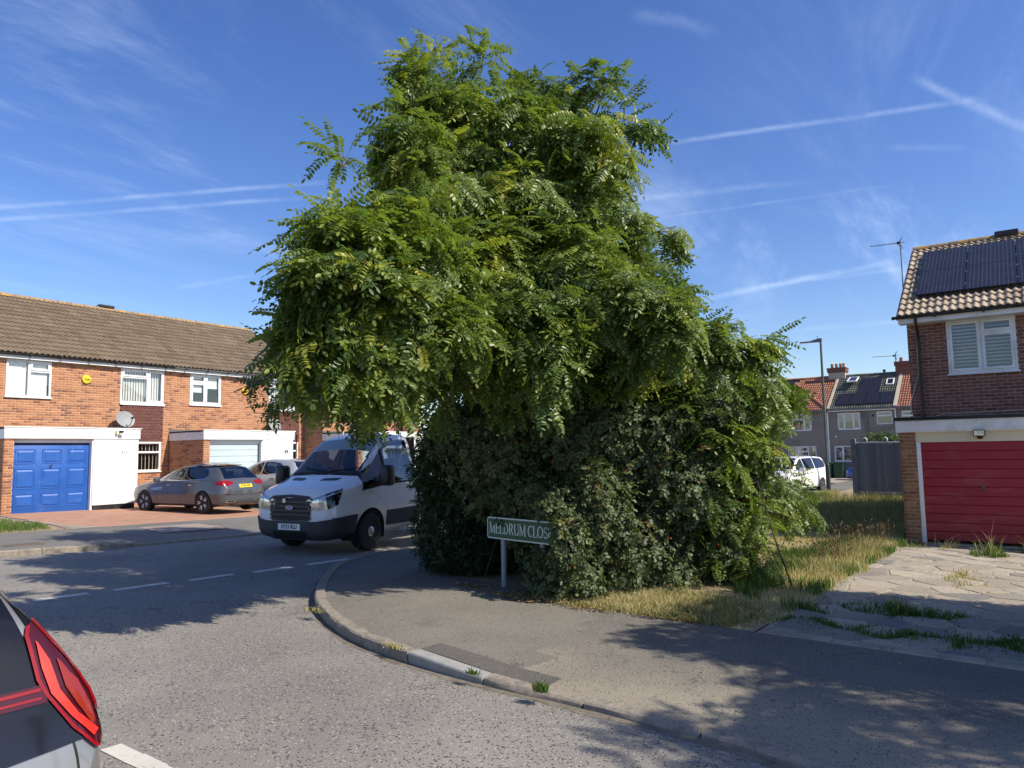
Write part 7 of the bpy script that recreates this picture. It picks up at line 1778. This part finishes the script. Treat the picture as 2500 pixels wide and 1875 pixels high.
SAP = [(11.34, 3.04, 0.93, 0.45, 0.4, 0.31, 34), (10.78, 3.28, 1.16, 0.4, 0.4, 0.4, 30), (11.53, 2.8, 0.83, 0.21, 0.25, 0.21, 8), (10.06, 3.33, 0.69, 0.32, 0.35, 0.44, 28), (9.97, 3.17, 0.27, 0.28, 0.35, 0.34, 22), (9.78, 3.45, 0.15, 0.25, 0.3, 0.25, 16), (10.09, 3.02, 0.15, 0.14, 0.2, 0.19, 6)]
ROSE = [(8.82, 4.61, 0.31, 0.68, 0.8, 0.68, 0), (8.69, 5.23, 0.91, 0.95, 0.9, 0.82, 0), (9.57, 4.11, 1.2, 0.9, 0.9, 0.83, 0), (9.27, 4.36, 0.09, 0.69, 0.7, 0.56, 0), (10.07, 3.87, 0.47, 0.59, 0.7, 0.72, 0), (8.79, 4.75, 1.91, 1.07, 0.8, 0.75, 0), (8.24, 6.06, 1.88, 0.97, 0.9, 0.71, 0), (9.43, 3.81, 2.14, 0.75, 0.6, 0.56, 0), (8.69, 6.23, 1.15, 0.81, 0.8, 0.47, 0), (8.39, 4.93, -0.07, 0.66, 0.6, 0.33, 0), (10.37, 3.47, 1.37, 0.4, 0.5, 0.66, 0)]
PRIV = [(8.47, 7.15, 0.53, 0.52, 0.8, 0.76, 0), (8.41, 7.27, 1.42, 0.45, 0.7, 0.56, 0), (8.52, 6.8, 0.21, 0.47, 0.6, 0.47, 0), (8.92, 6.54, 0.45, 0.55, 0.6, 0.62, 0), (8.56, 6.98, 1.97, 0.63, 0.6, 0.42, 0)]
def robinia(lobes, root, base_pts, axis, leaf=0.41, limbs=True, seed=3, tw_scale=1.0, singles=300, name='foliage'):
    r_ = np.random.default_rng(seed); placed = []; tw = MB(); Wi = root.matrix_basis.inverted(); loc = lambda p: tuple(Wi @ Vector(p))
    for (x, y, z, ra, rd, rz, nt) in lobes:
        C = np.array([x, y, z]); out0 = C-np.array([axis[0], axis[1], max(1.2, z-0.9)]); out0 = nrm(out0)
        fresh = r_.normal(0, .07)
        for j in range(int(nt*tw_scale)):
            if j % 5 == 0:                                           # a spray: five shoots springing from one branch end
                u0 = nrm(r_.normal(0, 1, 3)); front = -u0@ALONG
                if front < -0.5 and r_.random() < 0.5: u0 = u0-2*(u0@ALONG)*ALONG
                sj = r_.normal(0, .28, 3); sL = r_.uniform(.50, .86); sg_ = r_.uniform(.55, 1.25); st_t = r_.normal(0, .13)
            u = nrm(u0+r_.normal(0, .13, 3))
            e = RIGHT*u[0]*ra+ALONG*u[1]*rd+UP*u[2]*rz
            uw = nrm(RIGHT*u[0]/1+ALONG*u[1]+UP*u[2])
            d = nrm(0.75*uw+0.35*out0+UP*0.24+sj+r_.normal(0, .20, 3)); L = sL*r_.uniform(.7, 1.1)*min(1.0, (ra+rz)/0.8+0.25); grav = sg_
            L = min(L, 0.85*np.linalg.norm(e)+0.14)*(1.45 if r_.random() < .07 and np.linalg.norm(e) > .4 else 1.0); reach = L*0.72+leaf*0.34; p = C+e*max(0.0, 1-reach/np.linalg.norm(e))*r_.uniform(.8, 1.0)
            n = max(4, int(L/0.072)); path = []; q = p.copy(); dd = d.copy(); base_t = 0.40+fresh+st_t+r_.normal(0, .05)+0.20*max(0, uw[2])+(0.30 if r_.random() < 0.035 else 0); a0 = r_.uniform(0, 6.28)  # upward shoots get a lighter tint: sunlit tops put into the leaf colour
            for i in range(n+1):
                path.append(q.copy()); t = i/n
                if t > 0.12:
                    side = nrm(np.cross(dd, UP)+1e-3); sg = 1 if i % 2 else -1; phi = r_.normal(0, .5)
                    sv = nrm(side*math.cos(phi)*sg+UP*math.sin(phi)*0.6)
                    ld = nrm(dd*(.45+.35*t)+sv*0.85+UP*-0.42+uw*0.15+r_.normal(0, .14, 3)); nn = nrm(UP*0.75+uw*0.75+r_.normal(0, .22, 3))
                    if abs(ld@nn) > .93: nn = nrm(nn+side*.5)
                    s_ = leaf*r_.uniform(.78, 1.12)*(1-.25*max(0, t-.75)*4*.5); Mx = basis(ld, nn); Mx[:3, :3] *= s_; Mx[:3, 3] = q
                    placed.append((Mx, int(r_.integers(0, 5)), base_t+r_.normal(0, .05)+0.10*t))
                dd = nrm(dd-UP*grav*0.55/n*1.6); q = q+dd*L/n
            tw.tube([loc(path[k]) for k in range(0, len(path), 2)], [0.006]+[0.0045]*(len(range(0, len(path), 2))-2)+[0.0025] if len(range(0, len(path), 2)) > 2 else 0.004, 4, caps=False)
    tw.build('twigs', MAT['twig'], root, kind='stuff', fix=False)
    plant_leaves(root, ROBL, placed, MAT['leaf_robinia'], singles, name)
    if limbs:
        tr = MB()
        for k, b in enumerate(base_pts):
            b = np.array(b); top = np.array([axis[0]+(k-1)*0.35, axis[1]+0.25*(k-1), 2.6+0.5*k]); path = [b+(top-b)*t+np.array([0.10*math.sin(4*t+k), .08*math.cos(3*t+k), 0]) for t in np.linspace(0, 1, 9)]
            MB().tube([loc(p) for p in path], [0.12-0.045*t for t in np.linspace(0, 1, 9)], 12).build('trunk', MAT['bark'], root, True)
        for i, (x, y, z, ra, rd, rz, nt) in enumerate(lobes):
            if nt < 12: continue
            a = np.array([axis[0]+r_.normal(0, .2), axis[1]+r_.normal(0, .2), min(max(1.5, z-1.6), 3.8)]); b = np.array([x, y, z+0.1*rz]); m_ = (a+b)/2+np.array([0, 0, 0.75])+r_.normal(0, .12, 3)
            path = [(a*(1-t)**2+m_*2*t*(1-t)+b*t*t)+r_.normal(0, .015, 3) for t in np.linspace(0, 1, 9)]
            MB().tube([loc(p) for p in path], [0.034*(1-t)+0.009 for t in np.linspace(0, 1, 9)], 7).build('branch', MAT['bark'], root, True)
    return placed
AX = (9.35, 5.55)
tree = thing('robinia_tree', 'tall overgrown robinia tree with long feathery leaves above the corner', 'tree', (AX[0], AX[1], gz(*AX)))
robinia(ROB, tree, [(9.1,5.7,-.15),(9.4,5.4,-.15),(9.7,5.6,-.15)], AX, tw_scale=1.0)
# thin dead twigs and old seed pods hanging in the shade of the crown
dt = MB(); pd = MB()
for bx, by, bz in ((7.55,6.85,3.3),(7.7,6.6,3.4),(7.62,6.5,2.95),(7.4,7.2,3.6)):
    for k in range(5):
        q = Vector((bx, by, bz)); d = Vector((random.uniform(-.4,.1), random.uniform(-.3,.3), -0.55)).normalized(); path = [q.copy()]
        for i in range(7): d = (d+Vector((random.gauss(0,.22), random.gauss(0,.22), random.gauss(-.06,.2)))).normalized(); q = q+d*0.10; path.append(q.copy())
        dt.tube([tuple(tree.matrix_basis.inverted() @ p) for p in path], 0.0045, 4, caps=False)
        if k < 3:
            e = tree.matrix_basis.inverted() @ path[-1]; pd.add([tuple(e), tuple(e+Vector((0.008,0.004,-.03))), tuple(e+Vector((0.002,0,-.085))), tuple(e+Vector((-0.008,-.004,-.035)))], [(0,1,2,3)])
dt.build('dead_twigs', MAT['twig'], tree, kind='stuff'); pd.build('seed_pods', MAT['leaf_dry'], tree, kind='stuff')
sap = thing('robinia_sapling', 'low bright robinia suckers arching over the dry grass', 'shrub', (10.6, 3.4, gz(10.6, 3.4)))
robinia(SAP, sap, [(10.5,3.4,-.2)], (10.3, 3.7), leaf=0.30, limbs=False, seed=11, singles=60)
for i, (a, b) in enumerate((((10.4,3.5,-.2),(10.9,3.0,1.1)),((10.3,3.6,-.2),(10.4,3.2,1.5)),((10.1,3.4,-.2),(9.8,3.3,.5)))):
    a = Vector(a); b = Vector(b); MB().tube([tuple(sap.matrix_basis.inverted() @ (a.lerp(b, t)+Vector((0,0,.25*math.sin(3.1*t))))) for t in (0,.25,.5,.75,1)], [.018,.015,.012,.009,.006], 6).build('stem', MAT['twig'], sap, True)

def shell(lobes, n, bases, size, seed, tint=(.4,.2), depth=(.72,1.05), hang=0.45, jitter=.5, zmin=None):
    """leaves over the outside of overlapping mounds"""
    r_ = np.random.default_rng(seed); out = []; A = np.array([l[3]*l[5]+l[4]*l[5] for l in lobes]); A = A/A.sum()
    Cs = np.array([l[:3] for l in lobes]); Rs = np.array([(l[3], l[4], l[5]) for l in lobes])
    tries = 0
    while len(out) < n and tries < n*6:
        tries += 1; k = r_.choice(len(lobes), p=A); u = nrm(r_.normal(0, 1, 3))
        if u[1] > 0.35 and r_.random() < .7: u[1] = -u[1]
        rr = r_.uniform(*depth)*(1+.16*math.sin(5.3*u[0]+3.1*u[2]+k)*math.cos(4.7*u[1]-2.3*u[2]+2*k)); p = Cs[k]+(RIGHT*u[0]*Rs[k][0]+ALONG*u[1]*Rs[k][1]+UP*u[2]*Rs[k][2])*rr
        g = gz(p[0], p[1])
        if p[2] < g+0.03: continue
        q = p-Cs; qa = np.stack([q@RIGHT, q@ALONG, q[:, 2]], 1)/Rs; ins = (qa**2).sum(1)
        ins[k] = 9
        if (ins < 0.42).any(): continue
        nn = nrm(RIGHT*u[0]+ALONG*u[1]+UP*(u[2]+.35)+r_.normal(0, jitter*.7, 3)); ld = nrm(np.cross(nn, r_.normal(0, 1, 3))+UP*-hang+nn*.25)
        if abs(ld@nn) > .95: continue
        s_ = size*r_.uniform(.75, 1.2); Mx = basis(ld, nn); Mx[:3, :3] *= s_; Mx[:3, 3] = p
        out.append((Mx, int(r_.integers(0, len(bases))), tint[0]+r_.normal(0, tint[1])))
    return out
def canes(lobes, n, bases, size, seed, parent, tint=(.5,.15)):
    """arching shoots that break the outline of a bush"""
    r_ = np.random.default_rng(seed); out = []; mb = MB(); Wi = parent.matrix_basis.inverted()
    while n:
        l = lobes[r_.integers(0, len(lobes))]; u = nrm(r_.normal(0, 1, 3)+UP*.35-ALONG*.25)
        p = np.array(l[:3])+(RIGHT*u[0]*l[3]+ALONG*u[1]*l[4]+UP*u[2]*l[5])*.9
        if p[2] < gz(p[0], p[1])+.15: continue
        n -= 1; d = nrm(RIGHT*u[0]+ALONG*u[1]+UP*(u[2]+.5)+r_.normal(0, .3, 3)); L = r_.uniform(.25, .62); k = int(L/.045); path = []
        for i in range(k+1):
            path.append(p.copy()); sd = nrm(np.cross(d, UP)+1e-3)*(1 if i % 2 else -1); nn = nrm(UP+r_.normal(0, .35, 3)); ld = nrm(sd+d*.5-UP*.25+r_.normal(0, .2, 3))
            if abs(ld@nn) < .95:
                Mx = basis(ld, nn); Mx[:3, :3] *= size*r_.uniform(.7, 1.15); Mx[:3, 3] = p; out.append((Mx, int(r_.integers(0, len(bases))), tint[0]+r_.normal(0, tint[1])))
            d = nrm(d-UP*.075+r_.normal(0, .03, 3)); p = p+d*.045
        mb.tube([tuple(Wi @ Vector(q)) for q in path[::3]], .004, 4, caps=False)
    mb.build('shoots', MAT['twig'], parent, kind='stuff', fix=False)
    return out
def clear_sign(placed):
    """nothing grows through the plate or in front of most of it"""
    W = st_.matrix_basis.inverted(); o = []
    for p in placed:
        q = W @ Vector(p[0][:3, 3]); ee = W @ EYE; t = q.y/(q.y-ee.y) if abs(q.y-ee.y) > 1e-6 else 0
        if q.y < 0.10:                                              # between the plate plane and the road
            h = q+(ee-q)*((q.y-0.0)/(q.y-ee.y)) if q.y > 0 else q+(q-ee)*((0-q.y)/(q.y-ee.y))
            if -0.34 < h.x < 0.93+0.08*random.random()-0.35*abs(h.z-.74) and 0.58 < h.z < 0.875-0.04*random.random()-(0.03 if h.x < 0 else 0): continue
            if -0.32 < h.x < 0.40+0.16*random.random() and 0.10 < h.z <= 0.62: continue
        o.append(p)
    return o
rose = thing('rose_bush', 'large sprawling wild rose bush with red hips round the nameplate', 'bush', (9.0, 5.0, gz(9.0, 5.0)))
pl = shell(ROSE, 11000, ROSL, 0.15, 21)
pl += shell([(7.38,4.50,.60,.20,.22,.40,0),(7.60,4.55,.12,.36,.30,.38,0),(7.85,5.25,1.12,.55,.25,.22,0),(7.70,4.75,1.0,.30,.25,.24,0),(7.95,4.35,.9,.40,.30,.60,0),(7.62,4.93,.18,.26,.2,.40,0)], 2200, ROSL, 0.125, 23)
pl += shell([(l[0], l[1], l[2], l[3]*.7, l[4]*.7, l[5]*.7, 0) for l in ROSE], 2600, ROSL, 0.20, 22, tint=(.15,.1))  # inner layer of larger, darker leaves: shade inside the bush put into the colour
pl += canes([l for l in ROSE]+[(7.95,4.35,.9,.40,.30,.60,0)], 170, ROSL, 0.12, 24, rose, (.6,.18))
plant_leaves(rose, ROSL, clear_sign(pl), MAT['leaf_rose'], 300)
hips = shell(ROSE, 120, ROSL, 0.1, 33, depth=(1.0,1.08))
sph = MB().lathe([(0.0,-0.014),(0.007,-0.011),(0.0105,-0.002),(0.0095,0.006),(0.004,0.012),(0.002,0.020)], 8).mesh('rose_hip', MAT['hip_red'], True)
Wr = rose.matrix_basis.inverted(); cnt = 0
for h in clear_sign(hips):
    p = Vector(h[0][:3, 3]); 
    c = _ci @ p
    if c.x/-c.z < 0.02: continue
    for k in range(random.choice((1,2,2,3))):
        obj('rose_hip', sph, rose, Wr @ (p+Vector((random.gauss(0,.02), random.gauss(0,.02), -0.01-random.random()*.02))), (random.gauss(0,.5), random.gauss(0,.5), 0)); cnt += 1
    if cnt > 110: break
stm = MB()
for i in range(34):
    l = ROSE[i % len(ROSE)]; a = Vector((l[0]+random.gauss(0,.35), l[1]+random.gauss(0,.35), 0)); a.z = gz(a.x, a.y)-.05; b = Vector((l[0]+random.gauss(0,.4), l[1]+random.gauss(0,.4), l[2]+l[5]*.8))
    stm.tube([tuple(Wr @ (a.lerp(b, t)+Vector((.08*math.sin(5*t+i), .08*math.cos(4*t+i), 0)))) for t in (0,.25,.5,.75,1)], [.012,.011,.009,.007,.004], 5)
stm.build('stems', MAT['bark'], rose, kind='stuff')
pri = thing('privet_bush', 'dark small leaved evergreen bush between the van and nameplate', 'bush', (8.6, 7.0, gz(8.6, 7.0)))
pl = shell(PRIV, 5200, SPRG, 0.13, 41, tint=(.45,.22), hang=.1, jitter=.8)
pl += shell([(10.2,6.9,.9,.8,.8,1.1,0),(11.4,6.5,1.2,.9,.9,1.3,0),(12.6,6.2,1.0,.9,.8,1.2,0)], 2600, SPRG, 0.2, 43, tint=(.45,.22), hang=.1, jitter=.8)  # unseen mounds behind the bushes, added to keep sun and sky off the van
pl += shell([(l[0], l[1], l[2], l[3]*.7, l[4]*.7, l[5]*.7, 0) for l in PRIV], 1500, SPRG, 0.2, 42, tint=(.2,.1))  # darker sprigs within the mounds, inner shade carried by the tint
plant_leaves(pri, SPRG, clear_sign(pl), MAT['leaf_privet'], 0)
shb = thing('garden_shrub', 'green garden shrub showing above the board fence', 'shrub', (31.5, 4.9, -0.4))
pl = shell([(31.5,4.9,1.25,.75,.6,.85,0),(31.7,4.3,1.3,.55,.5,.7,0),(31.5,5.3,1.0,.4,.4,.7,0)], 1500, SPRG, 0.24, 51, tint=(.5,.22), hang=0)
plant_leaves(shb, SPRG, pl, MAT['leaf_shrub'], 0)

# ------------------------------------------------------------------ grass
def blades(n, sampler, h, m, name, parent=None, seed=0, lean=.45, w=.0045, tint=(.5,.2), hf=gv, kind='stuff', patchy=0.0):
    r_ = np.random.default_rng(seed); P = sampler(r_, n); n = len(P)
    z = np.array([hf(q[0], q[1]) for q in P]); az = r_.uniform(0, 6.283, n); H = h*r_.uniform(.45, 1.25, n)
    if P.shape[1] > 2: H = H*P[:, 2]
    ln = lean*r_.uniform(.2, 1.3, n)*H; dx, dy = np.cos(az)*ln, np.sin(az)*ln; fa = r_.uniform(0, 3.14, n); wx, wy = np.cos(fa)*w, np.sin(fa)*w
    b = np.stack([P[:, 0], P[:, 1], z-0.01], 1); V = np.zeros((n, 5, 3))
    V[:, 0] = b-np.stack([wx, wy, 0*wx], 1); V[:, 1] = b+np.stack([wx, wy, 0*wx], 1)
    mid = b+np.stack([dx*.3, dy*.3, H*.62], 1); V[:, 2] = mid+np.stack([wx, wy, 0*wx], 1)*.75; V[:, 3] = mid-np.stack([wx, wy, 0*wx], 1)*.75
    V[:, 4] = b+np.stack([dx, dy, H], 1)
    F = np.array([(0,1,2),(0,2,3),(3,2,4)])[None]+(np.arange(n)*5)[:, None, None]
    t = np.clip(tint[0]+r_.normal(0, tint[1], n)+patchy*(np.sin(P[:,0]*1.9+P[:,1]*1.3)+np.sin(P[:,0]*.8-P[:,1]*2.7))*.5, .002, .999)
    if parent is not None: V = V-np.array(parent.location)
    return obj(name, npmesh(name, V.reshape(-1, 3), F.reshape(-1, 3), m, False, {'tint': np.repeat(t, 5)}), parent, kind=kind)
def in_poly(P, poly):
    x, y = P[:, 0], P[:, 1]; r_ = np.zeros(len(P), bool)
    for (x1, y1), (x2, y2) in zip(poly, poly[1:]+poly[:1]):
        k = ((y1 > y) != (y2 > y)) & (x < (x2-x1)*(y-y1)/((y2-y1) if y2 != y1 else 1e-9)+x1); r_ ^= k
    return r_
def poly_sampler(poly, dens=None, hmul=None):
    lo, hi = np.min(poly, 0), np.max(poly, 0)
    def f(r_, n):
        o = np.zeros((0, 2))
        while len(o) < n:
            P = r_.uniform(lo, hi, (n*3, 2)); P = P[in_poly(P, poly)]
            if dens is not None: P = P[r_.random(len(P)) < dens(P)]
            o = np.concatenate([o, P])
        o = o[:n]
        return np.concatenate([o, hmul(o)[:, None]], 1) if hmul else o
    return f
VG = [(8.0,2.42),(10.2,2.50),(12.5,2.36),(16.9,2.30),(27.0,2.3),(27.3,4.9),(30,6.4),(36,7.5),(20,7.55),(11.2,7.55),(10.2,5.2),(8.6,3.7),(7.5,3.5),(7.34,3.0)]
nz = lambda P, s_, o: 0.5+0.25*(np.sin(P[:,0]*s_+o)+np.sin(P[:,1]*s_*1.31+o*2)+np.sin((P[:,0]+P[:,1])*s_*.7+o)*.7)/1.35
tall = lambda P: 0.38+1.25*np.exp(-((P[:,1]-2.75)/.55)**2)*np.clip((P[:,0]-9.6)/2.0, 0, 1)*(P[:,0] < 18)+0.3*nz(P, 2.2, 1)
blades(50000, poly_sampler([(7.3,2.45),(7.9,2.22),(10.2,2.16),(12.5,2.10),(16.9,2.12),(17.0,2.3),(18.5,2.3),(18.5,7.5),(11.2,7.5),(10.3,5.0),(8.6,3.6),(7.5,3.45),(7.4,3.0)], lambda P: np.clip(nz(P, 3.1, 2)*1.5-.2, .08, 1)*np.clip((P[:,1]-2.12+.30*(nz(P, 6.0, 4)-.5))/.28, .02, 1), tall), .105, MAT['grass_straw'], 'dry_grass', seed=1, tint=(.70,.22), w=.0042, patchy=.20)
blades(11000, poly_sampler([(7.24,2.6),(7.2,4.9),(7.6,5.0),(8.8,4.0),(8.8,2.9),(8.0,2.4)]), .075, MAT['grass_straw'], 'dry_thatch', seed=12, tint=(.48,.24), w=.004, lean=1.1, patchy=.2)
blades(30000, poly_sampler([(17.5,2.3),(27.0,2.3),(27.4,5.0),(30,6.5),(37,7.5),(18,7.5)], None, lambda P: .7+.9*nz(P, 1.3, 3)), .26, MAT['grass_straw'], 'meadow_grass', seed=2, tint=(.40,.22), w=.006, patchy=.15)
blades(7000, poly_sampler([(8.3,2.28),(11.8,2.25),(16.5,2.15),(16.5,3.3),(13,3.8),(11,3.3),(9.2,3.2)], lambda P: np.clip(nz(P, 4.0, 5)*1.8-.7, 0, 1)), .16, MAT['grass_green'], 'green_grass', seed=3, tint=(.4,.22), w=.005)
blades(9000, poly_sampler([(3.2,17.35),(7.3,17.35),(7.55,18.5),(7.6,20.6),(3.2,21.5)], lambda P: np.clip(nz(P, 2.1, 7)*1.5-.25, .05, 1)), .10, MAT['grass_green'], 'lawn_grass', seed=4, tint=(.55,.2), w=.006, hf=gz)
# seed heads on the tall straw
r_ = np.random.default_rng(9); hd_ = MB()
for i in range(260):
    x, y = r_.uniform(11.0, 16.8), 2.38+abs(r_.normal(0, .42)); hgt = r_.uniform(.28, .46); dx, dy = r_.normal(0, .08, 2); b = Vector((x, y, gv(x, y))); t_ = b+Vector((dx, dy, hgt))
    hd_.tube([tuple(b), tuple(b.lerp(t_, .6)+Vector((0,0,.02))), tuple(t_)], [.0022,.002,.0015], 3, caps=False); e = t_+Vector((dx*.5, dy*.5, .05))
    hd_.tube([tuple(t_), tuple(t_.lerp(e, .4)), tuple(e)], [.003,.0085,.001], 4, caps=False)
hd_.build('grass_seed_heads', MAT['leaf_dry'], kind='stuff')
# weeds in the joints of the paving
JOINTS = np.array([(c[i-1], c[i]) for c in cells for i in range(len(c))], float)
def weed(label, x, y, rx, ry, n, h, seed, m='grass_green', tint=(.4,.25), straw=0):
    t = thing('weed_tuft', label, 'weeds', (x, y, gz(x, y))); 
    def smp(r_, k):
        if rx*ry < 0.02:
            a = r_.normal(0, .45, (k, 2)); return np.stack([x+a[:, 0]*rx, y+a[:, 1]*ry, r_.uniform(.5, 1.2, k)], 1)
        E = JOINTS; mid = (E[:, 0]+E[:, 1])/2; w = np.exp(-((mid[:, 0]-x)/rx/.62)**2-((mid[:, 1]-y)/ry/.62)**2)*np.linalg.norm(E[:, 1]-E[:, 0], axis=1); w /= w.sum()
        i = r_.choice(len(E), k, p=w); t = r_.random(k)[:, None]; q = E[i, 0]*(1-t)+E[i, 1]*t+r_.normal(0, .028, (k, 2))
        loose = r_.random(k) < .25; q[loose] = np.stack([x+r_.normal(0, rx*.45, loose.sum()), y+r_.normal(0, ry*.45, loose.sum())], 1)
        hh = r_.uniform(.35, 1.2, k)*np.exp(-(((q[:, 0]-x)/rx)**2+((q[:, 1]-y)/ry)**2)*.6)
        return np.concatenate([q, hh[:, None]], 1)
    o = blades(n, smp, h, MAT[m], 'weed_leaves', t, seed, .8, .0055, tint, gz)
    if straw: blades(straw, smp, h*2.0, MAT['grass_straw'], 'seed_stalks', t, seed+50, .7, .003, (.85,.1), gz)
    return t
weed('dense green weed mound in the middle of the crazy paving', 9.15, 1.28, .34, .60, 1700, .12, 61, straw=120)
weed('strip of green moss and weeds along a joint near the paving edge', 7.95, 1.05, .30, 1.0, 1100, .07, 62)
weed('moss and weeds in the crazy paving at the right picture edge', 8.15, 0.30, .45, .55, 1000, .075, 63)
weed('small green weed patch by the grass edge of the paving', 8.75, 2.22, .22, .35, 500, .08, 64, straw=30)
weed('low weeds at the near left corner of the paving', 8.02, 1.95, .25, .45, 500, .06, 65)
weed('leafy green weed growing in front of the red garage door', 15.6, 0.78, .20, .22, 420, .30, 66, straw=60)
weed('dry straw grass clump by the white door frame', 16.6, 1.55, .18, .28, 160, .30, 67, 'grass_straw', (.75,.15))
weed('straw and green weeds at the foot of the red door on the right', 16.45, 0.20, .12, .28, 320, .18, 68, straw=80)
weed('sparse pale grass in the joints of the sunlit paving', 12.3, 0.95, 1.2, .35, 360, .10, 69, 'grass_straw', (.6,.2))
weed('green weeds beside dry straw at the brick pillar foot', 16.4, 2.05, .28, .22, 380, .10, 70, straw=30)
weed('little green weed growing from the kerb joint', 4.50, 2.98, .05, .07, 130, .075, 71)
weed('dried out weed at the kerb foot left of the pale kerb stone', 4.72, 4.66, .05, .12, 120, .04, 72, 'grass_straw', (.55,.2))
weed('dried weed at the kerb foot under the hedge shade', 5.28, 6.35, .06, .12, 110, .05, 73, 'grass_straw', (.45,.25))
weed('tiny weed with red petals at the kerb foot', 4.53, 3.62, .03, .07, 60, .04, 74)
# fallen leaves at the hedge foot and over the ground
lf = [robinia_leaf(0.1, 1, 40)]
LV = np.array([(0,0,0),(.3,-.3,.05),(.75,-.26,.08),(1,0,.02),(.75,.26,.09),(.3,.3,.06)]); LF = np.array([(0,1,2,3),(0,3,4,5)])
def litter(n, smp, size, m, name, seed, tint=(.5,.25)):
    r_ = np.random.default_rng(seed); P = smp(r_, n); ms = []
    for p in P:
        a = r_.uniform(0, 6.28); nn = nrm(UP+r_.normal(0, .35, 3)); Mx = basis(np.array([math.cos(a), math.sin(a), r_.normal(0,.2)]), nn); Mx[:3,:3] *= size*r_.uniform(.6,1.3); Mx[:3, 3] = (p[0], p[1], gv(p[0], p[1])+(-.09 if name == 'gutter_debris' else .006)+.02*r_.random()*(len(P) > 300)); ms.append(Mx)
    V, F = stamp(LV, LF, np.array(ms)); obj(name, npmesh(name, V, F, m, False, {'tint': np.repeat(np.clip(tint[0]+r_.normal(0, tint[1], len(P)), .002, .999), 6)}), kind='stuff')
litter(1900, poly_sampler([(7.18,5.5),(7.02,4.9),(7.05,4.2),(7.15,3.5),(7.22,2.9),(7.5,2.9),(7.7,3.6),(7.75,4.6),(7.7,5.3),(7.55,6.2),(7.7,6.6),(7.5,6.3)], lambda P: np.clip(nz(P, 5.0, 3)*2.2-.75, .03, 1)), .034, MAT['leaf_dry'], 'leaf_litter', 81)
litter(60, poly_sampler([(4.7,0.5),(7.2,0.5),(7.2,6.5),(5.6,6.5),(4.8,4.8)]), .03, MAT['leaf_dry'], 'fallen_leaves', 82)
litter(260, poly_sampler([(4.25,-.5),(4.62,-.5),(4.62,3.6),(4.95,5.3),(5.8,6.8),(7.1,8.2),(6.9,8.4),(5.5,6.9),(4.6,5.4),(4.3,3.6)]), .016, MAT['leaf_dry'], 'gutter_debris', 84, (.25,.2))
litter(160, poly_sampler([(7.6,-.2),(16.5,-.2),(16.5,2.2),(7.6,2.2)]), .03, MAT['leaf_dry'], 'fallen_leaves', 83)

# ------------------------------------------------------------------ unseen outside the frame: tree and cable read from their shade, hedge added
shd = thing('added_shade_hedge', 'unseen tall clipped hedge added to shade the crazy paved drive', 'hedge', (8.9, -2.7, gz(8.9, -2.7)))  # added hedge, sized so its shadow covers the near paving and verge
pl = []
r_ = np.random.default_rng(91)
for i in range(4200):
    x, y, z = r_.uniform(7.0, 10.75), r_.uniform(-3.4, -1.9), r_.uniform(-.2, 4.65-.25*abs(r_.normal()))
    f = r_.integers(0, 4)
    if f == 0: y = -1.9+r_.normal(0,.05)
    if f == 1: z = 4.55+r_.normal(0,.06)
    if f == 2: x = r_.choice((7.0, 10.75))+r_.normal(0,.05)
    Mx = basis(nrm(r_.normal(0,1,3)), nrm(r_.normal(0,1,3)+UP)); Mx[:3,:3] *= .26; Mx[:3, 3] = (x, y, z); pl.append((Mx, int(r_.integers(0,4)), .4+r_.normal(0,.2)))
plant_leaves(shd, SPRG, pl, MAT['leaf_privet'], 0)
hb_ = MB().box(-1.6,1.55,-.45,.5,0,4.3).build('stems', MAT['bark'], shd)  # solid block filling the added hedge, lets no sun through
st2 = thing('street_tree', 'leafy street tree standing on the footway beyond the drive', 'tree', (6.9, -5.6, gz(6.9, -5.6)))
MB().tube([(0,0,-.1),(.05,0,1.2),(0,.05,2.4),(-.1,.1,4.2)], [.16,.13,.11,.06], 12).build('trunk', MAT['bark'], st2, True)
LB = [(6.6,-4.2,4.3,1.3,1.3,.9,46),(5.6,-4.6,4.6,1.1,1.1,.8,34),(7.4,-5.4,5.2,1.4,1.4,1.0,46),(6.0,-3.5,3.9,.9,.9,.6,20),(5.3,-3.7,4.6,.7,.7,.5,12),(7.7,-4.0,4.4,1.0,1.0,.7,34),(6.6,-5.4,4.6,1.2,1.2,.8,36)]
robinia(LB, st2, [], (6.9,-5.5), leaf=.42, limbs=False, seed=17, singles=0, tw_scale=1.0)
for i, l in enumerate(LB): MB().tube([tuple(st2.matrix_basis.inverted() @ Vector(p)) for p in ((6.85,-5.55,2.2+.2*i),((6.85+l[0])/2,(-5.5+l[1])/2,(2.6+l[2])/2+.4),(l[0],l[1],l[2]))], [.06,.04,.015], 7).build('branch', MAT['bark'], st2, True)
pole = thing('telegraph_pole', 'wooden telegraph pole carrying an overhead cable along the footway', 'pole', (7.35, -12.0, gz(7.35,-12)))
MB().lathe([(.13,-.2),(.10,7.6),(.0,7.62)], 16).build('shaft', MAT['bark'], pole, True, 40)
cb = thing('overhead_cable', 'black overhead telephone cable running along the footway', 'cable', (7.35, -12.0, gz(7.35,-12)+7.4))
MB().tube([(0.0+.02*t, 6.2*t, -.55*math.sin(math.pi*min(t,1))-3.2*t*.9) for t in np.linspace(0, 1.0, 20)], .016, 6).build('wire', MAT['black_pvc'], cb)
